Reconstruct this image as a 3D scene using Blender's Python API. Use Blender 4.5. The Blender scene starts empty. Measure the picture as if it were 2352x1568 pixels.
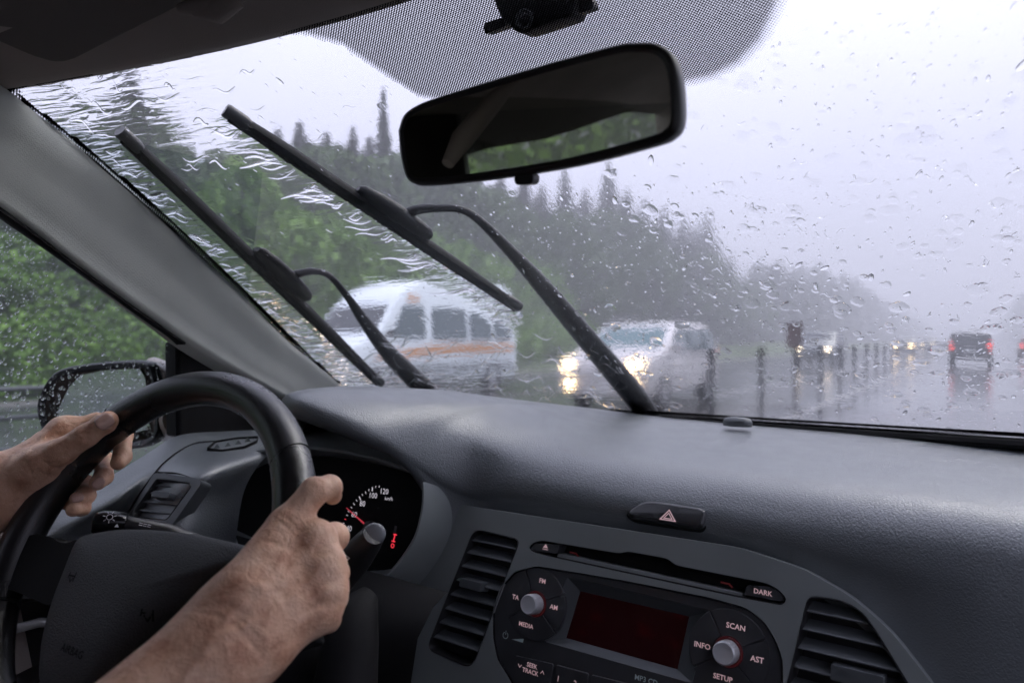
import bpy, bmesh, math, random
import numpy as np
from mathutils import Vector, Matrix
from math import sin, cos, pi, radians

random.seed(7)
rng = np.random.default_rng(11)
scene = bpy.context.scene
COL = scene.collection

# ------------------------------------------------------------------ camera
EYE = 1.2
YAW = math.atan(1074 / 1568)
cd = bpy.data.cameras.new('camera')
cd.sensor_width = 36.0
cd.lens = 24.0
cd.clip_start = 0.02
cd.clip_end = 4000
cd.dof.use_dof = True
cd.dof.focus_distance = 0.74
cd.dof.aperture_fstop = 4.5
cam = bpy.data.objects.new('camera', cd)
COL.objects.link(cam)
cam.location = (0, 0, EYE)
cam.rotation_euler = (pi / 2, 0, YAW)
scene.camera = cam

# ------------------------------------------------------------------ sky (overcast: brighter overhead than at the horizon)
SUN_EL, SUN_AZ = radians(52), radians(20)
world = bpy.data.worlds.new('World')
scene.world = world
world.use_nodes = True
wt = world.node_tree
for n in list(wt.nodes):
    wt.nodes.remove(n)
wo = wt.nodes.new('ShaderNodeOutputWorld')
bg = wt.nodes.new('ShaderNodeBackground')
bg.inputs['Strength'].default_value = 0.1
sky = wt.nodes.new('ShaderNodeTexSky')
sky.sky_type = 'NISHITA'
sky.sun_disc = False
sky.sun_elevation = SUN_EL
sky.sun_rotation = SUN_AZ
sky.dust_density = 4.0
tc = wt.nodes.new('ShaderNodeTexCoord')
sp = wt.nodes.new('ShaderNodeSeparateXYZ')
ramp = wt.nodes.new('ShaderNodeMapRange')
ramp.inputs[1].default_value = 0.0
ramp.inputs[2].default_value = 1.0
ramp.inputs[3].default_value = 4.6
ramp.inputs[4].default_value = 16.5
cn = wt.nodes.new('ShaderNodeTexNoise')
cn.inputs['Scale'].default_value = 1.6
cn.inputs['Detail'].default_value = 3.0
cm = wt.nodes.new('ShaderNodeMapRange')
cm.inputs[1].default_value = 0.3
cm.inputs[2].default_value = 0.7
cm.inputs[3].default_value = 0.93
cm.inputs[4].default_value = 1.07
mul = wt.nodes.new('ShaderNodeMath')
mul.operation = 'MULTIPLY'
cc = wt.nodes.new('ShaderNodeVectorMath')
cc.operation = 'SCALE'
cc.inputs[0].default_value = (0.89, 0.888, 1.13)
mx = wt.nodes.new('ShaderNodeMix')
mx.data_type = 'RGBA'
mx.inputs['Factor'].default_value = 0.93
L = wt.links.new
L(tc.outputs['Generated'], sp.inputs[0])
L(tc.outputs['Generated'], cn.inputs['Vector'])
L(sp.outputs['Z'], ramp.inputs[0])
L(cn.outputs['Fac'], cm.inputs[0])
L(ramp.outputs[0], mul.inputs[0])
L(cm.outputs[0], mul.inputs[1])
L(mul.outputs[0], cc.inputs['Scale'])
L(sky.outputs[0], mx.inputs['A'])
L(cc.outputs[0], mx.inputs['B'])
L(mx.outputs['Result'], bg.inputs['Color'])
L(bg.outputs[0], wo.inputs[0])

# ------------------------------------------------------------------ sun behind the cloud
sl = bpy.data.lights.new('sun', 'SUN')
sl.energy = 1.5
sl.angle = radians(40)
sl.color = (1.0, 0.96, 0.9)
sun = bpy.data.objects.new('sun', sl)
COL.objects.link(sun)
sd = Vector((sin(SUN_AZ) * cos(SUN_EL), cos(SUN_AZ) * cos(SUN_EL), sin(SUN_EL)))
sun.rotation_euler = (-sd).to_track_quat('-Z', 'Y').to_euler()

vs = scene.view_settings
vs.view_transform = 'Standard'
vs.look = 'None'
vs.exposure = 0.58
vs.gamma = 1.0
vs.use_curve_mapping = False
cy = scene.cycles
cy.use_denoising = True
try:
    cy.denoiser = 'OPENIMAGEDENOISE'
except Exception:
    pass
cy.max_bounces = 14
cy.diffuse_bounces = 4
cy.glossy_bounces = 4
cy.transmission_bounces = 12
cy.transparent_max_bounces = 16
cy.volume_bounces = 0
cy.sample_clamp_indirect = 4.0
cy.blur_glossy = 0.6

# ================================================================== helpers
CAM = np.array([0, 0, EYE])
FW = np.array([-sin(YAW), cos(YAW), 0.0])
RT = np.array([cos(YAW), sin(YAW), 0.0])
UP = np.array([0, 0, 1.0])


def ray(px, py):
    return FW + RT * ((px - 1176) / 1568.0) + UP * ((784 - py) / 1568.0)


def PD(px, py, d):
    return CAM + ray(px, py) * d


def PY(px, py, y):
    r = ray(px, py)
    return CAM + r * (y / r[1])


def PX(px, py, x):
    r = ray(px, py)
    return CAM + r * (x / r[0])


def unit(v):
    v = np.asarray(v, float)
    return v / np.linalg.norm(v)


class Frame:
    """a flat face in the cabin: origin, width axis, height axis; n points out of it"""
    def __init__(s, O, u, v):
        s.O = np.asarray(O, float)
        s.u = unit(u)
        v = np.asarray(v, float)
        s.v = unit(v - s.u * np.dot(s.u, v))
        s.n = np.cross(s.u, s.v)

    def px(s, x, y, h=0.0):
        r = ray(x, y)
        O = s.O + s.n * h
        t = np.dot(O - CAM, s.n) / np.dot(r, s.n)
        p = CAM + r * t - O
        return (float(np.dot(p, s.u)), float(np.dot(p, s.v)))

    def pxs(s, pts, h=0.0):
        return [s.px(x, y, h) for x, y in pts]

    def P(s, a, b, h=0.0):
        return s.O + s.u * a + s.v * b + s.n * h


def rounded(pts, r, seg=4):
    """round the corners of a closed 2-D polygon"""
    out = []
    n = len(pts)
    rs = r if isinstance(r, (list, tuple)) else [r] * n
    for i in range(n):
        p = np.array(pts[i]); a = np.array(pts[i - 1]); b = np.array(pts[(i + 1) % n])
        la = np.linalg.norm(a - p); lb = np.linalg.norm(b - p)
        d = min(rs[i], la * 0.49, lb * 0.49)
        pa = p + (a - p) / la * d
        pb = p + (b - p) / lb * d
        for k in range(seg + 1):
            t = k / seg
            q = pa * (1 - t) ** 2 + p * 2 * t * (1 - t) + pb * t * t
            out.append((float(q[0]), float(q[1])))
    return out


def area2(p):
    return 0.5 * sum(p[i - 1][0] * p[i][1] - p[i][0] * p[i - 1][1] for i in range(len(p)))


def ccw(p):
    return list(p) if area2(p) > 0 else list(reversed(p))


def inset(pts, d):
    """shrink (d>0) a closed polygon along its vertex normals"""
    p = np.array(ccw(pts))
    n = len(p)
    out = []
    for i in range(n):
        e1 = p[i] - p[i - 1]; e2 = p[(i + 1) % n] - p[i]
        e1 = e1 / (np.linalg.norm(e1) + 1e-12); e2 = e2 / (np.linalg.norm(e2) + 1e-12)
        n1 = np.array([-e1[1], e1[0]]); n2 = np.array([-e2[1], e2[0]])
        m = n1 + n2
        m = m / max(np.dot(m, m) * 0.5, 0.3)
        out.append(tuple(p[i] + m * d))
    return out


def catmull(P, m):
    """resample a polyline of vectors smoothly to m points"""
    P = np.asarray(P, float)
    n = len(P)
    res = []
    for t in np.linspace(0, n - 1, m):
        i = min(int(t), n - 2); f = t - i
        p1, p2 = P[i], P[i + 1]
        p0 = P[i - 1] if i > 0 else 2 * p1 - p2
        p3 = P[i + 2] if i + 2 < n else 2 * p2 - p1
        res.append(0.5 * ((2 * p1) + (-p0 + p2) * f + (2 * p0 - 5 * p1 + 4 * p2 - p3) * f * f + (-p0 + 3 * p1 - 3 * p2 + p3) * f ** 3))
    return np.array(res)


class MB:
    """collects faces into one mesh"""
    def __init__(s):
        s.v = []; s.f = []; s.m = []

    def add(s, vs_, fs, mi=0):
        o = len(s.v)
        s.v.extend([tuple(map(float, p)) for p in vs_])
        s.f.extend([tuple(i + o for i in f) for f in fs])
        s.m.extend([mi] * len(fs))

    def grid(s, G, mi=0, flip=False):
        G = np.asarray(G)
        a, b = G.shape[:2]
        fs = []
        for i in range(a - 1):
            for j in range(b - 1):
                q = (i * b + j, i * b + j + 1, (i + 1) * b + j + 1, (i + 1) * b + j)
                fs.append(q[::-1] if flip else q)
        s.add(G.reshape(-1, 3), fs, mi)

    def tube(s, path, rad, n=10, mi=0, cap=True, closed=False, flat=None):
        path = [np.asarray(p, float) for p in path]
        m = len(path)
        rr = rad if hasattr(rad, '__len__') else [rad] * m
        vs_ = []
        ref = None
        for i in range(m):
            if closed:
                t = path[(i + 1) % m] - path[i - 1]
            else:
                t = path[min(i + 1, m - 1)] - path[max(i - 1, 0)]
            t = unit(t)
            if ref is None:
                ref = np.array([0, 0, 1.0]) if abs(t[2]) < 0.9 else np.array([1.0, 0, 0])
            a = unit(ref - t * np.dot(ref, t))
            b = np.cross(t, a)
            ref = a
            for k in range(n):
                w = 2 * pi * k / n
                f = flat if flat else 1.0
                vs_.append(path[i] + a * cos(w) * rr[i] * f + b * sin(w) * rr[i])
        fs = []
        for i in range(m if closed else m - 1):
            j = (i + 1) % m
            for k in range(n):
                l = (k + 1) % n
                fs.append((i * n + k, i * n + l, j * n + l, j * n + k))
        if cap and not closed:
            fs.append(tuple(range(n))[::-1])
            fs.append(tuple((m - 1) * n + k for k in range(n)))
        s.add(vs_, fs, mi)

    def box(s, c, sx, sy, sz, mi=0, M=None):
        c = np.asarray(c, float)
        vs_ = []
        for x in (-1, 1):
            for y in (-1, 1):
                for z in (-1, 1):
                    p = np.array([x * sx / 2, y * sy / 2, z * sz / 2])
                    if M is not None:
                        p = M @ p
                    vs_.append(c + p)
        s.add(vs_, [(0, 1, 3, 2), (4, 6, 7, 5), (0, 4, 5, 1), (2, 3, 7, 6), (0, 2, 6, 4), (1, 5, 7, 3)], mi)

    def plate(s, fr, outer, h0, h1, holes=(), mi=0, back=False, taper=0.0):
        """flat plate with holes on a frame, walls from h0 to h1"""
        outer = ccw(outer)
        bm = bmesh.new()
        top = []
        loops = [outer] + [list(reversed(ccw(h))) for h in holes]
        edges = []
        for k, lp in enumerate(loops):
            lt = inset(lp, taper) if (taper and k == 0) else lp
            vv = [bm.verts.new(fr.P(a, b, h1)) for a, b in lt]
            top.append(vv)
            for i in range(len(vv)):
                edges.append(bm.edges.new((vv[i - 1], vv[i])))
        bmesh.ops.triangle_fill(bm, use_beauty=True, use_dissolve=False, edges=edges, normal=fr.n)
        capf = list(bm.faces)
        for lp, vv in zip(loops, top):
            lo = [bm.verts.new(fr.P(a, b, h0)) for a, b in lp]
            for i in range(len(vv)):
                bm.faces.new((vv[i - 1], lo[i - 1], lo[i], vv[i]))
            if back and lp is outer:
                bm.faces.new(list(reversed(lo)))
        bmesh.ops.recalc_face_normals(bm, faces=list(bm.faces))
        nn = sum((f.normal.dot(Vector(fr.n)) for f in capf), 0.0)
        if nn < 0:
            bmesh.ops.reverse_faces(bm, faces=list(bm.faces))
        bm.verts.index_update()
        s.add([v.co for v in bm.verts], [tuple(v.index for v in f.verts) for f in bm.faces], mi)
        bm.free()

    def rings(s, R, mi=0, cap0=False, cap1=False, flip=False):
        """bridge a list of closed rings with the same number of points"""
        n = len(R[0])
        vs_ = [p for r in R for p in r]
        fs = []
        for i in range(len(R) - 1):
            for k in range(n):
                l = (k + 1) % n
                q = (i * n + k, i * n + l, (i + 1) * n + l, (i + 1) * n + k)
                fs.append(q[::-1] if flip else q)
        if cap0:
            q = tuple(range(n))[::-1]
            fs.append(q[::-1] if flip else q)
        if cap1:
            q = tuple((len(R) - 1) * n + k for k in range(n))
            fs.append(q[::-1] if flip else q)
        s.add(vs_, fs, mi)

    def lathe(s, fr, c, prof, n=24, mi=0, cap=True):
        """profile of (radius, height) turned about the frame normal at local point c"""
        R = []
        for r, h in prof:
            R.append([fr.P(c[0] + r * cos(2 * pi * k / n), c[1] + r * sin(2 * pi * k / n), h) for k in range(n)])
        s.rings(R, mi, cap0=False, cap1=cap)

    def text(s, fr, c, txt, size, h, mi=0, rot=0.0, font_w=0.0, align='CENTER', sx=1.0):
        cu = bpy.data.curves.new('t', 'FONT')
        cu.body = txt
        cu.size = size
        cu.align_x = align
        cu.align_y = 'CENTER'
        cu.offset = font_w
        cu.resolution_u = 2
        ob = bpy.data.objects.new('t', cu)
        me = ob.to_mesh()
        cr, sr = cos(rot), sin(rot)
        vs_ = []
        for v in me.vertices:
            x, y = v.co.x * sx, v.co.y
            vs_.append(fr.P(c[0] + x * cr - y * sr, c[1] + x * sr + y * cr, h))
        s.add(vs_, [tuple(p.vertices) for p in me.polygons], mi)
        ob.to_mesh_clear()
        bpy.data.objects.remove(ob)
        bpy.data.curves.remove(cu)

    def stroke(s, fr, pts, w, h, mi=0, closed=False):
        """flat printed line on a frame"""
        pts = [np.array(p, float) for p in pts]
        n = len(pts)
        rng_ = range(n if closed else n - 1)
        for i in rng_:
            a, b = pts[i], pts[(i + 1) % n]
            d = unit(b - a)
            p = np.array([-d[1], d[0]]) * w / 2
            e = d * w / 2
            q = [a - e + p, a - e - p, b + e - p, b + e + p]
            s.add([fr.P(x, y, h) for x, y in q], [(0, 1, 2, 3)], mi)

    def build(s, name, mats, parent=None, smooth=35, bevel=0.0, seg=2, solid=0.0, sub=0):
        me = bpy.data.meshes.new(name)
        me.from_pydata(s.v, [], s.f)
        mats = mats if isinstance(mats, (list, tuple)) else [mats]
        for m in mats:
            me.materials.append(m)
        me.polygons.foreach_set('material_index', s.m)
        me.update()
        if smooth:
            me.shade_smooth()
            me.set_sharp_from_angle(angle=radians(smooth))
        ob = bpy.data.objects.new(name, me)
        COL.objects.link(ob)
        if parent is not None:
            ob.parent = parent
            ob.matrix_parent_inverse = parent.matrix_basis.inverted()
        if solid:
            md = ob.modifiers.new('s', 'SOLIDIFY'); md.thickness = solid; md.offset = -1
        if sub:
            md = ob.modifiers.new('u', 'SUBSURF'); md.levels = sub; md.render_levels = sub
        if bevel:
            md = ob.modifiers.new('b', 'BEVEL'); md.width = bevel; md.segments = seg
            md.limit_method = 'ANGLE'; md.angle_limit = radians(38)
            md.harden_normals = False
        return ob


def empty(name, loc=(0, 0, 0), rz=0.0, parent=None):
    o = bpy.data.objects.new(name, None)
    o.empty_display_size = 0.1
    o.location = loc
    o.rotation_euler = (0, 0, rz)
    COL.objects.link(o)
    if parent is not None:
        o.parent = parent
        o.matrix_parent_inverse = parent.matrix_basis.inverted()
    return o


def tag(o, label=None, cat=None, group=None, kind=None):
    if label: o['label'] = label
    if cat: o['category'] = cat
    if group: o['group'] = group
    if kind: o['kind'] = kind
    return o


def copy_tree(o, parent=None):
    c = o.copy()
    COL.objects.link(c)
    if parent is not None:
        c.parent = parent
        c.matrix_parent_inverse = o.matrix_parent_inverse.copy()
    for ch in list(o.children):
        copy_tree(ch, c)
    return c


# ================================================================== materials
def mat(name, col, rough=0.5, spec=0.5, metal=0.0, emit=None, es=0.0, bump=None, coat=0.0, var=None):
    m = bpy.data.materials.new(name)
    m.use_nodes = True
    nt = m.node_tree
    b = nt.nodes['Principled BSDF']
    b.inputs['Base Color'].default_value = (*col, 1)
    b.inputs['Roughness'].default_value = rough
    b.inputs['Specular IOR Level'].default_value = spec
    b.inputs['Metallic'].default_value = metal
    if coat:
        b.inputs['Coat Weight'].default_value = coat
        b.inputs['Coat Roughness'].default_value = 0.1
    if emit:
        b.inputs['Emission Color'].default_value = (*emit, 1)
        b.inputs['Emission Strength'].default_value = es
    co = nt.nodes.new('ShaderNodeTexCoord')
    if bump:
        kind, scale, dist = bump
        if kind == 'leather':
            t = nt.nodes.new('ShaderNodeTexVoronoi'); t.inputs['Scale'].default_value = scale
            t.feature = 'SMOOTH_F1'; out = t.outputs['Distance']
            nz = nt.nodes.new('ShaderNodeTexNoise'); nz.inputs['Scale'].default_value = scale * 0.6
            mxv = nt.nodes.new('ShaderNodeMix'); mxv.data_type = 'VECTOR'; mxv.inputs['Factor'].default_value = 0.004
            nt.links.new(co.outputs['Object'], nz.inputs['Vector'])
            nt.links.new(co.outputs['Object'], mxv.inputs['A'])
            nt.links.new(nz.outputs['Color'], mxv.inputs['B'])
            nt.links.new(mxv.outputs['Result'], t.inputs['Vector'])
            inv = True
        elif kind == 'weave':
            t = nt.nodes.new('ShaderNodeTexChecker'); t.inputs['Scale'].default_value = scale
            out = t.outputs['Fac']; inv = False
            nt.links.new(co.outputs['Object'], t.inputs['Vector'])
        else:
            t = nt.nodes.new('ShaderNodeTexNoise'); t.inputs['Scale'].default_value = scale
            t.inputs['Detail'].default_value = 3
            out = t.outputs['Fac']; inv = False
            nt.links.new(co.outputs['Object'], t.inputs['Vector'])
        bp = nt.nodes.new('ShaderNodeBump')
        bp.inputs['Strength'].default_value = 1.0
        bp.inputs['Distance'].default_value = dist
        bp.invert = inv
        nt.links.new(out, bp.inputs['Height'])
        nt.links.new(bp.outputs[0], b.inputs['Normal'])
    if var:
        vscale, amount = var
        t = nt.nodes.new('ShaderNodeTexNoise'); t.inputs['Scale'].default_value = vscale
        t.inputs['Detail'].default_value = 4
        nt.links.new(co.outputs['Object'], t.inputs['Vector'])
        mr = nt.nodes.new('ShaderNodeMapRange')
        mr.inputs[1].default_value = 0.3; mr.inputs[2].default_value = 0.7
        mr.inputs[3].default_value = 1 - amount; mr.inputs[4].default_value = 1 + amount
        nt.links.new(t.outputs['Fac'], mr.inputs[0])
        sc = nt.nodes.new('ShaderNodeVectorMath'); sc.operation = 'SCALE'
        sc.inputs[0].default_value = col
        nt.links.new(mr.outputs[0], sc.inputs['Scale'])
        nt.links.new(sc.outputs[0], b.inputs['Base Color'])
        mr2 = nt.nodes.new('ShaderNodeMapRange')
        mr2.inputs[1].default_value = 0.3; mr2.inputs[2].default_value = 0.7
        mr2.inputs[3].default_value = max(rough - 0.07, 0.03); mr2.inputs[4].default_value = rough + 0.07
        nt.links.new(t.outputs['Fac'], mr2.inputs[0])
        nt.links.new(mr2.outputs[0], b.inputs['Roughness'])
    return m


def pane_mat(name, tint=(1, 1, 1), gloss=0.06, rough=0.02):
    """thin clear sheet: lets light straight through, mirrors a little"""
    m = bpy.data.materials.new(name)
    m.use_nodes = True
    nt = m.node_tree
    nt.nodes.remove(nt.nodes['Principled BSDF'])
    o = nt.nodes['Material Output']
    tr = nt.nodes.new('ShaderNodeBsdfTransparent'); tr.inputs[0].default_value = (*tint, 1)
    gl = nt.nodes.new('ShaderNodeBsdfGlossy'); gl.inputs['Roughness'].default_value = rough
    lw = nt.nodes.new('ShaderNodeLayerWeight'); lw.inputs[0].default_value = 0.25
    mr = nt.nodes.new('ShaderNodeMapRange'); mr.inputs[3].default_value = gloss * 0.5; mr.inputs[4].default_value = min(gloss * 6, 0.8)
    ms = nt.nodes.new('ShaderNodeMixShader')
    nt.links.new(lw.outputs['Fresnel'], mr.inputs[0])
    nt.links.new(mr.outputs[0], ms.inputs[0])
    nt.links.new(tr.outputs[0], ms.inputs[1])
    nt.links.new(gl.outputs[0], ms.inputs[2])
    nt.links.new(ms.outputs[0], o.inputs[0])
    return m


def water_mat(name):
    m = bpy.data.materials.new(name)
    m.use_nodes = True
    nt = m.node_tree
    nt.nodes.remove(nt.nodes['Principled BSDF'])
    g = nt.nodes.new('ShaderNodeBsdfGlass')
    g.inputs['IOR'].default_value = 1.33
    g.inputs['Roughness'].default_value = 0.0
    nt.links.new(g.outputs[0], nt.nodes['Material Output'].inputs[0])
    return m


M = {}
M['dash'] = mat('grained dark plastic', (0.125, 0.139, 0.152), 0.38, 1.0, bump=('leather', 600, 0.00042), var=(30, 0.07))
M['trim'] = mat('satin grey plastic', (0.205, 0.225, 0.23), 0.36, 0.5, bump=('noise', 1800, 0.0001), var=(14, 0.06))
M['bezel'] = mat('dark satin plastic', (0.085, 0.094, 0.102), 0.4, 0.5, bump=('noise', 1500, 0.0001))
M['black'] = mat('black plastic', (0.02, 0.02, 0.022), 0.4, 0.45, bump=('noise', 900, 0.0001))
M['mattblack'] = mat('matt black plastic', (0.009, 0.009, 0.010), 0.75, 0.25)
M['gloss'] = mat('glossy black plastic', (0.01, 0.01, 0.012), 0.22, 0.5)
M['button'] = mat('button plastic', (0.045, 0.047, 0.052), 0.36, 0.5, var=(60, 0.08))
M['rubber'] = mat('black rubber', (0.004, 0.004, 0.005), 0.6, 0.08)
M['wiperwet'] = mat('wet black paint', (0.005, 0.005, 0.006), 0.3, 0.2, bump=('noise', 420, 0.0010))
M['rim'] = mat('worn black leather', (0.009, 0.0095, 0.011), 0.29, 0.85, bump=('leather', 900, 0.0002), var=(16, 0.06))
M['pad'] = mat('horn pad plastic', (0.064, 0.066, 0.072), 0.5, 0.45, bump=('leather', 800, 0.0006), var=(12, 0.06))
M['fabric'] = mat('pillar fabric', (0.40, 0.415, 0.395), 0.85, 0.2, bump=('weave', 420, 0.0006), var=(14, 0.06))
M['lining'] = mat('headlining cloth', (0.30, 0.27, 0.255), 0.95, 0.1, bump=('noise', 900, 0.0006), var=(8, 0.08))
M['beige'] = mat('door trim', (0.34, 0.30, 0.285), 0.7, 0.3, bump=('noise', 700, 0.0003))
M['silver'] = mat('satin silver', (0.60, 0.61, 0.64), 0.3, 0.6, metal=0.35)
M['capgrey'] = mat('stalk end grey', (0.12, 0.13, 0.145), 0.45, 0.5)
M['white'] = mat('white print', (0.75, 0.74, 0.78), 0.5, 0.3)
M['pinkprint'] = mat('backlit pink print', (0.7, 0.55, 0.57), 0.5, 0.3, emit=(1.0, 0.62, 0.64), es=0.16)
M['bluegreenprint'] = mat('pale green print', (0.5, 0.62, 0.62), 0.5, 0.3)
M['redglow'] = mat('lit red', (0.3, 0.02, 0.03), 0.5, 0.3, emit=(1.0, 0.05, 0.08), es=0.7)
M['rednoglow'] = mat('red print', (0.4, 0.06, 0.06), 0.5, 0.3)
M['whiteglow'] = mat('lit white print', (0.6, 0.6, 0.65), 0.5, 0.3, emit=(0.95, 0.9, 1.0), es=0.42)
M['needle'] = mat('needle red', (0.25, 0.02, 0.03), 0.4, 0.4, emit=(0.9, 0.08, 0.12), es=0.3)
M['dial'] = mat('dial face', (0.006, 0.006, 0.007), 0.7, 0.2)
M['mirror'] = mat('mirror glass', (0.80, 0.80, 0.68), 0.0, 0.5, metal=1.0)
M['mirrorwet'] = mat('wet mirror glass', (0.75, 0.77, 0.78), 0.06, 0.5, metal=1.0)
M['paintbeige'] = mat('beige car paint', (0.26, 0.205, 0.17), 0.3, 0.5, coat=0.5)
M['pane'] = pane_mat('side glass', (0.70, 0.745, 0.755), 0.05)
M['water'] = water_mat('water')


def led_mat():
    m = mat('display glass', (0.010, 0.004, 0.005), 0.25, 0.4)
    nt = m.node_tree
    b = nt.nodes['Principled BSDF']
    co = nt.nodes.new('ShaderNodeTexCoord')
    nz = nt.nodes.new('ShaderNodeTexNoise'); nz.inputs['Scale'].default_value = 30
    mr = nt.nodes.new('ShaderNodeMapRange')
    mr.inputs[1].default_value = 0.56; mr.inputs[2].default_value = 0.78
    mr.inputs[3].default_value = 0.002; mr.inputs[4].default_value = 0.010
    nt.links.new(co.outputs['Object'], nz.inputs['Vector'])
    nt.links.new(nz.outputs['Fac'], mr.inputs[0])
    b.inputs['Emission Color'].default_value = (1, 0.03, 0.06, 1)
    nt.links.new(mr.outputs[0], b.inputs['Emission Strength'])
    return m


M['led'] = led_mat()


def skin_mat():
    m = bpy.data.materials.new('skin')
    m.use_nodes = True
    nt = m.node_tree
    b = nt.nodes['Principled BSDF']
    N = nt.nodes.new; L = nt.links.new
    co = N('ShaderNodeTexCoord')
    n1 = N('ShaderNodeTexNoise'); n1.inputs['Scale'].default_value = 52; n1.inputs['Detail'].default_value = 5
    n2 = N('ShaderNodeTexNoise'); n2.inputs['Scale'].default_value = 240; n2.inputs['Detail'].default_value = 3
    cr = N('ShaderNodeValToRGB')
    e = cr.color_ramp.elements
    e[0].position = 0.33; e[0].color = (0.50, 0.255, 0.165, 1)
    e[1].position = 0.68; e[1].color = (0.79, 0.53, 0.385, 1)
    k = e.new(0.5); k.color = (0.69, 0.415, 0.285, 1)
    L(co.outputs['Object'], n1.inputs['Vector']); L(co.outputs['Object'], n2.inputs['Vector'])
    mix = N('ShaderNodeMath'); mix.operation = 'MULTIPLY_ADD'; mix.inputs[1].default_value = 0.25; 
    L(n2.outputs['Fac'], mix.inputs[0])
    sc = N('ShaderNodeMath'); sc.operation = 'MULTIPLY'; sc.inputs[1].default_value = 0.75
    L(n1.outputs['Fac'], sc.inputs[0]); L(sc.outputs[0], mix.inputs[2])
    L(mix.outputs[0], cr.inputs[0]); L(cr.outputs[0], b.inputs['Base Color'])
    b.inputs['Roughness'].default_value = 0.5
    b.inputs['Specular IOR Level'].default_value = 0.4
    b.inputs['Subsurface Weight'].default_value = 0.12
    b.inputs['Subsurface Radius'].default_value = (0.006, 0.0025, 0.0015)
    b.inputs['Subsurface Scale'].default_value = 1.0
    # fine skin lines and pores
    vo = N('ShaderNodeTexVoronoi'); vo.inputs['Scale'].default_value = 620; vo.feature = 'F1'
    wv = N('ShaderNodeTexNoise'); wv.inputs['Scale'].default_value = 95; wv.inputs['Detail'].default_value = 5; wv.inputs['Distortion'].default_value = 1.2
    L(co.outputs['Object'], vo.inputs['Vector']); L(co.outputs['Object'], wv.inputs['Vector'])
    at = N('ShaderNodeAttribute'); at.attribute_name = 'crease'
    b1 = N('ShaderNodeBump'); b1.inputs['Distance'].default_value = 0.0003; b1.inputs['Strength'].default_value = 0.7
    b2 = N('ShaderNodeBump'); b2.inputs['Distance'].default_value = 0.0012; b2.inputs['Strength'].default_value = 0.9
    L(vo.outputs['Distance'], b1.inputs['Height'])
    L(wv.outputs['Fac'], b2.inputs['Height'])
    L(b1.outputs[0], b2.inputs['Normal'])
    L(b2.outputs[0], b.inputs['Normal'])
    return m


M['skin'] = skin_mat()
M['nail'] = mat('nail', (0.56, 0.36, 0.30), 0.3, 0.5)
M['shirt'] = mat('dark cotton shirt', (0.05, 0.055, 0.07), 0.9, 0.2)
M['hair'] = mat('dark hair', (0.02, 0.015, 0.012), 0.6, 0.3)

# ================================================================== the road and the land
def ground_mat(name, c1, c2, scale, rough=0.9, spec=0.2, rvar=0.0, bump=0.0, bscale=8.0):
    m = bpy.data.materials.new(name)
    m.use_nodes = True
    nt = m.node_tree
    b = nt.nodes['Principled BSDF']
    N = nt.nodes.new; L = nt.links.new
    co = N('ShaderNodeTexCoord')
    t = N('ShaderNodeTexNoise'); t.inputs['Scale'].default_value = scale; t.inputs['Detail'].default_value = 6
    r = N('ShaderNodeValToRGB')
    r.color_ramp.elements[0].position = 0.35; r.color_ramp.elements[0].color = (*c1, 1)
    r.color_ramp.elements[1].position = 0.65; r.color_ramp.elements[1].color = (*c2, 1)
    L(co.outputs['Object'], t.inputs['Vector']); L(t.outputs['Fac'], r.inputs[0]); L(r.outputs[0], b.inputs['Base Color'])
    b.inputs['Specular IOR Level'].default_value = spec
    if rvar:
        mr = N('ShaderNodeMapRange')
        mr.inputs[1].default_value = 0.3; mr.inputs[2].default_value = 0.7
        mr.inputs[3].default_value = max(0.02, rough - rvar); mr.inputs[4].default_value = rough + rvar
        L(t.outputs['Fac'], mr.inputs[0]); L(mr.outputs[0], b.inputs['Roughness'])
    else:
        b.inputs['Roughness'].default_value = rough
    if bump:
        t2 = N('ShaderNodeTexNoise'); t2.inputs['Scale'].default_value = bscale; t2.inputs['Detail'].default_value = 4
        L(co.outputs['Object'], t2.inputs['Vector'])
        bp = N('ShaderNodeBump'); bp.inputs['Distance'].default_value = bump
        L(t2.outputs['Fac'], bp.inputs['Height']); L(bp.outputs[0], b.inputs['Normal'])
    return m


G = {}
G['earth'] = ground_mat('meadow earth', (0.035, 0.05, 0.018), (0.07, 0.085, 0.03), 0.4, bump=0.05)
G['grass'] = ground_mat('roadside grass', (0.045, 0.08, 0.022), (0.085, 0.13, 0.036), 0.9, bump=0.12, bscale=3.0)
G['asphalt'] = ground_mat('wet asphalt', (0.07, 0.072, 0.078), (0.105, 0.107, 0.114), 0.55, rough=0.13, spec=0.8, rvar=0.07, bump=0.0012, bscale=9.0)
G['median'] = ground_mat('wet median asphalt', (0.05, 0.05, 0.052), (0.085, 0.083, 0.08), 0.8, rough=0.16, spec=0.7, rvar=0.08, bump=0.002, bscale=12.0)
G['paint'] = ground_mat('road paint', (0.14, 0.14, 0.14), (0.34, 0.34, 0.335), 2.2, rough=0.3, spec=0.5)
G['gravel'] = ground_mat('wet gravel shoulder', (0.09, 0.085, 0.08), (0.19, 0.18, 0.17), 3.0, rough=0.6, spec=0.4, bump=0.03, bscale=22)

ROAD_L, ROAD_R = -3.15, 8.6
FENCE_X = -3.5
OPP_R, OPP_L = -4.3, -14.6


def strip(name, x0, x1, y0, y1, z, m, n=1, zf=None, parent=None):
    mb = MB()
    xs = np.linspace(x0, x1, max(2, int(n) + 1))
    ys = np.concatenate([np.linspace(y0, 40, 14), np.linspace(60, y1, 24)]) if y1 > 60 else np.array([y0, y1])
    Gd = [[(x, y, z + (zf(x, y) if zf else 0)) for y in ys] for x in xs]
    mb.grid(Gd, flip=True)
    o = mb.build(name, m, parent, smooth=60)
    return o


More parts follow.
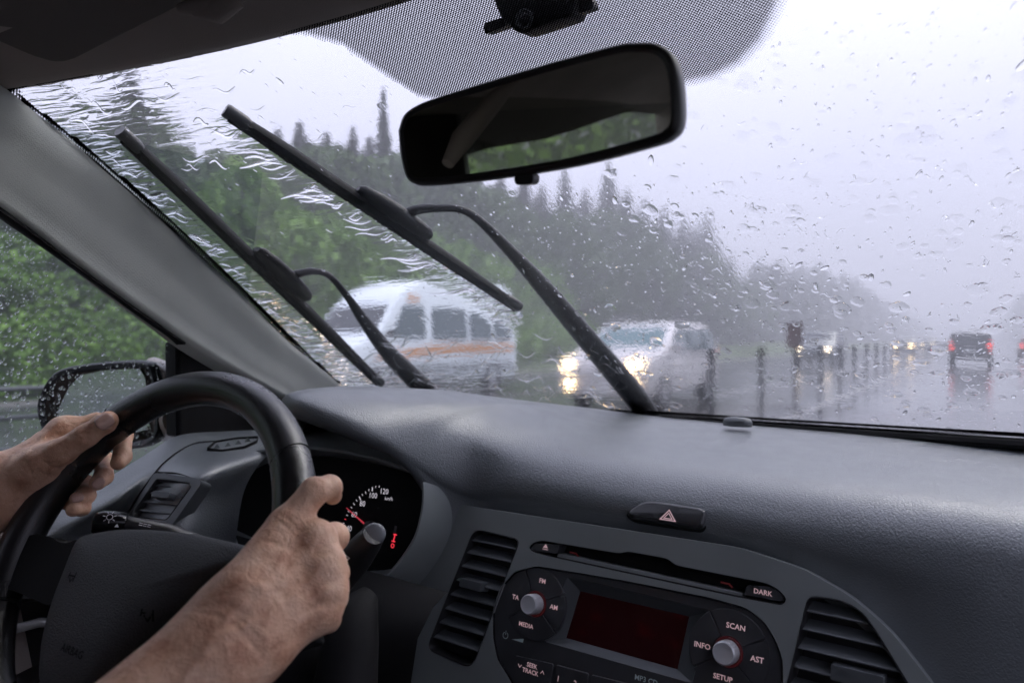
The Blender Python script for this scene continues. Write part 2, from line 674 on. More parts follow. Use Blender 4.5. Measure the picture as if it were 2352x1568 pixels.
mb = MB()
mb.grid([[(x, y, -0.06) for y in np.linspace(-1500, 1500, 4)] for x in np.linspace(-1500, 1500, 4)], flip=True)
tag(mb.build('ground', G['earth'], smooth=0), 'dull green earth stretching away on both sides of the highway', kind='structure')
tag(strip('road', ROAD_L, ROAD_R, -60, 900, 0.0, G['asphalt']), 'wet grey carriageway ahead of the car', kind='structure')
tag(strip('central_reserve', OPP_R, ROAD_L, -60, 900, 0.004, G['median']), 'narrow wet strip under the cable barrier', kind='structure')
tag(strip('opposite_carriageway', OPP_L, OPP_R, -60, 900, 0.0, G['asphalt']), 'wet carriageway of the oncoming traffic', kind='structure')
tag(strip('shoulder', -15.9, OPP_L, -60, 900, 0.004, G['gravel']), 'pale gravel shoulder beyond the oncoming lanes', kind='structure')
tag(strip('right_shoulder', ROAD_R, 9.8, -60, 900, 0.004, G['gravel']), 'pale gravel shoulder right of the road', kind='structure')


def bank(x, y):
    d = max(0.0, -15.9 - x)
    return 0.0 + 0.11 * d + 0.25 * sin(x * 0.9 + y * 0.13) * min(1, d / 4)


tag(strip('grass_bank', -60, -15.9, -60, 900, 0.0, G['grass'], n=16, zf=bank), 'green grass bank rising from the road to the forest', kind='structure')
tag(strip('right_verge', 9.8, 40, -60, 900, 0.0, G['grass'], n=8, zf=lambda x, y: 0.05 * (x - 9.8)), 'grass verge right of the road', kind='structure')

road_o = bpy.data.objects['road']
for x0 in (-2.55, 7.8):
    mb = MB()
    mb.grid([[(x, y, 0.006) for y in (-20, 40, 400)] for x in (x0, x0 + 0.14)], flip=True)
    mb.build('edge_line', G['paint'], road_o, smooth=0)
for k in range(40):
    mb = MB()
    y = 4 + k * 9.0
    mb.grid([[(x, yy, 0.006) for yy in (y, y + 3.2)] for x in (1.42, 1.55)], flip=True)
    mb.build('lane_dash', G['paint'], road_o, smooth=0)
opp_o = bpy.data.objects['opposite_carriageway']
for x0 in (-4.9, -14.2):
    mb = MB()
    mb.grid([[(x, y, 0.006) for y in (-20, 40, 400)] for x in (x0, x0 + 0.14)], flip=True)
    mb.build('edge_line', G['paint'], opp_o, smooth=0)
for k in range(30):
    mb = MB()
    y = -6 + k * 9.0
    mb.grid([[(x, yy, 0.006) for yy in (y, y + 3.2)] for x in (-8.62, -8.5)], flip=True)
    mb.build('lane_dash', G['paint'], opp_o, smooth=0)

# ================================================================== trees
def leaf_mat(name, c1, c2, c3):
    m = bpy.data.materials.new(name)
    m.use_nodes = True
    nt = m.node_tree
    b = nt.nodes['Principled BSDF']
    N = nt.nodes.new; L = nt.links.new
    oi = N('ShaderNodeNewGeometry')
    r = N('ShaderNodeValToRGB')
    e = r.color_ramp.elements
    e[0].position = 0.0; e[0].color = (*c1, 1)
    e[1].position = 1.0; e[1].color = (*c3, 1)
    q = e.new(0.55); q.color = (*c2, 1)
    L(oi.outputs['Random Per Island'], r.inputs[0])
    L(r.outputs[0], b.inputs['Base Color'])
    b.inputs['Roughness'].default_value = 0.6
    b.inputs['Specular IOR Level'].default_value = 0.3
    return m


T = {}
T['spruce'] = leaf_mat('spruce needles', (0.018, 0.034, 0.02), (0.03, 0.05, 0.026), (0.05, 0.075, 0.034))
T['birch'] = leaf_mat('fresh broadleaf', (0.11, 0.21, 0.034), (0.15, 0.27, 0.042), (0.20, 0.34, 0.055))
T['alder'] = leaf_mat('dull broadleaf', (0.055, 0.10, 0.027), (0.075, 0.13, 0.034), (0.10, 0.16, 0.042))
T['bark'] = mat('bark', (0.07, 0.055, 0.045), 0.9, 0.2, bump=('noise', 12, 0.02))


def spruce_mesh(h, w, seed, nw=34):
    """trunk and crown meshes: whorls of drooping boughs set with needle sprays"""
    r = np.random.default_rng(seed)
    tr = MB()
    tr.tube([(0, 0, -0.3), (0.03, 0, h * 0.35), (0, 0.03, h * 0.7), (0, 0, h)], [0.017 * h, 0.013 * h, 0.007 * h, 0.01], n=7)
    cr = MB()
    V = []; Fc = []
    for i in range(nw):
        t = i / (nw - 1)
        z = h * (0.08 + 0.92 * t ** 0.92)
        L_ = w * (1 - t) ** 1.05 * (0.7 + 0.6 * r.random()) + 0.05
        nb = int(7 + 3 * (1 - t))
        a0 = r.random() * 6.28
        for k in range(nb):
            a = a0 + 2 * pi * k / nb + r.normal() * 0.18
            l = L_ * (0.6 + 0.55 * r.random())
            droop = 0.12 + 0.35 * (1 - t) + r.normal() * 0.07
            d = np.array([cos(a), sin(a), 0]); s_ = np.array([-sin(a), cos(a), 0])
            ns = max(2, int(l / 0.42))
            for q in range(ns):
                f = (q + 0.6) / ns
                c = d * l * f + np.array([0, 0, z - droop * l * f * (1.1 - 0.5 * f)])
                for sg in (-1, 1):
                    ln = (0.28 + 0.34 * l * (1.05 - f) * 0.55) * (0.30 + 0.70 * min(1, 2.2 * (1 - t)))
                    tip = c + (d * 0.55 + s_ * sg * (0.8 + 0.3 * r.random())) * ln + np.array([0, 0, -0.12 - 0.25 * ln * r.random()])
                    wd = (0.11 + 0.10 * r.random()) * (0.4 + 0.6 * min(1, 2.2 * (1 - t)))
                    o = len(V)
                    V += [c - d * wd, c + d * wd * 1.2 + (0, 0, 0.05), tip, c + (0, 0, -0.16 - 0.1 * r.random())]
                    Fc += [(o, o + 1, o + 2), (o, o + 2, o + 3)]
    V += [(0.06, 0, h), (-0.06, 0.02, h), (0, 0, h + 0.35)]
    Fc.append((len(V) - 3, len(V) - 2, len(V) - 1))
    cr.add(V, Fc)
    return tr, cr


def broad_mesh(h, w, seed, nleaf=2600, low=0.16):
    r = np.random.default_rng(seed)
    tr = MB()
    base = np.array([0, 0, -0.3]); top = np.array([r.normal() * 0.2, r.normal() * 0.2, h * 0.8])
    tr.tube([base, base * 0.5 + top * 0.5 + (0.1, 0, 0), top], [0.016 * h, 0.011 * h, 0.02], n=7)
    blobs = []
    nb = 16
    for i in range(nb):
        t = low + (1 - low) * (i + 0.5) / nb
        a = i * 2.4 + r.normal() * 0.4
        prof = sin(pi * min(1.0, 0.18 + 0.86 * (t - low) / (1 - low))) ** 0.6
        rad = w * prof * (0.35 + 0.5 * r.random())
        c = np.array([cos(a) * rad, sin(a) * rad, h * t])
        blobs.append((c, w * (0.30 + 0.22 * r.random()) * (0.6 + 0.5 * prof)))
        tr.tube([(0, 0, h * t * 0.75), tuple(c * 0.6 + np.array([0, 0, h * t * 0.36])), tuple(c)], [0.05, 0.035, 0.012], n=5)
    cr = MB()
    V = []; Fc = []
    for i in range(nleaf):
        c, s_ = blobs[i % nb]
        d = unit(r.normal(size=3))
        p = c + d * s_ * (0.35 + 0.75 * r.random() ** 0.5)
        e1 = unit(r.normal(size=3)); e2 = unit(np.cross(e1, r.normal(size=3)))
        sz = (0.13 + 0.17 * r.random()) * (0.72 if nleaf > 4000 else 1)
        o = len(V)
        V += [p - e1 * sz, p + e2 * sz * 0.7, p + e1 * sz, p - e2 * sz * 0.7 + d * 0.05]
        Fc += [(o, o + 1, o + 2), (o, o + 2, o + 3)]
    cr.add(V, Fc)
    return tr, cr


def make_tree(name, tr, cr, lm):
    t = empty(name)
    tr.build('trunk', T['bark'], t, smooth=60)
    cr.build('crown', lm, t, smooth=0)
    return t


PROTO = {}
PROTO['spire'] = [make_tree('spruce_tree', *spruce_mesh(14.5, 1.9, 3, 44), T['spruce'])]
PROTO['spruce'] = [make_tree('spruce_tree', *spruce_mesh(14, 2.7, s, 34), T['spruce']) for s in (5, 6, 7, 8, 9)]
PROTO['alder'] = [make_tree('broadleaf_tree', *broad_mesh(11, 2.9, s, 5600), T['alder']) for s in (21, 22)]
PROTO['birch'] = [make_tree('broadleaf_tree', *broad_mesh(7.5, 2.5, s, 6000, 0.05), T['birch']) for s in (31, 32)]
PROTO['bush'] = [make_tree('leafy_bush', *broad_mesh(3.4, 2.2, s, 4200, 0.02), T['birch']) for s in (41, 42)]
USED = set()


def plant(kind, x, y, sc, rz, label, cat, group, z=None, sxy=None):
    ps = PROTO[kind]
    p = ps[int(abs(x * 7 + y * 3)) % len(ps)]
    if p.name in USED:
        o = copy_tree(p)
    else:
        o = p; USED.add(p.name)
    if z is None:
        z = bank(x, y) if x < 0 else 0.05 * max(0, x - 9.8)
    o.location = (x, y, z)
    o.rotation_euler = (0, 0, rz)
    s2 = sxy if sxy else sc
    o.scale = (s2, s2, sc)
    return tag(o, label, cat, group)


def ground_at(px, Lx):
    """where the sight line over picture column px meets the line x = -Lx"""
    k = (px - 1176) / 1568
    r = FW + RT * k
    t = -Lx / r[0]
    return r[1] * t


def tree_at(kind, px, Lx, ytop, label, cat, group, wid=1.0):
    y = ground_at(px, Lx)
    d = Lx * 0.5651 + y * 0.825
    ztop = EYE + (795 - ytop) * d / 1568
    z0 = bank(-Lx, y)
    base_h = {'spire': 14.8, 'spruce': 14.3, 'alder': 11, 'birch': 7.6, 'bush': 3.5}[kind]
    sc = (ztop - z0) / base_h
    return plant(kind, -Lx, y, sc, random.random() * 6, label, cat, group, sxy=sc ** 0.6 * wid * (rnd.uniform(1.5, 2.2) if kind == 'spruce' else 1.0))


rnd = random.Random(4)


def where(px):
    """what a tree stands beside or above in the view, by column"""
    for lim, t in ((0, 'beyond the left end of the side window'), (130, 'behind the wet side window'), (290, 'behind the windscreen pillar'), (400, 'past the top of the left wiper'),
                   (540, 'between the two wiper tips'), (700, 'under the blade of the right wiper'), (860, 'just left of the tall slim spruce'), (1010, 'just right of the tall slim spruce'),
                   (1130, 'above the white minibus, below the cabin mirror'), (1260, 'left of the pointed spruce under the mirror tab'), (1390, 'between the two spruces under the mirror'),
                   (1500, 'behind the arm of the right wiper'), (1600, 'above the oncoming people carrier'), (9999, 'at the low right end of the wood')):
        if px < lim:
            return t

GS = 'dark spruces of the forest left of the road'
GB = 'bright green broadleaf trees along the grass bank'
GA = 'dull green broadleaf trees among the spruces'
tree_at('spire', 882, 27, 205, 'tall slim spruce with a needle-thin top standing clear of the forest by the cabin mirror', 'tree', GS)
tree_at('spruce', 1398, 28, 378, 'dark spruce rising behind the raised wiper, its tip just under the mirror', 'tree', GS)
tree_at('spruce', 1298, 27, 392, 'dark pointed spruce beside the small tab under the cabin mirror', 'tree', GS)
tree_at('spruce', 1624, 27, 490, 'spruce at the sloping end of the dark wood, its tip against pale sky', 'tree', GS)
tree_at('spruce', 300, 23, 150, 'big dark spruce showing through the streaming water in the top corner', 'tree', GS)
LS = 'dark misty spruce '
for px, Lx, yt, w_ in ((55, 26, 300, 1), (160, 24, 330, 1), (232, 27, 260, 1), (372, 26, 250, 1), (430, 27, 330, 1), (505, 28, 345, 1), (585, 28, 300, 1),
                       (640, 27, 296, 1), (690, 29, 285, 1), (752, 29, 310, 1.1), (812, 28, 296, 1), (850, 29, 320, 1), (935, 28, 300, 1.0), (985, 29, 330, 1.1),
                       (1040, 28, 330, 1.2), (1095, 28, 380, 1.1), (1150, 27, 400, 1.1), (1205, 28, 410, 1.1), (1245, 28, 430, 1.1), (1345, 28, 440, 1.1),
                       (1440, 27, 440, 1.1), (1480, 27, 460, 1.1), (1525, 27, 480, 1.1), (1570, 27, 500, 1.1), (1598, 28, 520, 1.1), (1650, 28, 560, 1.1), (1680, 28, 590, 1.1),
                       (1250, 33, 470, 1.3), (1320, 33, 480, 1.3), (1420, 33, 490, 1.3), (1500, 33, 520, 1.3), (1560, 33, 540, 1.3), (1625, 33, 560, 1.3)):
    tree_at('spruce', px, Lx + rnd.uniform(-1, 1), yt, LS + where(px), 'tree', GS, w_)
LA = 'dull green leafy tree '
for px, Lx, yt in ((-90, 25, 330), (10, 24, 340), (110, 23, 370), (215, 23, 330), (280, 24, 260), (335, 24, 270), (400, 24, 330), (450, 25, 350), (505, 25, 345), (560, 25, 330), (610, 25.5, 318), (665, 26, 322), (720, 26, 330),
                   (775, 26, 325), (830, 26, 345), (905, 26, 350), (955, 27, 345), (1015, 27, 370), (1075, 26, 410), (1130, 26, 425), (1185, 26, 445), (1235, 26, 462),
                   (1290, 26, 455), (1340, 26, 480), (1385, 26, 455), (1440, 26, 480), (1490, 26, 500), (1535, 26, 520), (1580, 26, 545), (1618, 26, 560), (1660, 26, 590), (1695, 26, 615), (1725, 26, 635), (1752, 27, 650)):
    tree_at('alder', px, Lx + rnd.uniform(-0.8, 0.8), yt + (48 if px > 430 else 20) + rnd.uniform(-26, 22), LA + where(px), 'tree', GA, 1.25)
tree_at('birch', 555, 20.5, 395, 'round yellow-green tree right under the blade of the longer wiper', 'tree', GB, 1.15)
LB = 'fresh green bank tree '
for px, Lx, yt in ((-80, 20, 560), (0, 19.5, 600), (75, 20.5, 560), (150, 19.5, 590), (235, 20.5, 560), (300, 20, 610), (370, 20, 540), (455, 20.5, 500),
                   (640, 21, 470), (700, 20.5, 540), (760, 21.5, 500), (830, 21.5, 540), (900, 21.5, 560), (980, 22, 560), (1060, 22, 580), (1130, 22.5, 600), (1200, 22.5, 610)):
    tree_at('birch', px, Lx, yt, LB + where(px), 'tree', GB, 1.3)
LU = 'low leafy bush '
for px, Lx, yt in ((-60, 17.6, 745), (40, 17.4, 760), (120, 17.8, 735), (190, 17.5, 770), (270, 17.8, 740), (345, 17.4, 765), (420, 17.8, 745), (560, 18, 740), (650, 18, 750), (740, 18.2, 745), (1180, 18.5, 760), (1260, 19, 750), (1330, 19, 752)):
    tree_at('bush', px, Lx, yt, LU + where(px), 'bush', 'bushes on the grass bank')
# farther on the single trees run together: far woods on either hand as one mass each
def far_wood(name, spots, label):
    """many spruce and broadleaf outlines joined: too far to pick apart"""
    mb = MB()
    r = np.random.default_rng(77)
    for x, y, h, w in spots:
        z0 = bank(x, y) if x < 0 else 0.05 * max(0, x - 9.8)
        n = 150
        t = r.random(n) ** 0.8
        a = r.random(n) * 6.283
        conif = r.random() < 0.55
        rad = w * ((1 - t) ** 0.8 + 0.05) if conif else w * np.sin(np.pi * np.clip(0.12 + 0.86 * t, 0, 1)) ** 0.6
        rad = rad * np.sqrt(r.random(n)) * 1.1
        V = []; Fc = []
        for i in range(n):
            p = np.array([x + cos(a[i]) * rad[i], y + sin(a[i]) * rad[i], z0 + h * t[i]])
            e1 = unit(r.normal(size=3)); e2 = unit(np.cross(e1, r.normal(size=3)))
            sz = 0.35 + 0.55 * r.random()
            o = len(V)
            V += [p - e1 * sz, p + e2 * sz * 0.6, p + e1 * sz, p - e2 * sz * 0.6]
            Fc += [(o, o + 1, o + 2), (o, o + 2, o + 3)]
        mb.add(V, Fc)
    o = mb.build(name, T['birch'] if name == 'wood_behind' else T['spruce'], smooth=0)
    tag(o, label, kind='stuff')


spots = []
for y in np.arange(112, 470, 3.2):
    for row in range(3):
        hh = (11.5 if y < 150 else 15 if y < 290 else 12.5) * (0.75 + 0.4 * rnd.random())
        spots.append((-25 - row * 3.4 + rnd.uniform(-1.2, 1.2), y + rnd.uniform(-1.5, 1.5), hh * (0.8 if row == 0 else 1), 2.3))
far_wood('far_forest', spots, 'distant grey-green wood fading into the mist left of the road')
spots = []
for y in np.arange(265, 560, 4.0):
    for row in range(3):
        spots.append((11.5 + row * 4 + rnd.uniform(-1, 1), y + rnd.uniform(-2, 2), (15 + 2 * row) * (0.75 + 0.4 * rnd.random()), 2.6))
far_wood('right_far_forest', spots, 'distant pale wood fading into the mist right of the road')

spots = []
for y in np.arange(-120, -4, 3.4):
    for row in range(2):
        spots.append((-22 - row * 3.6 + rnd.uniform(-1, 1), y + rnd.uniform(-1.5, 1.5), 8 + 6 * row + 3 * rnd.random(), 2.6))
far_wood('wood_behind', spots, 'green wood behind the car, seen in the cabin mirror')

# ================================================================== cable barrier
bm_steel = mat('wet galvanised steel', (0.10, 0.105, 0.11), 0.45, 0.5, metal=0.4)
bm_dark = mat('dark post steel', (0.035, 0.036, 0.04), 0.6, 0.3)
bm_cap = mat('post cap', (0.012, 0.012, 0.014), 0.6, 0.3)
barrier = empty('cable_barrier', (FENCE_X, 10, 0))
tag(barrier, 'dark cable barrier of upright posts and thin wires between the carriageways', 'barrier')
POST_Y = [3.06 * 3.5 + 3.0 * k for k in range(0, 34)]
post0 = None
for k, y in enumerate(POST_Y):
    if k == 0:
        mb = MB()
        w, f = 0.036, 0.03
        prof = [(-w, -f), (w, -f), (w, -f + 0.012), (-w + 0.012, -f + 0.012), (-w + 0.012, f - 0.012), (w, f - 0.012), (w, f), (-w, f)]
        fr = Frame((FENCE_X, y, 0), (1, 0, 0), (0, 1, 0))
        mb.plate(fr, prof, -0.05, 1.02, mi=0)
        post0 = mb.build('post', bm_dark, barrier, smooth=0)
        mb = MB()
        mb.plate(fr, rounded([(-0.056, -0.045), (0.056, -0.045), (0.056, 0.045), (-0.056, 0.045)], 0.02), 0.93, 1.09)
        mb.build('post_cap', bm_cap, post0, smooth=40)
    else:
        c = copy_tree(post0, barrier)
        c.location = (post0.location[0], post0.location[1] + (y - POST_Y[0]), 0)
for z in (0.99, 0.86, 0.72):
    mb = MB()
    pth = []
    for y in np.arange(-40, 115, 1.5):
        pth.append((FENCE_X - 0.055, y, z + 0.004 * sin(y * 2.1)))
    mb.tube(pth, 0.011, n=6)
    mb.build('cable', bm_steel, barrier, smooth=60)

sg = empty('marker_board', (FENCE_X, POST_Y[2], 1.05))
tag(sg, 'brown-red marker board standing on the third visible barrier post', 'sign')
fr = Frame((FENCE_X, POST_Y[2] - 0.08, 1.05), (1, 0, 0), (0, 0, 1))
mb = MB()
mb.plate(fr, rounded([(-0.17, 0.02), (0.17, 0.02), (0.17, 0.60), (-0.17, 0.60)], 0.03), 0, 0.025, back=True)
mb.build('board', mat('faded red board', (0.085, 0.05, 0.046), 0.5, 0.4, var=(9, 0.35)), sg)
mb = MB()
mb.tube([fr.P(0, -0.12, -0.02), fr.P(0, 0.58, -0.02)], 0.022, n=8)
mb.build('stem', bm_dark, sg)

# ================================================================== vehicles
vt = {}
vt['tyre'] = mat('tyre', (0.014, 0.014, 0.015), 0.7, 0.3)
vt['hub'] = mat('wheel rim grey', (0.3, 0.3, 0.31), 0.4, 0.5, metal=0.7)
vt['glass'] = mat('tinted car glass', (0.015, 0.02, 0.024), 0.06, 0.6)
vt['paleglass'] = mat('van side glass', (0.10, 0.13, 0.14), 0.08, 0.6)
vt['tealglass'] = mat('teal tinted windscreen', (0.06, 0.13, 0.14), 0.08, 0.6)
vt['lamp'] = mat('lit headlamp', (0.8, 0.7, 0.5), 0.2, 0.5, emit=(1.0, 0.68, 0.33), es=15)
vt['lampdim'] = mat('dim headlamp', (0.8, 0.7, 0.5), 0.2, 0.5, emit=(1.0, 0.78, 0.55), es=5)
vt['amber'] = mat('lit amber lamp', (0.8, 0.35, 0.1), 0.2, 0.5, emit=(1.0, 0.50, 0.16), es=4.5)
vt['tail'] = mat('lit tail lamp', (0.5, 0.02, 0.02), 0.3, 0.5, emit=(1.0, 0.12, 0.11), es=0.9)
vt['plate'] = mat('number plate white', (0.7, 0.7, 0.7), 0.5, 0.3)
vt['trim'] = mat('bumper plastic', (0.03, 0.03, 0.032), 0.55, 0.4)
vt['orange'] = mat('orange stripe', (0.55, 0.26, 0.10), 0.4, 0.4)


def vehicle(name, at, heading, prof, belt, halfw, tumble, wins, front, rear, paint, wheels, wr, label, cat, group=None, lamps=(), stripe=None, extra=None, glass='glass', front_glass=None):
    """prof: side outline (y forward, z up), closed, CCW seen from the right side.
    wins: list of side window polygons in (y, z); front/rear: two outline points the glass lies between"""
    root = empty(name, at, heading)
    tag(root, label, cat, group)
    root_m = Matrix.Translation(at) @ Matrix.Rotation(heading, 4, 'Z')

    def W(x, y, z):
        p = root_m @ Vector((x, y, z))
        return (p.x, p.y, p.z)

    def hw(z):
        lo = 0.06 * max(0, 0.45 - z) / 0.45
        return halfw - tumble * max(0.0, z - belt) - lo

    P = ccw(prof)
    mb = MB()
    n = len(P)
    # rounded flank: three rings per side
    def ringx(sg, ins, shrink):
        q = inset(P, shrink)
        return [W(sg * (hw(z0) - ins), y, z) for (y, z), (y0, z0) in zip(q, P)]
    rings = [ringx(-1, 0.0, 0.09), ringx(-1, 0.03, 0.02), ringx(-1, 0.10, 0.0), ringx(1, 0.10, 0.0), ringx(1, 0.03, 0.02), ringx(1, 0.0, 0.09)]
    mb.rings(rings)
    for side, rg in ((-1, rings[0]), (1, rings[-1])):
        bmm = bmesh.new()
        vv = [bmm.verts.new(p) for p in rg]
        ed = [bmm.edges.new((vv[i - 1], vv[i])) for i in range(n)]
        bmesh.ops.triangle_fill(bmm, use_beauty=True, edges=ed)
        bmm.verts.index_update()
        mb.add([v.co for v in bmm.verts], [tuple(v.index for v in f.verts) for f in bmm.faces])
        bmm.free()
    bo = mb.build('body', paint, root, smooth=45)
    bmm = bmesh.new(); bmm.from_mesh(bo.data); bmesh.ops.remove_doubles(bmm, verts=bmm.verts, dist=0.0005); bmesh.ops.recalc_face_normals(bmm, faces=bmm.faces); bmm.to_mesh(bo.data); bmm.free()
    bo.data.set_sharp_from_angle(angle=radians(45))
    for wpoly, gl in wins:
        for sg in (-1, 1):
            mb = MB()
            q = rounded(wpoly, 0.06, 3)
            o1 = [W(sg * (hw(z) + 0.004), y, z) for y, z in q]
            o2 = [W(sg * (hw(z) - 0.03), y, z) for y, z in q]
            m_ = len(q)
            cy_ = np.mean(np.array(o1), axis=0)
            mb.add(o1 + [tuple(cy_)], [(i, (i + 1) % m_, m_) for i in range(m_)])
            mb.add(o1 + o2, [(i, m_ + i, m_ + (i + 1) % m_, (i + 1) % m_) for i in range(m_)])
            mb.build('window', vt[gl], root, smooth=0)
    for seg, nm, gl in ((front, 'windscreen', front_glass or glass), (rear, 'rear_window', glass)):
        if not seg:
            continue
        (ya, za), (yb, zb) = seg
        d = unit(np.array([yb - ya, zb - za])); nr = np.array([d[1], -d[0]])
        if nm == 'rear_window':
            nr = -nr
        o_ = 0.008
        mb = MB()
        wa, wb = hw(za) - 0.13, hw(zb) - 0.15
        rows = []
        for f in np.linspace(0, 1, 5):
            y = ya + (yb - ya) * f + nr[0] * o_; z = za + (zb - za) * f + nr[1] * o_
            ww = wa + (wb - wa) * f
            rows.append([W(x * ww, y - 0.0 * x * x, z) for x in np.linspace(-1, 1, 7)])
        mb.grid(rows)
        mb.build(nm, vt[gl], root, smooth=60)
    for wy in wheels:
        for sg in (-1, 1):
            fr_ = Frame(W(sg * (halfw - 0.10), wy, wr), root_m.to_3x3() @ Vector((0, 1 * sg, 0)), (0, 0, 1))
            mb = MB()
            mb.lathe(fr_, (0, 0), [(wr * 0.6, 0.085), (wr * 0.9, 0.10), (wr, 0.07), (wr, -0.09), (wr * 0.6, -0.1)], n=28)
            wo_ = mb.build('wheel', vt['tyre'], root, smooth=40)
            mb = MB()
            mb.lathe(fr_, (0, 0), [(wr * 0.62, 0.088), (wr * 0.52, 0.07), (wr * 0.2, 0.06), (wr * 0.12, 0.085), (0.001, 0.087)], n=20)
            mb.build('rim', vt['hub'], wo_, smooth=40)
    for nm, x, y, z, w, h, dpt, mm in lamps:
        for sg in (-1, 1):
            mb = MB()
            fr_ = Frame(W(sg * x, y, z), root_m.to_3x3() @ Vector((-1 if dpt > 0 else 1, 0, 0)), (0, 0, 1))
            R = []
            for s_, hh in ((1.0, -0.04), (1.0, 0.012), (0.8, 0.03), (0.3, 0.036)):
                R.append([fr_.P(w / 2 * s_ * math.copysign(abs(cos(a)) ** 0.6, cos(a)), h / 2 * s_ * math.copysign(abs(sin(a)) ** 0.6, sin(a)), hh) for a in np.linspace(0, 2 * pi, 17)[:-1]])
            mb.rings(R, cap1=True)
            mb.build(nm, vt[mm], root, smooth=60)
    if stripe:
        for sg in (-1, 1):
            mb = MB()
            top_, bot_ = stripe
            mb.grid([[W(sg * (hw(z) + 0.005), y, z) for y, z in top_], [W(sg * (hw(z) + 0.005), y, z) for y, z in bot_]])
            mb.build('stripe', vt['orange'], root, smooth=0)
    if extra:
        extra(root, W, hw)
    return root


paint_white = mat('white van paint', (0.66, 0.72, 0.74), 0.3, 0.5, coat=0.4, var=(1.5, 0.04))
paint_cream = mat('white car paint', (0.52, 0.50, 0.50), 0.3, 0.5, coat=0.4, var=(1.5, 0.04))
paint_dark = mat('dark grey paint', (0.03, 0.033, 0.04), 0.35, 0.5, coat=0.4)
paint_slate = mat('slate paint', (0.06, 0.075, 0.085), 0.35, 0.5, coat=0.4)
paint_red = mat('dark red paint', (0.10, 0.03, 0.035), 0.35, 0.5, coat=0.4)


def bumpers(yf, yr, z0, z1, hwid, mm):
    def f(root, W, hw):
        for y, nm in ((yf, 'front_bumper'), (yr, 'rear_bumper')):
            mb = MB()
            sgn = 1 if y > 0 else -1
            rows = []
            for z in (z0, z0 + 0.05, z1 - 0.05, z1):
                bulge = 0.03 if z in (z0, z1) else 0.06
                rows.append([W(x * hwid, y + sgn * (bulge - 0.10 * abs(x) ** 4), z) for x in np.linspace(-1, 1, 9)])
            mb.grid(rows, flip=(sgn > 0))
            mb.build(nm, mm, root, smooth=50, solid=0.05)
    return f


def wing_mirrors(y, z, x, mm):
    def f(root, W, hw):
        for sg in (-1, 1):
            mb = MB()
            R = []
            for s_, dy in ((0.5, 0.07), (0.95, 0.05), (1.0, 0.0), (0.9, -0.03)):
                R.append([W(sg * (x + 0.11) + 0.10 * s_ * cos(a), y + dy, z + 0.075 * s_ * sin(a)) for a in np.linspace(0, 2 * pi, 13)[:-1]])
            mb.rings(R, cap0=True, cap1=True)
            mb.build('wing_mirror', mm, root, smooth=50)
    return f


def plate_on(y, z):
    def f(root, W, hw):
        mb = MB()
        s = 1 if y > 0 else -1
        mb.add([W(-0.26, y, z - 0.055), W(0.26, y, z - 0.055), W(0.26, y, z + 0.055), W(-0.26, y, z + 0.055)] + [W(-0.26, y - 0.02 * s, z - 0.055), W(0.26, y - 0.02 * s, z - 0.055), W(0.26, y - 0.02 * s, z + 0.055), W(-0.26, y - 0.02 * s, z + 0.055)],
               [(0, 1, 2, 3), (0, 4, 5, 1), (1, 5, 6, 2), (2, 6, 7, 3), (3, 7, 4, 0)])
        mb.build('number_plate', vt['plate'], root, smooth=0)
    return f


def multi(*fs):
    def f(root, W, hw):
        for g in fs:
            g(root, W, hw)
    return f


def roof_sign(root, W, hw):
    mb = MB()
    for sg in (-1, 1):
        mb.add([W(sg * (hw(2.06) + 0.006), 1.12, 2.06), W(sg * (hw(2.06) + 0.006), 0.72, 2.06), W(sg * (hw(2.15) + 0.006), 0.72, 2.15), W(sg * (hw(2.15) + 0.006), 1.06, 2.15)], [(0, 1, 2, 3)])
    mb.build('roof_mark', vt['orange'], root, smooth=0, solid=0.01)


def window_frames(root, W, hw):
    # rub rail along the flank
    for sg in (-1, 1):
        mb = MB()
        mb.grid([[W(sg * (hw(z) + 0.018), y, z) for y in np.linspace(-2.5, 1.4, 8)] for z in (0.62, 0.70)])
        mb.build('rub_rail', vt['trim'], root, smooth=0, solid=0.03)


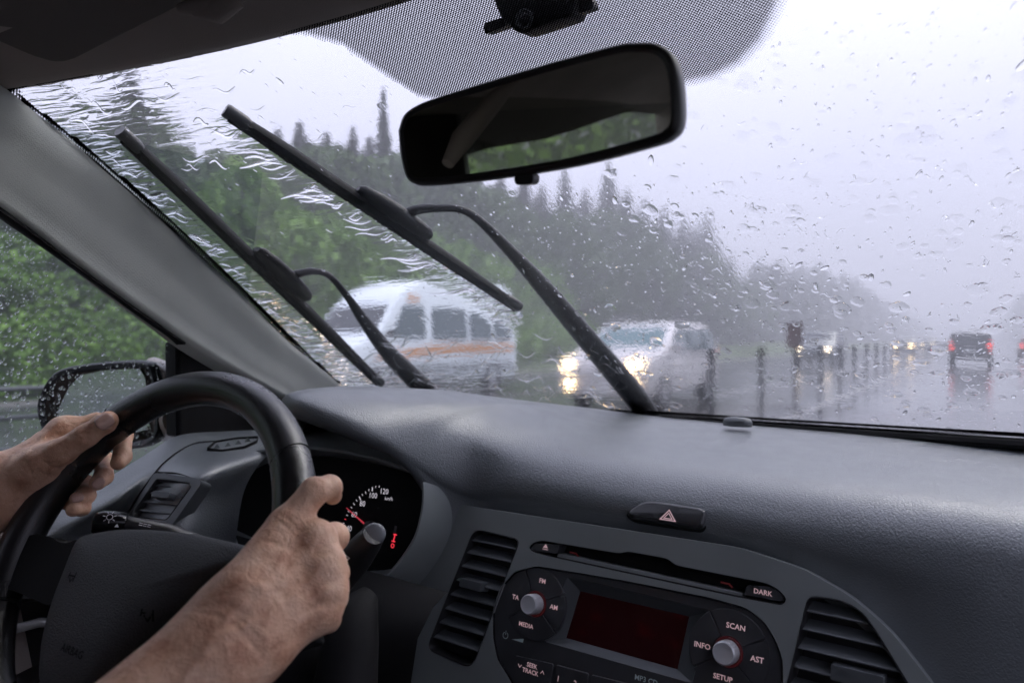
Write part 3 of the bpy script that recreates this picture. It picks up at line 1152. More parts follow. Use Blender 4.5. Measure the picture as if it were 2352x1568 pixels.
# oncoming minibus: y forward in its own frame, it drives towards us (heading pi)
van_prof = [(2.75, 0.42), (2.86, 0.62), (2.80, 0.98), (2.62, 1.12), (2.02, 1.30), (1.42, 2.02), (1.12, 2.26), (0.55, 2.52), (-0.2, 2.60), (-2.35, 2.58), (-2.68, 2.46), (-2.78, 1.3), (-2.80, 0.48), (-2.6, 0.36), (2.5, 0.34)]
vehicle('minibus', (-10.5, 11.35, 0), pi, van_prof, 1.2, 1.0, 0.10,
        [([(1.62, 1.28), (0.62, 1.28), (0.62, 1.94), (1.24, 1.94)], 'paleglass'),
         ([(0.36, 1.28), (-0.78, 1.28), (-0.78, 1.94), (0.36, 1.94)], 'paleglass'),
         ([(-0.98, 1.28), (-1.74, 1.28), (-1.74, 1.94), (-0.98, 1.94)], 'paleglass'),
         ([(-1.92, 1.28), (-2.56, 1.28), (-2.54, 1.94), (-1.92, 1.94)], 'paleglass')],
        ((1.94, 1.40), (1.48, 1.94)), ((-2.74, 1.4), (-2.70, 2.1)), paint_white, (1.85, -1.75), 0.35,
        'white high-roofed minibus with an orange side stripe passing on the oncoming carriageway', 'minibus',
        lamps=[('headlight', 0.78, 2.80, 0.80, 0.36, 0.2, 1, 'lampdim'), ('indicator', 0.70, 2.84, 0.60, 0.3, 0.10, 1, 'amber'), ('tail_light', 0.86, -2.80, 0.95, 0.12, 0.3, -1, 'tail')],
        stripe=([(1.9, 0.95), (1.2, 1.05), (0.5, 1.12), (-0.5, 1.15), (-2.6, 1.15)], [(2.2, 0.86), (1.2, 0.88), (0.5, 0.95), (-0.5, 0.99), (-2.6, 0.99)]),
        extra=multi(bumpers(2.78, -2.76, 0.34, 0.56, 0.95, vt['trim']), wing_mirrors(1.75, 1.38, 0.98, vt['trim']), roof_sign, window_frames, plate_on(2.88, 0.48)))

# oncoming people carrier with its lamps lit
mpv_prof = [(2.1, 0.35), (2.22, 0.55), (2.18, 0.80), (2.02, 0.94), (1.30, 1.06), (0.62, 1.50), (0.3, 1.57), (-1.0, 1.58), (-1.35, 1.50), (-1.62, 1.08), (-1.66, 0.5), (-1.55, 0.34), (1.9, 0.27)]
vehicle('people_carrier', (-5.42, 12.8, 0), pi, mpv_prof, 1.0, 0.87, 0.22,
        [([(0.98, 1.06), (0.12, 1.05), (0.12, 1.46), (0.52, 1.46)], 'paleglass'), ([(0.02, 1.05), (-0.74, 1.05), (-0.74, 1.47), (0.02, 1.47)], 'paleglass'), ([(-0.84, 1.05), (-1.42, 1.07), (-1.26, 1.46), (-0.84, 1.47)], 'paleglass')],
        ((1.22, 1.11), (0.66, 1.47)), ((-1.58, 1.1), (-1.38, 1.45)), paint_cream, (1.36, -1.0), 0.32,
        'white people carrier coming towards us with headlamps glowing behind the longer wiper arm', 'car',
        lamps=[('headlight', 0.64, 2.16, 0.80, 0.30, 0.15, 1, 'lamp'), ('fog_lamp', 0.60, 2.22, 0.46, 0.16, 0.10, 1, 'lamp'), ('tail_light', 0.76, -1.66, 0.95, 0.12, 0.3, -1, 'tail')],
        extra=multi(bumpers(2.14, -1.6, 0.28, 0.50, 0.82, paint_cream), wing_mirrors(0.98, 1.12, 0.85, paint_cream), plate_on(2.25, 0.42)), front_glass='tealglass')

suv_prof = [(2.1, 0.42), (2.22, 0.62), (2.15, 0.95), (1.95, 1.05), (1.1, 1.15), (0.45, 1.66), (0.1, 1.74), (-1.7, 1.74), (-2.0, 1.64), (-2.22, 1.1), (-2.25, 0.5), (-2.1, 0.36), (1.9, 0.34)]
suvw = [([(0.82, 1.14), (0.0, 1.12), (0.0, 1.6), (0.4, 1.6)], 'glass'), ([(-0.1, 1.12), (-0.95, 1.12), (-0.95, 1.62), (-0.1, 1.62)], 'glass'), ([(-1.05, 1.12), (-1.9, 1.14), (-1.78, 1.6), (-1.05, 1.62)], 'glass')]
vehicle('off_road_car', (-0.38, 43.5, 0), 0, suv_prof, 1.1, 0.92, 0.16, suvw, ((1.02, 1.2), (0.5, 1.62)), ((-2.18, 1.16), (-2.03, 1.58)), paint_dark, (1.35, -1.35), 0.36,
        'dark off-road car driving ahead in our lane with two red tail lamps', 'car',
        lamps=[('headlight', 0.7, 2.16, 0.85, 0.3, 0.15, 1, 'lampdim'), ('tail_light', 0.80, -2.26, 1.0, 0.17, 0.32, -1, 'tail')],
        extra=multi(bumpers(2.14, -2.18, 0.36, 0.60, 0.88, vt['trim']), plate_on(-2.29, 0.78)))
vehicle('small_car', (3.2, 62, 0), 0, mpv_prof, 1.0, 0.87, 0.22, [([(0.98, 1.06), (0.12, 1.05), (0.12, 1.46), (0.52, 1.46)], 'glass'), ([(0.02, 1.05), (-0.74, 1.05), (-0.74, 1.47), (0.02, 1.47)], 'glass')],
        ((1.22, 1.11), (0.66, 1.47)), ((-1.58, 1.1), (-1.38, 1.45)), paint_red, (1.36, -1.0), 0.32,
        'dim dark red car at the far edge of the road with a tail lamp lit', 'car',
        lamps=[('tail_light', 0.74, -1.68, 0.92, 0.2, 0.3, -1, 'tail')], extra=bumpers(2.14, -1.6, 0.28, 0.5, 0.82, vt['trim']))
vehicle('dark_car', (-7.0, 39.5, 0), pi, suv_prof, 1.1, 0.92, 0.16, suvw, ((1.02, 1.2), (0.5, 1.62)), None, paint_slate, (1.35, -1.35), 0.36,
        'slate grey car oncoming in the mist right behind the marker board', 'car',
        lamps=[('headlight', 0.7, 2.2, 0.82, 0.26, 0.14, 1, 'lampdim')], extra=bumpers(2.14, -2.18, 0.36, 0.60, 0.88, vt['trim']))
vehicle('distant_car', (-6.2, 80, 0), pi, mpv_prof, 1.0, 0.87, 0.22, [([(0.98, 1.06), (-1.42, 1.06), (-1.26, 1.46), (0.52, 1.46)], 'glass')], ((1.22, 1.11), (0.66, 1.47)), None, paint_slate, (1.36, -1.0), 0.32,
        'distant oncoming car whose bright headlamps glitter past the last barrier posts', 'car',
        lamps=[('headlight', 0.64, 2.2, 0.80, 0.5, 0.36, 1, 'lamp')])
vehicle('distant_car', (-6.2, 118, 0), pi, suv_prof, 1.1, 0.92, 0.16, [([(0.82, 1.14), (-1.9, 1.12), (-1.8, 1.6), (0.4, 1.6)], 'glass')], ((1.02, 1.2), (0.5, 1.62)), None, paint_dark, (1.35, -1.35), 0.36,
        'farthest oncoming car, only two dim lamps just left of the dark off-road car', 'car',
        lamps=[('headlight', 0.7, 2.2, 0.85, 0.45, 0.3, 1, 'lampdim')])

# ================================================================== our car
car = empty('car', (-0.32, 0.3, 0))
tag(car, 'cabin of the car we ride in, seen from the front passenger seat', 'car')
XC = -0.32


def C(x, y, z):
    return np.array([x, y, z + EYE])


def part(mb, name, m, parent=None, **k):
    return mb.build(name, m, parent or car, **k)


# ---- windscreen surface
def WS(s, v, off=0.0):
    hw = 0.60 + 0.12 * v
    dx = s * hw
    top = np.array([XC + dx, 0.50 - 0.50 * dx * dx, 0.335 - 0.13 * dx * dx])
    bot = np.array([XC + dx, 1.20 - 0.60 * dx * dx, -0.135 + 0.08 * dx * dx])
    p = top * (1 - v) + bot * v
    n = np.array([0.0, 0.557, 0.83])
    p = p + n * (0.022 * 4 * v * (1 - v) * (1 - 0.5 * s * s) + off)
    return p + np.array([0, 0, EYE])


def ws_normal(s, v):
    e = 1e-3
    a = WS(s + e, v) - WS(s - e, v); b = WS(s, v + e) - WS(s, v - e)
    n = unit(np.cross(a, b))
    return n if n[2] > 0 else -n


def to_px(p):
    q = np.asarray(p) - CAM
    d = q @ FW
    return 1176 + 1568 * (q @ RT) / d, 784 - 1568 * (q @ UP) / d, d


def ws_at(px, py):
    s, v = 0.0, 0.5
    for _ in range(25):
        x, y, d = to_px(WS(s, v))
        e = 1e-4
        x1, y1, _d = to_px(WS(s + e, v)); x2, y2, _d = to_px(WS(s, v + e))
        J = np.array([[(x1 - x) / e, (x2 - x) / e], [(y1 - y) / e, (y2 - y) / e]])
        dl = np.linalg.solve(J, np.array([px - x, py - y]))
        m = np.max(np.abs(dl))
        if m > 0.3:
            dl *= 0.3 / m
        s += dl[0]; v += dl[1]
        if m < 1e-7:
            break
    return s, v


def glass_mat(wet):
    m = bpy.data.materials.new('rain-wet glass' if wet else 'windscreen glass')
    m.use_nodes = True
    nt = m.node_tree
    nt.nodes.remove(nt.nodes['Principled BSDF'])
    N = nt.nodes.new; L = nt.links.new
    g = N('ShaderNodeBsdfGlass'); g.inputs['IOR'].default_value = 1.38
    g.inputs['Roughness'].default_value = 0.0
    g.inputs['Color'].default_value = (0.97, 0.98, 0.985, 1)
    L(g.outputs[0], nt.nodes['Material Output'].inputs[0])
    if not wet:
        return m
    # water film: streaky runs, fine ripples and rounded flat drops, thicker where the attribute says so
    uv = N('ShaderNodeUVMap')
    at = N('ShaderNodeAttribute'); at.attribute_name = 'wet'
    sep = N('ShaderNodeSeparateColor'); L(at.outputs['Color'], sep.inputs[0])

    def mp(sc, rot=0.0):
        q = N('ShaderNodeMapping'); q.inputs['Scale'].default_value = sc; q.inputs['Rotation'].default_value = (0, 0, rot)
        L(uv.outputs[0], q.inputs['Vector']); return q
    n1 = N('ShaderNodeTexNoise'); n1.inputs['Scale'].default_value = 1.0; n1.inputs['Detail'].default_value = 2.5; n1.inputs['Distortion'].default_value = 0.9
    L(mp((23, 98, 1), 0.12).outputs[0], n1.inputs['Vector'])          # broad sideways runs
    n2 = N('ShaderNodeTexNoise'); n2.inputs['Scale'].default_value = 1.0; n2.inputs['Detail'].default_value = 3
    L(mp((260, 130, 1), 0.3).outputs[0], n2.inputs['Vector'])          # fine speckle of film
    v3 = N('ShaderNodeTexVoronoi'); v3.feature = 'F1'; v3.inputs['Scale'].default_value = 1.0
    L(mp((52, 46, 1)).outputs[0], v3.inputs['Vector'])                 # rounded flat drops
    r3 = N('ShaderNodeMapRange'); r3.interpolation_type = 'SMOOTHSTEP'
    r3.inputs[1].default_value = 0.18; r3.inputs[2].default_value = 0.30; r3.inputs[3].default_value = 1.0; r3.inputs[4].default_value = 0.0
    L(v3.outputs['Distance'], r3.inputs[0])
    # keep only some of the cells
    keep = N('ShaderNodeMath'); keep.operation = 'GREATER_THAN'; keep.inputs[1].default_value = 0.72
    sc3 = N('ShaderNodeSeparateColor'); L(v3.outputs['Color'], sc3.inputs[0]); L(sc3.outputs[0], keep.inputs[0])
    k3 = N('ShaderNodeMath'); k3.operation = 'MULTIPLY'; L(r3.outputs[0], k3.inputs[0]); L(keep.outputs[0], k3.inputs[1])

    def scaled(a, b_, amt):
        q = N('ShaderNodeMath'); q.operation = 'MULTIPLY'; L(a, q.inputs[0]); L(b_, q.inputs[1])
        w = N('ShaderNodeMath'); w.operation = 'MULTIPLY'; w.inputs[1].default_value = amt; L(q.outputs[0], w.inputs[0]); return w
    a = scaled(n1.outputs['Fac'], sep.outputs[0], 0.0026)
    b_ = scaled(n2.outputs['Fac'], sep.outputs[1], 0.000085)
    c_ = scaled(k3.outputs[0], sep.outputs[2], 0.00022)
    ad = N('ShaderNodeMath'); ad.operation = 'ADD'; L(a.outputs[0], ad.inputs[0]); L(b_.outputs[0], ad.inputs[1])
    ad2 = N('ShaderNodeMath'); ad2.operation = 'ADD'; L(ad.outputs[0], ad2.inputs[0]); L(c_.outputs[0], ad2.inputs[1])
    bp = N('ShaderNodeBump'); bp.inputs['Strength'].default_value = 1.0; bp.inputs['Distance'].default_value = 1.0
    L(ad2.outputs[0], bp.inputs['Height']); L(bp.outputs[0], g.inputs['Normal'])
    return m


# wiper lines on the glass: blade ends and the water they push ahead of them
BL1 = [(275, 325), (865, 885)]
BL2 = [(520, 275), (1180, 712)]
CLEAR = [(42, 203), (60, 196), (158, 182), (245, 161), (350, 136), (455, 112), (560, 89), (630, 80), (700, 84), (784, 107), (845, 149), (901, 187), (961, 226),
         (1100, 250), (1300, 260), (1500, 225), (1563, 201), (1647, 184), (1717, 149), (1773, 93), (1806, 28), (1818, 0), (1830, -60), (1840, -250), (9000, -250), (9000, 1600),
         (2352, 994), (2076, 976), (1783, 959), (1490, 943), (1200, 933), (1000, 926), (907, 918), (800, 905), (782, 878), (677, 781), (556, 660), (396, 505), (242, 370), (165, 308), (105, 262), (56, 226)]


def in_poly(x, y, P):
    c = False
    n = len(P)
    j = n - 1
    for i in range(n):
        if (P[i][1] > y) != (P[j][1] > y) and x < (P[j][0] - P[i][0]) * (y - P[i][1]) / (P[j][1] - P[i][1]) + P[i][0]:
            c = not c
        j = i
    return c


def seg_dist(x, y, a, b):
    ax, ay = a; bx, by = b
    t = max(0, min(1, ((x - ax) * (bx - ax) + (y - ay) * (by - ay)) / ((bx - ax) ** 2 + (by - ay) ** 2)))
    return math.hypot(x - ax - t * (bx - ax), y - ay - t * (by - ay)), t


def sst(a, b, x):
    t = max(0.0, min(1.0, (x - a) / (b - a)))
    return t * t * (3 - 2 * t)


NS, NV = 150, 90
Sx = np.linspace(-1.14, 1.08, NS); Vx = np.linspace(-0.05, 1.05, NV)


def wetness(px, py, d):
    """how thick the rain film stands: wave runs, speckle, flat drops"""
    if d < 0.1:
        return (0.2, 0.6, 1.0)
    # right of blade 1 and left of blade 2 etc.: signed side of each blade line
    def side(B):
        (ax, ay), (bx, by) = B
        return ((bx - ax) * (py - ay) - (by - ay) * (px - ax)) / math.hypot(bx - ax, by - ay)   # >0 : left/below
    s1, s2 = side(BL1), side(BL2)
    d1, _t = seg_dist(px, py, *BL1); d2, _t = seg_dist(px, py, *BL2)
    wave = 0.017
    if s1 > 0:                                   # between pillar and the left blade
        wave = 0.95
    elif s2 > 0:                                 # swept just now by the left blade
        wave = 0.03 + 0.55 * sst(60, 5, d2)
    if py < 330 and px < 560:
        wave = max(wave, 0.30 * sst(620, 420, px) * sst(80, 160, py + px * 0.2))
    wave = max(wave, 0.55 * sst(820, 930, py) * sst(1250, 900, px))
    sp = 0.30
    sp += 0.75 * sst(1050, 1250, px) * sst(2050, 1700, px) * sst(330, 500, py)
    sp += 0.35 * sst(760, 860, py)
    if s2 > 0 and s1 <= 0:
        sp = min(sp, 0.28) + 0.25 * sst(600, 750, py)
    low = sst(690, 860, py) * sst(1150, 1350, px) * sst(1500, 1400, px)
    wave += 0.004 * low
    sp += 0.30 * low + 0.05 * sst(1480, 1560, px) * sst(660, 760, py)
    dr = 0.15 + 0.95 * sst(1250, 1450, px)
    sp *= 1 - 0.52 * sst(1480, 1560, px) * sst(660, 740, py)
    return (wave, sp, dr)


def vof(co):
    """distance down the glass from its top edge"""
    dx = co[0] - XC
    return ((co[1] - (0.50 - 0.50 * dx * dx)) * 0.83 - (co[2] - EYE - (0.335 - 0.13 * dx * dx)) * 0.557)


wsO = empty('windscreen', (XC, 0.85, EYE + 0.1), parent=car)
tag(wsO, 'rain-covered windscreen')
mb = MB()
mb.grid([[WS(s, v, -0.005) for v in Vx] for s in Sx])
inner = [[WS(s, v, 0.0) for v in Vx] for s in Sx]
mb.grid(inner, mi=1, flip=True)
e0 = [WS(s, Vx[0], -0.005) for s in Sx] + [WS(Sx[-1], v, -0.005) for v in Vx[1:]] + [WS(s, Vx[-1], -0.005) for s in Sx[::-1][1:]] + [WS(Sx[0], v, -0.005) for v in Vx[::-1][1:-1]]
e1 = [WS(s, Vx[0], 0) for s in Sx] + [WS(Sx[-1], v, 0) for v in Vx[1:]] + [WS(s, Vx[-1], 0) for s in Sx[::-1][1:]] + [WS(Sx[0], v, 0) for v in Vx[::-1][1:-1]]
mb.rings([e0, e1])
gl = mb.build('windscreen_glass', [glass_mat(False), glass_mat(True)], wsO, smooth=60)
bmm = bmesh.new(); bmm.from_mesh(gl.data)
bmesh.ops.remove_doubles(bmm, verts=bmm.verts, dist=1e-5)
bmesh.ops.recalc_face_normals(bmm, faces=bmm.faces)
uvl = bmm.loops.layers.uv.new('UVMap')
for f in bmm.faces:
    for lp in f.loops:
        co = lp.vert.co
        lp[uvl].uv = (co.x - XC, vof(co))
bmm.to_mesh(gl.data); bmm.free()
wa = gl.data.attributes.new('wet', 'FLOAT_COLOR', 'POINT')
for i, vx_ in enumerate(gl.data.vertices):
    x, y, d = to_px(vx_.co)
    w = wetness(x, y, d)
    wa.data[i].color = (w[0], w[1], w[2], 1)
gl.data.set_sharp_from_angle(angle=radians(60))

# ---- black ceramic border with its dot pattern, printed on the inside of the glass
CL3 = []
for i in range(len(CLEAR)):
    a, b = CLEAR[i - 1], CLEAR[i]
    n = max(2, int(math.hypot(a[0] - b[0], a[1] - b[1]) / 3))
    if max(abs(a[0]), abs(b[0])) > 5000:
        continue
    for t in np.linspace(0, 1, n, endpoint=False):
        CL3.append((a[0] + (b[0] - a[0]) * t, a[1] + (b[1] - a[1]) * t))
CLP = np.array([WS(*ws_at(x, y), -0.0068) for x, y in CL3])
FS, FV = 380, 240
Sf = np.linspace(-1.13, 1.07, FS); Vf = np.linspace(-0.04, 1.04, FV)
Pg = np.array([[WS(s, v, -0.0068) for v in Vf] for s in Sf])
Tg = np.zeros((FS, FV))
for i in range(FS):
    dd = np.sqrt(((Pg[i][:, None, :] - CLP[None]) ** 2).sum(2)).min(1)
    for j in range(FV):
        x, y, d = to_px(Pg[i, j])
        ins = d < 0.1 or in_poly(x, y, CLEAR)
        band = (560 < x < 1900) and y < 330
        if ins:
            Tg[i, j] = -1.0 - dd[j] / 0.004 * 0.9
        elif band:
            Tg[i, j] = min(-1.0 + dd[j] / 0.014 * 1.2, 0.30)
        else:
            Tg[i, j] = min(-1.0 + dd[j] / 0.0030 * 2.1, 1.3)
mb = MB()
keepi = {}
for i in range(FS):
    for j in range(FV):
        keepi[(i, j)] = i * FV + j
fs = []
for i in range(FS - 1):
    for j in range(FV - 1):
        if max(Tg[i, j], Tg[i + 1, j], Tg[i, j + 1], Tg[i + 1, j + 1]) > -1.05:
            fs.append((i * FV + j, i * FV + j + 1, (i + 1) * FV + j + 1, (i + 1) * FV + j))
mb.add(Pg.reshape(-1, 3), fs)
fm = bpy.data.materials.new('black ceramic dots'); fm.use_nodes = True
nt = fm.node_tree
nt.nodes.remove(nt.nodes['Principled BSDF'])
N = nt.nodes.new; LK = nt.links.new
tr = N('ShaderNodeBsdfTransparent'); df = N('ShaderNodeBsdfDiffuse'); df.inputs[0].default_value = (0.008, 0.008, 0.009, 1)
ms = N('ShaderNodeMixShader'); LK(tr.outputs[0], ms.inputs[1]); LK(df.outputs[0], ms.inputs[2]); LK(ms.outputs[0], nt.nodes['Material Output'].inputs[0])
uv = N('ShaderNodeUVMap'); sx = N('ShaderNodeSeparateXYZ'); LK(uv.outputs[0], sx.inputs[0])
cs = []
for k in (0, 1):
    q = N('ShaderNodeMath'); q.operation = 'MULTIPLY'; q.inputs[1].default_value = 2 * pi / 0.0031; LK(sx.outputs[k], q.inputs[0])
    c = N('ShaderNodeMath'); c.operation = 'COSINE'; LK(q.outputs[0], c.inputs[0]); cs.append(c)
pr = N('ShaderNodeMath'); pr.operation = 'MULTIPLY'; LK(cs[0].outputs[0], pr.inputs[0]); LK(cs[1].outputs[0], pr.inputs[1])
at = N('ShaderNodeAttribute'); at.attribute_name = 'cover'
lt = N('ShaderNodeMath'); lt.operation = 'LESS_THAN'; LK(pr.outputs[0], lt.inputs[0]); LK(at.outputs['Fac'], lt.inputs[1]); LK(lt.outputs[0], ms.inputs[0])
fo = mb.build('dotted_border', fm, wsO, smooth=60)
ca = fo.data.attributes.new('cover', 'FLOAT', 'POINT')
ca.data.foreach_set('value', Tg.reshape(-1).astype(np.float32))
ul = fo.data.uv_layers.new(name='UVMap')
for lp in fo.data.loops:
    co = fo.data.vertices[lp.vertex_index].co
    ul.data[lp.index].uv = (co.x - XC, vof(co))

# ---- roof lining
def header(dx):
    return np.array([XC + dx, 0.50 - 0.50 * dx * dx - 0.018, 0.335 - 0.13 * dx * dx - 0.006])


mb = MB()
rows = []
for dx in np.linspace(-0.67, 0.67, 41):
    h = header(dx)
    side = max(0, abs(dx) - 0.5)
    rows.append([C(*(h + np.array(o))) for o in ((0, 0.03, 0.012), (0, 0.012, 0.004), (0, 0.0, 0.0), (0, -0.012, 0.001), (0, -0.03, 0.006), (0, -0.075, 0.018 - side * 0.05), (0, -0.082, 0.0215 - side * 0.05), (0, -0.09, 0.0215 - side * 0.06),
                                                 (0, -0.2, 0.034 - side * 0.15), (0, -0.5, 0.050 - side * 0.3), (0, -1.0, 0.045 - side * 0.3), (0, -1.7, 0.03 - side * 0.3), (0, -2.3, 0.0 - side * 0.3))])
mb.grid(rows)
part(mb, 'roof_lining', M['lining'], smooth=70)
# sun visor folded up against the roof on the driver's side
fr = Frame(C(-0.66, 0.275, 0.318), (0.99, 0.02, 0.06), (0, -1, 0.16))
mb = MB()
mb.plate(fr, rounded([(-0.16, -0.06), (0.20, -0.075), (0.20, 0.085), (-0.16, 0.085)], 0.035, 5), -0.016, 0.004, back=True)
part(mb, 'sun_visor', mat('visor cloth', (0.13, 0.12, 0.115), 0.9, 0.15, bump=('noise', 800, 0.0005)), bevel=0.006, seg=3)
mb = MB()
for a, b in (((410, 22), (555, -12)), ((445, 30), (550, 2))):
    p = PD(a[0], a[1], 0.60); q = PD(b[0], b[1], 0.60)
    mb.tube([p, p * 0.5 + q * 0.5 + np.array([0, 0, -0.004]), q], [0.004, 0.011, 0.006], n=10)
part(mb, 'visor_pivot', M['lining'], smooth=70)
fr = Frame(PD(45, 20, 0.66), (1, 0.25, 0.12), (0, -1, 0.3))
mb = MB()
mb.plate(fr, rounded([(-0.06, -0.012), (0.035, -0.012), (0.035, 0.02), (-0.06, 0.02)], 0.006), 0.0, 0.006)
mb.plate(fr, rounded([(-0.05, -0.007), (-0.005, -0.007), (-0.005, 0.012), (-0.05, 0.012)], 0.003), 0.006, 0.012)
part(mb, 'visor_clip', M['beige'], bevel=0.002)

# ---- windscreen pillar trim (left): from the roof down to the dashboard
PA = [PX(-60, 440, -0.86), PX(0, 481, -0.88), PX(70, 530, -0.895), PX(175, 610, -0.91), PX(280, 687, -0.925), PX(350, 736, -0.935), PX(420, 785, -0.94), PX(525, 848, -0.95), PX(630, 904, -0.95), PX(690, 935, -0.95)]
PB = [PX(-60, 150, -0.91), PX(14, 206, -0.92), PX(105, 277, -0.935), PX(213, 358, -0.95), PX(358, 486, -0.965), PX(445, 572, -0.98), PX(532, 660, -0.99), PX(648, 784, -1.0), PX(754, 873, -1.0), PX(830, 940, -1.0)]
PAr, PBr = catmull(PA, 40), catmull(PB, 40)
mb = MB()
rows = []
for a, b in zip(PAr, PBr):
    w = b - a
    toward = unit(CAM - (a + b) / 2)
    toward = unit(toward - unit(w) * np.dot(toward, unit(w)))
    ln = np.linalg.norm(w)
    prof = [(0.0, -0.12), (0.0, 0.0), (0.03, 0.05), (0.065, 0.058), (0.105, 0.048), (0.19, 0.072), (0.30, 0.10), (0.42, 0.106), (0.52, 0.122), (0.62, 0.155), (0.72, 0.172), (0.82, 0.165), (0.91, 0.125), (0.97, 0.055), (0.99, -0.01), (0.97, -0.12)]
    rows.append([a + w * t + toward * ln * h for t, h in prof])
mb.grid(rows)
part(mb, 'pillar_trim', M['fabric'], smooth=80)
# black seal along the window opening
mb = MB()
SA = [PX(-60, 455, -0.885), PX(0, 503, -0.90), PX(105, 575, -0.915), PX(210, 649, -0.93), PX(315, 726, -0.945), PX(385, 775, -0.955), PX(404, 795, -0.962)]
SAr = catmull(SA, 30); PAs = catmull(PA[:7], 30)
rows = []
for a, b in zip(SAr, PAs):
    rows.append([a + np.array([-0.05, 0.03, 0]), a, a * 0.6 + b * 0.4 + np.array([0.012, -0.008, 0]), b + np.array([0.006, 0, -0.004]), b + np.array([-0.02, 0.02, 0.01])])
mb.grid(rows)
part(mb, 'window_seal', M['rubber'], smooth=60)
# black corner panel where the door mirror is fixed
mb = MB()
sail = [(405, 785), (425, 785), (530, 845), (650, 912), (660, 1010), (560, 1008), (408, 1004)]
o1 = [PX(x, y, -0.965) for x, y in sail]
mb.add(o1 + [p + np.array([-0.03, 0, 0]) for p in o1], [tuple(range(7))] + [(i, 7 + i, 7 + (i + 1) % 7, (i + 1) % 7) for i in range(7)])
part(mb, 'mirror_corner_panel', M['mattblack'], smooth=0, bevel=0.004)
mb = MB()
mb.tube([PX(408, 792, -0.962), PX(409, 900, -0.962), PX(410, 1004, -0.962)], 0.004, n=8)
part(mb, 'window_guide', M['rubber'])

# ---- driver's door: pane, sill, inner panel
def side_x(y, z):
    return -1.0 + 0.20 * max(0, z + 0.14)


mb = MB()
ys = np.linspace(-1.7, 0.66, 18); zs = np.linspace(-0.24, 0.265, 8)
mb.grid([[C(side_x(y, z) - 0.004, y, z) for z in zs] for y in ys])
part(mb, 'door_window', M['pane'], smooth=60)
mb = MB()
rows = []
for y in np.linspace(-0.9, 0.37, 10):
    rows.append([C(-1.03, y, -0.145), C(-0.985, y, -0.142), C(-0.965, y, -0.155), C(-0.955, y, -0.24), C(-0.95, y, -0.33), C(-0.945, y, -0.42), C(-0.955, y, -0.75)])
mb.grid(rows)
rows2 = []
for y in np.linspace(0.37, 0.66, 4):
    rows2.append([C(-0.955, y, -0.25), C(-0.95, y, -0.33), C(-0.945, y, -0.42), C(-0.955, y, -0.75)])
mb.grid(rows2)
dp = part(mb, 'door_panel', M['beige'], smooth=60)
# dark inner handle bowl with its lever
fr = Frame(PX(42, 1470, -0.94), (0.35, 0.93, 0), (0, 0, 1))
mb = MB()
bowl = [(0.062 * math.copysign(abs(cos(a)) ** 0.8, cos(a)), 0.05 * math.copysign(abs(sin(a)) ** 0.8, sin(a))) for a in np.linspace(0, 2 * pi, 33)[:-1]]
mb.rings([[fr.P(a * 1.12, b * 1.12, 0.004) for a, b in bowl], [fr.P(a * 1.04, b * 1.04, 0.012) for a, b in bowl], [fr.P(a * 0.94, b * 0.94, 0.008) for a, b in bowl], [fr.P(a * 0.8, b * 0.8, -0.012) for a, b in bowl]], cap1=True)
hb = part(mb, 'handle_bowl', M['black'], dp, smooth=50)
mb = MB()
mb.tube([fr.P(-0.04, -0.002, 0.004), fr.P(-0.015, 0.018, 0.014), fr.P(0.02, 0.022, 0.016), fr.P(0.05, 0.012, 0.006)], [0.004, 0.0055, 0.0055, 0.004], n=10)
part(mb, 'handle', M['silver'], dp, smooth=60)
# rear half of the cabin: roof rails, door post, right door, seats' backs, floor
for sg, nm in ((-1, 'roof_rail'), (1, 'roof_rail')):
    mb = MB()
    rows = []
    for y in np.linspace(-1.75, 0.28, 16):
        zb = 0.165 + (y + 0.34) * 0.10 if y > -0.34 else float(np.interp(-y, [0.34, 0.55, 0.8, 1.0, 1.35, 1.75], [0.165, 0.188, 0.192, 0.208, 0.245, 0.27]))
        xo = XC + sg * 0.60
        rows.append([C(xo - sg * 0.03, y, 0.318 - max(0, y) * 0.1), C(xo + sg * 0.005, y, 0.300), C(xo + sg * 0.03, y, 0.5 * zb + 0.145), C(xo + sg * 0.045, y, zb + 0.02), C(xo + sg * 0.055, y, zb), C(xo + sg * 0.085, y, zb + 0.03), C(xo + sg * 0.085, y, 0.30)])
    mb.grid(rows)
    part(mb, nm, mat('rail cloth', (0.20, 0.185, 0.17), 0.9, 0.15), smooth=60)
mb = MB()
mb.grid([[C(XC - 0.655, -0.18, -0.16), C(XC - 0.60, -0.12, 0.26)], [C(XC - 0.625, -0.38, -0.16), C(XC - 0.585, -0.34, 0.26)], [C(XC - 0.655, -0.44, -0.16), C(XC - 0.60, -0.38, 0.26)]])
part(mb, 'door_post', M['black'], smooth=60, solid=0.03)
mb = MB()
mb.tube([C(-0.84, -0.20, 0.16), C(-0.835, -0.25, 0.20), C(-0.84, -0.40, 0.275), C(-0.85, -0.50, 0.315)], [0.012, 0.022, 0.020, 0.012], n=14)
part(mb, 'belt_guide', M['beige'], smooth=70)
mb = MB()
mb.grid([[C(0.39, y, -0.14), C(0.34, y, -0.16), C(0.33, y, -0.45), C(0.34, y, -0.8)] for y in np.linspace(-1.0, 0.7, 6)], flip=True)
part(mb, 'passenger_door_panel', M['beige'], smooth=50)
mb = MB()
mb.grid([[C(x, y, -0.80) for y in np.linspace(-1.4, 1.2, 6)] for x in np.linspace(-1.0, 0.36, 6)])
part(mb, 'floor_light_block', M['mattblack'], smooth=0)  # dark sheet added out of view to block light from the road below
mb = MB()
mb.grid([[C(x, -1.25 - 0.1 * (z + 0.1), z) for z in np.linspace(-0.8, 0.02, 6)] for x in np.linspace(-1.0, 0.36, 6)])
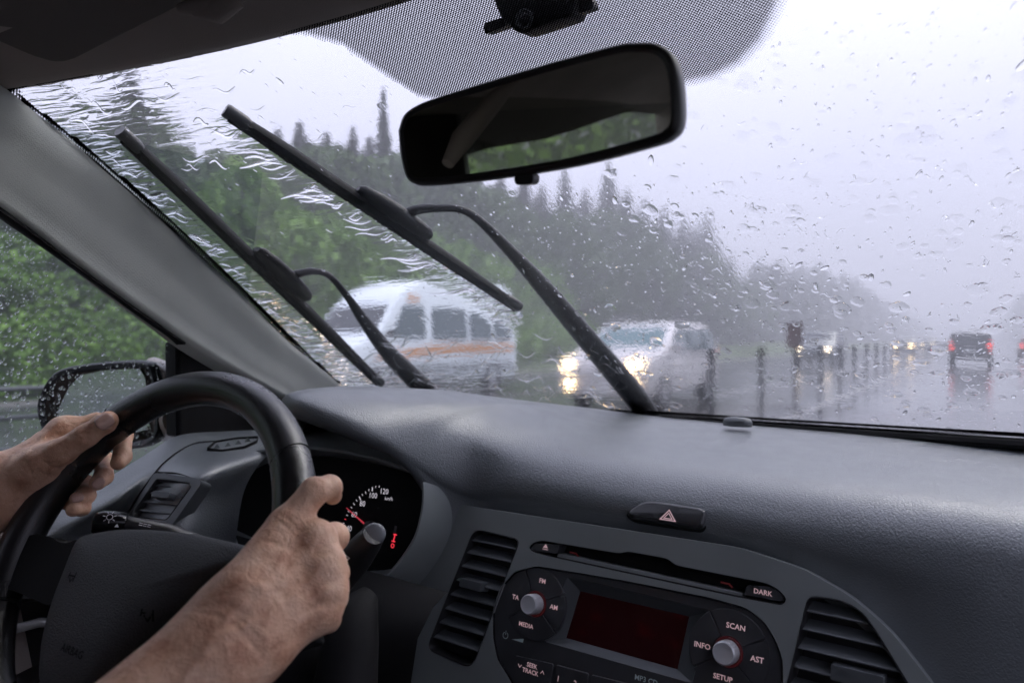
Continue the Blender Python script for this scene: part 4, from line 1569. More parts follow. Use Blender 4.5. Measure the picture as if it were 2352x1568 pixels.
part(mb, 'rear_seat_back', mat('seat cloth', (0.05, 0.05, 0.055), 0.9, 0.2), smooth=60, solid=0.08)

mb = MB()
mb.grid([[C(x, -1.72 + 0.05 * z, z) for z in np.linspace(-0.1, 0.36, 5)] for x in np.linspace(-1.0, 0.36, 6)])
part(mb, 'rear_light_block', M['lining'], smooth=60, solid=0.03)  # closed panel added so less light reaches the rear roof lining
mb = MB()
mb.grid([[C(0.35 - 0.06 * max(0, z + 0.1), y, z) for z in np.linspace(-0.2, 0.30, 5)] for y in np.linspace(-1.7, -0.45, 5)], flip=True)
part(mb, 'side_light_block', M['lining'], smooth=60, solid=0.03)  # added across the open right rear side to keep the roof lining dark

# ---- dashboard skin
ST = {
    0.56: [(1.02, -.150), (.93, -.150), (.85, -.152), (.79, -.154), (.752, -.160), (.730, -.178), (.722, -.205), (.712, -.28), (.69, -.45)],
    0.42: [(1.06, -.150), (.95, -.150), (.86, -.152), (.79, -.154), (.753, -.160), (.731, -.178), (.722, -.205), (.712, -.28), (.69, -.45)],
    0.28: [(1.09, -.150), (.97, -.150), (.87, -.151), (.795, -.154), (.755, -.160), (.733, -.178), (.724, -.205), (.712, -.28), (.69, -.45)],
    0.14: [(1.115, -.150), (.99, -.150), (.875, -.151), (.798, -.154), (.758, -.161), (.736, -.178), (.726, -.205), (.713, -.28), (.69, -.45)],
    0.02: [(1.13, -.150), (1.0, -.150), (.88, -.151), (.80, -.154), (.76, -.161), (.738, -.178), (.728, -.205), (.715, -.28), (.69, -.45)],
    -0.08: [(1.15, -.148), (1.02, -.148), (.89, -.150), (.808, -.154), (.768, -.161), (.744, -.178), (.733, -.204), (.735, -.26), (.72, -.45)],
    -0.20: [(1.16, -.147), (1.03, -.147), (.90, -.149), (.815, -.153), (.773, -.161), (.75, -.178), (.738, -.202), (.746, -.245), (.738, -.45)],
    -0.32: [(1.165, -.146), (1.03, -.146), (.90, -.149), (.82, -.153), (.776, -.161), (.752, -.178), (.740, -.202), (.748, -.24), (.74, -.45)],
    -0.43: [(1.165, -.143), (1.03, -.142), (.90, -.143), (.82, -.147), (.774, -.156), (.750, -.174), (.740, -.199), (.748, -.24), (.74, -.45)],
    -0.51: [(1.15, -.138), (1.02, -.134), (.89, -.132), (.815, -.137), (.768, -.149), (.747, -.169), (.738, -.197), (.748, -.24), (.74, -.45)],
    -0.565: [(1.14, -.133), (1.01, -.125), (.88, -.117), (.79, -.120), (.745, -.133), (.728, -.158), (.726, -.197), (.738, -.235), (.74, -.40)],
    -0.592: [(1.13, -.130), (1.0, -.120), (.87, -.107), (.775, -.108), (.715, -.120), (.688, -.140), (.680, -.170), (.70, -.20), (.72, -.28)],
    -0.606: [(1.12, -.128), (.99, -.116), (.86, -.101), (.77, -.097), (.70, -.102), (.65, -.109), (.617, -.122), (.622, -.136), (.66, -.16)],
    -0.625: [(1.11, -.126), (.98, -.112), (.855, -.096), (.762, -.088), (.685, -.088), (.63, -.092), (.588, -.103), (.583, -.114), (.60, -.126)],
    -0.66: [(1.085, -.121), (.965, -.105), (.847, -.089), (.756, -.080), (.672, -.076), (.613, -.076), (.566, -.084), (.558, -.095), (.57, -.106)],
    -0.71: [(1.06, -.116), (.95, -.100), (.84, -.084), (.75, -.075), (.66, -.068), (.60, -.066), (.55, -.069), (.542, -.080), (.55, -.090)],
    -0.78: [(1.02, -.112), (.93, -.100), (.85, -.089), (.77, -.082), (.70, -.078), (.645, -.078), (.605, -.084), (.597, -.095), (.605, -.105)],
    -0.86: [(.98, -.110), (.92, -.108), (.86, -.107), (.80, -.109), (.755, -.113), (.715, -.119), (.69, -.127), (.682, -.139), (.69, -.15)],
    -1.0: [(.93, -.108), (.90, -.112), (.87, -.117), (.85, -.121), (.83, -.126), (.815, -.132), (.805, -.142), (.80, -.158), (.81, -.19)],
}
xs = sorted(ST)
prof = np.array([[(x, y, z) for y, z in ST[x]] for x in xs])       # stations x points
fine = np.array([catmull(prof[:, j], 140) for j in range(prof.shape[1])])  # points x 110
for _ in range(9):                                   # ease the stations into one another
    g_ = fine.copy()
    g_[:, 1:-1, 1:] = 0.25 * fine[:, :-2, 1:] + 0.5 * fine[:, 1:-1, 1:] + 0.25 * fine[:, 2:, 1:]
    fine = g_
rows = [[p + np.array([0, 0, EYE]) for p in catmull(fine[:, i], 49)] for i in range(140)]
mb = MB()
mb.grid(rows, flip=True)
dash = part(mb, 'dashboard', M['dash'], smooth=80, solid=0.006)
tag(dash, 'grained dashboard top with a raised hood over the gauges')
# seal between dashboard and glass
mb = MB()
mb.tube([WS(s, 0.985, -0.02) for s in np.linspace(-0.9, 1.0, 30)], 0.007, n=8)
part(mb, 'glass_seal', M['mattblack'])
mb = MB()
rows = []
for s in np.linspace(-1.0, 1.0, 30):
    p = WS(s, 1.03, -0.03)
    rows.append([p + np.array([0, 0.02, 0.03]), p + np.array([0, -0.04, -0.012]), p + np.array([0, -0.09, -0.035])])
mb.grid(rows)
part(mb, 'cowl_strip', M['mattblack'], smooth=60)
# light sensor dome at the foot of the glass
fr = Frame(PY(1694, 972, 1.09), (1, 0, 0), (0, 1, 0))
mb = MB()
R = []
for r_, h in ((0.0225, -0.004), (0.0225, 0.003), (0.019, 0.008), (0.012, 0.0095)):
    R.append([fr.P(r_ * math.copysign(abs(cos(a)) ** 0.7, cos(a)), 0.6 * r_ * sin(a), h) for a in np.linspace(0, 2 * pi, 25)[:-1]])
mb.rings(R, cap1=True)
part(mb, 'light_sensor', M['bezel'], smooth=50)

# black mass below and behind the gauges
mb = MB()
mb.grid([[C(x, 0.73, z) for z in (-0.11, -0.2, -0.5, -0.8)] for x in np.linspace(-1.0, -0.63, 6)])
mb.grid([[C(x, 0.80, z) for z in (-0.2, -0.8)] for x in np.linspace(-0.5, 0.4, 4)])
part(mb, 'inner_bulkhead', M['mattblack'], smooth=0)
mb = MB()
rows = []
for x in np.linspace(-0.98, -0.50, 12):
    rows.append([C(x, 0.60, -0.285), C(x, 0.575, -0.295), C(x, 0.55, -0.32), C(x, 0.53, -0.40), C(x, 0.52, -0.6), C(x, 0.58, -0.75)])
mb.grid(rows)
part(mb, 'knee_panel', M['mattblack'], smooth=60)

# ---- centre console face
SF = Frame(C(-0.32, 0.704, -0.314), (1, 0, 0), (0, 0.259, 0.966))
out_px = [(1040, 1156), (1240, 1187), (1440, 1217), (1700, 1257), (1850, 1307), (1960, 1372), (2050, 1452), (2140, 1568), (2235, 1720), (2200, 1850), (1600, 1900), (1100, 1800), (985, 1660), (945, 1568), (918, 1500), (880, 1430), (876, 1350), (925, 1320), (990, 1264), (1028, 1207), (1036, 1165)]
outer = rounded(SF.pxs(out_px, 0.010), 0.012, 2)
ventL_px = [(1088, 1213), (1196, 1238), (1084, 1537), (978, 1491)]
ventR_px = [(1855, 1366), (1933, 1376), (1978, 1400), (2005, 1435), (2045, 1499), (2130, 1640), (2090, 1740), (1760, 1680), (1807, 1568)]
slot_px = [(1213, 1257), (1224, 1245), (1244, 1240), (1421, 1270), (1441, 1265), (1534, 1282), (1551, 1297), (1764, 1339), (1791, 1355), (1808, 1376), (1797, 1390), (1698, 1372), (1264, 1278), (1224, 1268)]
radio_px = [(1231, 1299), (1181, 1312), (1148, 1349), (1131, 1402), (1131, 1465), (1141, 1515), (1171, 1562), (1205, 1640), (1300, 1720), (1700, 1800), (1770, 1700), (1798, 1580), (1798, 1515), (1784, 1475), (1758, 1429), (1714, 1395), (1631, 1372), (1431, 1332), (1264, 1304)]
hvL = rounded(SF.pxs(ventL_px, 0.010), [0.014, 0.010, 0.016, 0.014], 5)
hvR = rounded(SF.pxs(ventR_px, 0.010), [0.008, .01, .01, .01, .01, .02, .02, .02, .01], 3)
hsl = rounded(SF.pxs(slot_px, 0.010), 0.004, 2)
hra = rounded(SF.pxs(radio_px, 0.010), 0.006, 2)
mb = MB()
mb.plate(SF, outer, -0.03, 0.010, holes=[hvL, hvR, hsl, hra])
console = part(mb, 'console_panel', M['trim'], bevel=0.0032, seg=3, smooth=30)
tag(console, 'satin grey centre panel round the radio and vents')


def extents(poly, v):
    xs_ = []
    n = len(poly)
    for i in range(n):
        (x0, y0), (x1, y1) = poly[i - 1], poly[i]
        if (y0 > v) != (y1 > v):
            xs_.append(x0 + (x1 - x0) * (v - y0) / (y1 - y0))
    return (min(xs_), max(xs_)) if len(xs_) >= 2 else None


def vent(name, fr, hole, vs_list, tab, label, rim_mat, depth=0.024, lip=0.010, tilt=0.55, slat_w=0.016, frame_w=0.0022):
    root = empty(name, tuple(fr.P(np.mean([p[0] for p in hole]), np.mean([p[1] for p in hole]), 0)), parent=car)
    tag(root, label)
    mb = MB()
    ring = ccw(hole)
    i2 = inset(ring, frame_w)
    mb.rings([[fr.P(a, b, lip - 0.001) for a, b in ring], [fr.P(a, b, lip + 0.0006) for a, b in inset(ring, frame_w * 0.4)], [fr.P(a, b, lip - 0.002) for a, b in i2], [fr.P(a, b, lip - depth) for a, b in inset(ring, frame_w * 1.6)]], cap1=True)
    mb.build('vent_frame', M['black'], root, smooth=40)
    for v in vs_list:
        e = extents(i2, v)
        if not e:
            continue
        e2 = extents(i2, v - slat_w * sin(tilt) * 0.4) or e
        x0, x1 = max(e[0], e2[0]) - 0.001, min(e[1], e2[1]) + 0.001
        if x1 - x0 < 0.006:
            continue
        mb = MB()
        t = 0.0011
        sec = []
        for k, (hh, vv) in enumerate(((lip - 0.0035, v), (lip - 0.0035 - slat_w * cos(tilt), v + slat_w * sin(tilt)))):
            sec.append((hh, vv))
        (h0, v0), (h1, v1) = sec
        prf = [(h0, v0 - t), (h0 + 0.0007, v0), (h0, v0 + t), (h1, v1 + t), (h1, v1 - t)]
        mb.rings([[fr.P(x0, vv, hh) for hh, vv in prf], [fr.P(x1, vv, hh) for hh, vv in prf]], cap0=True, cap1=True)
        mb.build('slat', rim_mat, root, smooth=25)
    if tab:
        (a, b), w, hgt, dp_ = tab
        mb = MB()
        q = rounded([(a - w / 2, b - hgt / 2), (a + w / 2, b - hgt / 2), (a + w / 2, b + hgt / 2), (a - w / 2, b + hgt / 2)], 0.003, 3)
        mb.plate(fr, q, lip - 0.012, lip + dp_, taper=0.0012)
        for k in range(5):
            yy = b - hgt * 0.3 + k * hgt * 0.15
            mb.stroke(fr, [(a - w * 0.38, yy), (a + w * 0.38, yy)], 0.0006, lip + dp_ + 0.0003)
        mb.build('thumb_tab', rim_mat, root, smooth=40, bevel=0.0012)
    return root


vl = [SF.px(x, y, 0.008)[1] for x, y in ((1085, 1240), (1073, 1268), (1059, 1299), (1043, 1330), (1027, 1362), (1013, 1394), (1001, 1426), (989, 1460))]
ta = SF.px(1083, 1342, 0.012)
vent('air_vent', SF, hvL, vl, (ta, 0.036, 0.013, 0.006), 'tall slanted air vent left of the radio', M['bezel'])
vr = [SF.px(x, y, 0.008)[1] for x, y in ((1858, 1403), (1845, 1444), (1835, 1487), (1826, 1531), (1812, 1580), (1800, 1630))]
ta = SF.px(1968, 1556, 0.012)
vent('air_vent', SF, hvR, vr, (ta, 0.046, 0.016, 0.004), 'curved air vent right of the radio, cut by the picture edge', M['bezel'])

# ---- disc slot strip
slot = empty('disc_slot', tuple(SF.P(*SF.px(1500, 1310), 0)), parent=car)
tag(slot, 'long disc slot above the radio between an eject key and a DARK key')
mb = MB()
rs = ccw(hsl)
mb.rings([[SF.P(a, b, 0.009) for a, b in rs], [SF.P(a, b, 0.0100) for a, b in inset(rs, 0.0006)], [SF.P(a, b, 0.0088) for a, b in inset(rs, 0.0014)], [SF.P(a, b, -0.012) for a, b in inset(rs, 0.0022)]], cap1=True)
mb.build('slot_liner', M['mattblack'], slot, smooth=40)
mb = MB()
lipa = [(1284, 1262), (1310, 1273), (1700, 1356), (1712, 1362), (1708, 1371), (1276, 1280)]
mb.plate(SF, SF.pxs([(1282, 1268), (1707, 1361), (1703, 1372), (1277, 1279)], 0.006), -0.010, 0.0052)
mb.build('slot_lip', M['trim'], slot, bevel=0.001, smooth=30)
for pts, nm in (([(1218, 1258), (1230, 1246), (1287, 1250), (1280, 1272), (1223, 1266)], 'eject_key'), ([(1714, 1341), (1768, 1345), (1793, 1359), (1803, 1375), (1795, 1383), (1707, 1366)], 'dark_key')):
    q = rounded(SF.pxs(pts, 0.009), 0.0025, 3)
    mb = MB()
    mb.plate(SF, q, -0.008, 0.0092, taper=0.0008)
    if nm == 'eject_key':
        c = SF.px(1253, 1256, 0.0095)
        mb.add([SF.P(c[0] - 0.0036, c[1] - 0.0008, 0.0096), SF.P(c[0] + 0.0036, c[1] - 0.0008, 0.0096), SF.P(c[0], c[1] + 0.0042, 0.0096)], [(0, 1, 2)], 1)
        mb.stroke(SF, [(c[0] - 0.0034, c[1] - 0.0024), (c[0] + 0.0034, c[1] - 0.0024)], 0.001, 0.0096, 1)
    else:
        mb.text(SF, SF.px(1752, 1360, 0.0095), 'DARK', 0.0068, 0.0096, 1, font_w=0.00012)
    mb.build(nm, [M['button'], M['pinkprint']], slot, bevel=0.0008, smooth=30)
for x, y in ((1318, 1271), (1668, 1341)):
    c = SF.px(x, y, 0.0055)
    mb = MB()
    mb.stroke(SF, [(c[0] - 0.005, c[1] + 0.001), (c[0] + 0.003, c[1] + 0.0008), (c[0] + 0.006, c[1] - 0.0015)], 0.0018, 0.0056)
    mb.build('slot_mark', M['rednoglow'], slot, smooth=0)

# ---- radio
radio = empty('radio', tuple(SF.P(*SF.px(1450, 1450), 0)), parent=car)
tag(radio, 'black car radio with two round key rings and a dark red display')
rr = ccw(hra)
disp = SF.pxs([(1333, 1357), (1583, 1415), (1556, 1536), (1301, 1464)], -0.004)
wedge = SF.pxs([(1302, 1324), (1633, 1402), (1590, 1568), (1250, 1472)], 0.007)
mb = MB()
face_o = inset(rr, 0.0016)
mb.plate(SF, face_o, -0.02, 0.0070, holes=[rounded(wedge, 0.004, 3)])
mb.build('faceplate', M['button'], radio, bevel=0.0012, smooth=30)
mb = MB()
mb.rings([[SF.P(a, b, 0.004) for a, b in rr], [SF.P(a, b, 0.0094) for a, b in inset(rr, 0.0005)], [SF.P(a, b, 0.004) for a, b in inset(rr, 0.0013)]])
mb.build('gap_seal', M['mattblack'], radio, smooth=30)
mb = MB()
wr_, dr_ = ccw(wedge), ccw(disp)
k0 = int(np.argmin([math.hypot(p[0] - wr_[0][0], p[1] - wr_[0][1]) for p in dr_]))
dr_ = dr_[k0:] + dr_[:k0]
mb.rings([[SF.P(a, b, 0.0071) for a, b in wr_], [SF.P(a, b, 0.0060) for a, b in [tuple(np.array(p) * 0.97 + np.array(q) * 0.03) for p, q in zip(wr_, dr_)]], [SF.P(a, b, -0.004) for a, b in dr_]])
mb.build('display_surround', M['bezel'], radio, smooth=20)
mb = MB()
mb.plate(SF, inset(dr_, -0.001), -0.02, -0.0042)
mb.build('display', M['led'], radio, smooth=0)


def ring_keys(cpx, lpx, rpx, cuts, words, kc, kr, khei):
    c = np.array(SF.px(*cpx, 0.0085))
    r = 0.5 * math.hypot(*(np.array(SF.px(*lpx, 0.0085)) - np.array(SF.px(*rpx, 0.0085))))
    kcen = np.array(SF.px(*kc, khei)) * 0.15 + c * 0.85
    n = len(cuts)
    for i in range(n):
        a0, a1 = cuts[i] + 0.02, cuts[(i + 1) % n] - 0.02
        if a1 < a0:
            a1 += 2 * pi
        m_ = max(6, int((a1 - a0) / 0.14))
        ang = np.linspace(a0, a1, m_)
        ri, ro = kr * 1.28, r
        pts = [(c[0] + ro * cos(a), c[1] + ro * sin(a)) for a in ang] + [(c[0] + ri * cos(a), c[1] + ri * sin(a)) for a in ang[::-1]]
        mb = MB()
        mb.plate(SF, pts, 0.004, 0.0082, taper=0.0003)
        w = words[i]
        if w:
            (tx, ty), s_ = w
            mb.text(SF, SF.px(tx, ty, 0.0085), s_, 0.0075 if len(s_) < 5 else 0.0070, 0.00855, 1, font_w=0.00015)
        mb.build('ring_key', [M['button'], M['pinkprint']], radio, bevel=0.0006, smooth=30)
    mb = MB()
    prof_ = [(kr * 1.22, 0.0075), (kr * 1.2, 0.0095), (kr * 1.02, 0.0100)]
    fr2 = Frame(SF.P(c[0], c[1], 0), SF.u, SF.v)
    kn = MB()
    R = []
    for rad, h in ((kr * 1.0, 0.008), (kr * 1.0, khei * 0.80), (kr * 0.985, khei * 0.86), (kr * 0.93, khei * 0.93), (kr * 0.84, khei * 0.955), (kr * 0.78, khei * 0.945), (kr * 0.3, khei * 0.935)):
        ring_ = []
        for k in range(72):
            a = 2 * pi * k / 72
            rr_ = rad * (1 - (0.022 if (k % 2 and h < khei * 0.85) else 0))
            ring_.append(fr2.P(rr_ * cos(a), rr_ * sin(a), h))
        R.append(ring_)
    kn.rings(R, cap1=True)
    ko = kn.build('knob', M['silver'], radio, smooth=30)
    mb = MB()
    mb.rings([[fr2.P(kr * q * cos(a), kr * q * sin(a), h) for a in np.linspace(0, 2 * pi, 33)[:-1]] for q, h in ((1.26, 0.0072), (1.22, 0.0088), (1.04, 0.0086))])
    mb.build('knob_collar', mat('collar with red glow', (0.02, 0.01, 0.012), 0.4, 0.4, emit=(0.5, 0.05, 0.06), es=0.03), ko, smooth=40)


ring_keys((1229, 1386), (1162, 1380), (1298, 1396), [radians(25), radians(118), radians(214), radians(322)],
          [((1246, 1334), 'FM'), ((1184, 1371), 'TA'), ((1208, 1435), 'MEDIA'), ((1272, 1394), 'AM')], (1216, 1372), 0.0118, 0.026)
ring_keys((1672, 1496), (1580, 1478), (1768, 1528), [radians(30), radians(122), radians(214), radians(318)],
          [((1690, 1439), 'SCAN'), ((1613, 1482), 'INFO'), ((1660, 1556), 'SETUP'), ((1739, 1514), 'AST')], (1660, 1486), 0.0118, 0.026)
# power mark and volume wedge, printed
mb = MB()
c = SF.px(1161, 1458, 0.0073)
mb.stroke(SF, [(c[0] + 0.0036 * cos(a), c[1] + 0.0036 * sin(a)) for a in np.linspace(radians(125), radians(415), 16)], 0.0009, 0.0073)
mb.stroke(SF, [(c[0], c[1] + 0.0012), (c[0], c[1] + 0.005)], 0.0009, 0.0073)
w = SF.pxs([(1175, 1467), (1203, 1466), (1201, 1475)], 0.0073)
mb.add([SF.P(a, b, 0.0073) for a, b in w], [(0, 1, 2)])
mb.build('power_mark', M['bluegreenprint'], radio, smooth=0)
# key row
row = [((1181, 1503), (1271, 1523), 'seek'), ((1275, 1524), (1352, 1545), '1 2'), ((1356, 1547), (1595, 1606), None)]
for a, b, k in row:
    p0 = np.array(SF.px(*a, 0.010)); p1 = np.array(SF.px(*b, 0.010))
    H = 0.030
    q = rounded([(p0[0], p0[1]), (p1[0], p1[1]), (p1[0] - 0.001, p1[1] - H), (p0[0] + 0.004, p0[1] - H)], 0.003, 3)
    mb = MB()
    mb.plate(SF, q, 0.004, 0.0095, taper=0.0008)
    if k == 'seek':
        mb.text(SF, SF.px(1222, 1528, 0.0097), 'SEEK', 0.0068, 0.00985, 1, font_w=0.00012)
        mb.text(SF, SF.px(1218, 1542, 0.0097), 'TRACK', 0.0068, 0.00985, 1, font_w=0.00012)
        for (x, y), s_ in (((1194, 1528), -1), ((1246, 1543), 1)):
            c = SF.px(x, y, 0.0097)
            mb.stroke(SF, [(c[0] - 0.0022, c[1] - 0.0015 * s_), (c[0], c[1] + 0.0015 * s_), (c[0] + 0.0022, c[1] - 0.0015 * s_)], 0.0008, 0.00985, 1)
    elif k:
        mb.text(SF, SF.px(1282, 1558, 0.0097), '1', 0.0085, 0.00985, 1, font_w=0.0001)
        mb.text(SF, SF.px(1321, 1569, 0.0097), '2', 0.0085, 0.00985, 1, font_w=0.0001)
    mb.build('key', [M['button'], M['pinkprint']], radio, bevel=0.001, smooth=30)
mb = MB()
mb.text(SF, SF.px(1484, 1561, 0.0097), 'MP3 CD', 0.0075, 0.00995, 0, font_w=0.0001)
mb.build('format_mark', M['bluegreenprint'], radio, smooth=0)

# ---- hazard warning key
HF = Frame(PY(1535, 1186, 0.7365), (1, 0, 0), (0, 0.42, 0.907))
hz = empty('hazard_key', tuple(HF.O), parent=car)
tag(hz, 'hazard warning key with a pink double triangle on the dashboard')
hp = HF.pxs([(1437, 1184), (1447, 1167), (1479, 1148), (1503, 1145), (1612, 1161), (1632, 1172), (1627, 1206), (1615, 1222), (1595, 1220), (1451, 1197)])
q = ccw(rounded(hp, 0.005, 3))
mb = MB()
mb.rings([[HF.P(a, b, -0.02) for a, b in q], [HF.P(a, b, 0.001) for a, b in q], [HF.P(a, b, 0.0022) for a, b in inset(q, 0.001)], [HF.P(a, b, 0.0015) for a, b in inset(q, 0.0022)], [HF.P(a, b, -0.004) for a, b in inset(q, 0.0026)]], cap1=True)
mb.build('key_surround', M['mattblack'], hz, smooth=40)
qi = inset(q, 0.0034)
mb = MB()
mb.rings([[HF.P(a, b, -0.004) for a, b in qi], [HF.P(a, b, 0.004) for a, b in qi], [HF.P(a, b, 0.0058) for a, b in inset(qi, 0.0012)], [HF.P(a, b, 0.0066) for a, b in inset(qi, 0.003)]], cap1=True)
mb.build('key_cap', M['button'], hz, smooth=35)
mb = MB()
c = HF.px(1535, 1184, 0.007)
for r_, w_ in ((0.0088, 0.0013), (0.0048, 0.0011)):
    mb.stroke(HF, [(c[0] + r_ * 1.15 * cos(a) , c[1] - 0.001 + r_ * 0.85 * sin(a)) for a in (pi / 2, pi / 2 + 2 * pi / 3, pi / 2 + 4 * pi / 3)], w_, 0.0070, 0, closed=True)
mb.build('warning_triangle', M['pinkprint'], hz, smooth=0)

# ---- gauges
KU = unit((0.361, 0.090, 0.0))
KF = Frame(C(-0.77, 0.615, -0.22), KU, (0, 0.20, 0.98))
clus = empty('instrument_cluster', tuple(KF.O), parent=car)
tag(clus, 'dark instrument cluster with a white-figured speedometer')
kp = [(945, 1082), (967, 1096), (972, 1140), (966, 1188), (950, 1240), (909, 1300), (877, 1327), (835, 1336), (740, 1335), (620, 1300), (520, 1252), (480, 1231), (464, 1201), (456, 1157), (466, 1121), (494, 1091), (534, 1061), (574, 1043), (614, 1034), (700, 1028), (800, 1040), (890, 1062)]
ring = [tuple(p) for p in catmull(KF.pxs(kp + kp[:1]), 90)[:-1]]
ring = ccw(ring)
mb = MB()
mb.rings([[KF.P(a, b, -0.085) for a, b in inset(ring, -0.030)], [KF.P(a, b, -0.05) for a, b in inset(ring, -0.022)], [KF.P(a, b, -0.02) for a, b in inset(ring, -0.012)], [KF.P(a, b, -0.002) for a, b in inset(ring, -0.004)], [KF.P(a, b, 0.0015) for a, b in inset(ring, -0.0018)],
          [KF.P(a, b, 0.001) for a, b in inset(ring, 0.001)], [KF.P(a, b, -0.003) for a, b in inset(ring, 0.003)], [KF.P(a, b, -0.045) for a, b in inset(ring, 0.010)]])
mb.build('cluster_surround', M['trim'], clus, smooth=50)
mb = MB()
mb.add([KF.P(a, b, -0.0445) for a, b in inset(ring, 0.006)], [tuple(range(len(ring)))])
HD = -0.0440
hub = KF.px(852, 1212, HD)
mb.build('dial_face', M['dial'], clus, smooth=0)
ticks = [(222, 713, 0), (262, 620, 0), (280, 577, 0), (312, 532, 0), (343, 493, 1), (372, 452, 0), (410, 427, 2), (438, 387, 0), (477, 363, 1), (513, 333, 0), (553, 322, 2), (592, 295, 0), (632, 292, 0)]
mb = MB()
for x, y, big in ticks + [(243, 667, -1)]:
    p = np.array(KF.px(744.8 + 0.2 * x, 1058.4 + 0.2 * y, HD))
    d = unit(np.array(hub) - p)
    ln = 0.0042 if big == 2 else 0.0028 if big == 1 else 0.0018
    mb.stroke(KF, [p - d * ln / 2, p + d * ln / 2], 0.0013 if big == 2 else 0.0008, HD + 0.0002, 1 if big == -1 else 0)
mb.build('speed_scale', [M['whiteglow'], M['redglow']], clus, smooth=0)
mb = MB()
for x, y, s_ in ((285, 775, '40'), (345, 615, '60'), (440, 490, '80'), (560, 397, '100'), (688, 350, '120')):
    mb.text(KF, KF.px(744.8 + 0.2 * x, 1058.4 + 0.2 * y, HD), s_, 0.0108, HD + 0.0003, 0, sx=0.86, font_w=-0.00008)
mb.text(KF, KF.px(744.8 + 0.2 * 742, 1058.4 + 0.2 * 432, HD), 'km/h', 0.0070, HD + 0.0003, 0, sx=0.9, font_w=-0.00005)
mb.build('speed_figures', M['whiteglow'], clus, smooth=0)
mb = MB()
a = np.array(KF.px(796, 1166, HD + 0.004)); b = np.array(hub)
d = unit(b - a); n_ = np.array([-d[1], d[0]])
mb.add([KF.P(*(a - n_ * 0.0005), HD + 0.004), KF.P(*(b - n_ * 0.0016), HD + 0.004), KF.P(*(b + n_ * 0.0016), HD + 0.004), KF.P(*(a + n_ * 0.0005), HD + 0.004),
        KF.P(*(a), HD + 0.0052), KF.P(*(b), HD + 0.0062)], [(0, 1, 5, 4), (4, 5, 2, 3), (0, 4, 3), (1, 2, 5)])
mb.build('needle', M['needle'], clus, smooth=0)
mb = MB()
mb.lathe(KF, tuple(hub), [(0.010, HD), (0.010, HD + 0.006), (0.008, HD + 0.0075), (0.001, HD + 0.008)], n=24)
mb.build('needle_hub', M['black'], clus, smooth=40)
mb = MB()
g4 = lambda x, y: KF.px(744.8 + 0.2 * x, 1058.4 + 0.2 * y, HD)
mb.stroke(KF, [g4(815, 840), g4(795, 920)], 0.0016, HD + 0.0003, 1)
mb.stroke(KF, [g4(800, 840), g4(832, 846)], 0.0012, HD + 0.0003, 1)
mb.stroke(KF, [g4(778, 916), g4(812, 924)], 0.0012, HD + 0.0003, 1)
c = g4(786, 970)
mb.stroke(KF, [(c[0] + 0.0022 * cos(t), c[1] + 0.0026 * sin(t)) for t in np.linspace(0, 2 * pi, 12)], 0.0009, HD + 0.0003, 1)
mb.stroke(KF, [g4(820, 760), g4(812, 810)], 0.004, HD + 0.0002, 0)
mb.build('fuel_gauge', [mat('dim grey segment', (0.12, 0.12, 0.13), 0.5, 0.3), M['redglow']], clus, smooth=0)

# ---- left end of the dashboard
VF = Frame(PX(380, 1150, -0.850), KU, (0, 0.5, 0.866))
net = [[((105, 1187), -.95), ((330, 1046), -.95), ((410, 1000), -.95), ((520, 990), -.945), ((650, 985), -.92)],
       [((90, 1214), -.93), ((290, 1100), -.92), ((385, 1055), -.91), ((500, 1033), -.885), ((640, 1022), -.87)],
       [((70, 1252), -.915), ((250, 1160), -.89), ((350, 1100), -.885), ((470, 1085), -.86), ((600, 1060), -.84)],
       [((45, 1315), -.905), ((210, 1225), -.88), ((310, 1185), -.87), ((430, 1160), -.845), ((560, 1130), -.83)],
       [((35, 1345), -.90), ((180, 1318), -.88), ((285, 1270), -.87), ((400, 1260), -.845), ((540, 1250), -.83)],
       [((30, 1362), -.905), ((160, 1385), -.89), ((260, 1400), -.88), ((380, 1390), -.86), ((520, 1390), -.85)]]
net3 = np.array([[PX(*p, x) for p, x in r_] for r_ in net])
for i_, j_ in ((2, 2), (2, 3), (3, 1), (3, 2), (3, 3), (4, 2), (4, 3)):
    p_ = net[i_][j_][0]
    net3[i_, j_] = VF.P(*VF.px(*p_, -0.004), -0.004)
a_ = np.array([catmull(net3[:, j], 40) for j in range(5)])
rows = [catmull(a_[:, i], 40) for i in range(40)]
mb = MB()
mb.grid(rows)
ld = part(mb, 'dashboard_end', M['dash'], smooth=80)
tag(ld, 'grained left end of the dashboard below the door mirror')


def net_at(px, py):
    """point of the left dashboard end under a picture position"""
    best = None
    for r_ in rows:
        for p in r_:
            x, y, d = to_px(p)
            e = (x - px) ** 2 + (y - py) ** 2
            if best is None or e < best[0]:
                best = (e, p)
    return best[1]


mb = MB()
sm = [net_at(x, y) + unit(CAM - net_at(x, y)) * 0.0008 for x, y in ((285, 1195), (320, 1140), (350, 1093), (375, 1065), (410, 1038), (450, 1020), (490, 1011))]
mb.tube(catmull(sm, 24), 0.0012, n=6)
mb.tube(catmull([net_at(x, y) + unit(CAM - net_at(x, y)) * 0.0006 for x, y in ((360, 1083), (400, 1087), (450, 1096), (466, 1103))], 12), 0.0010, n=6)
part(mb, 'panel_gap', M['mattblack'], ld)
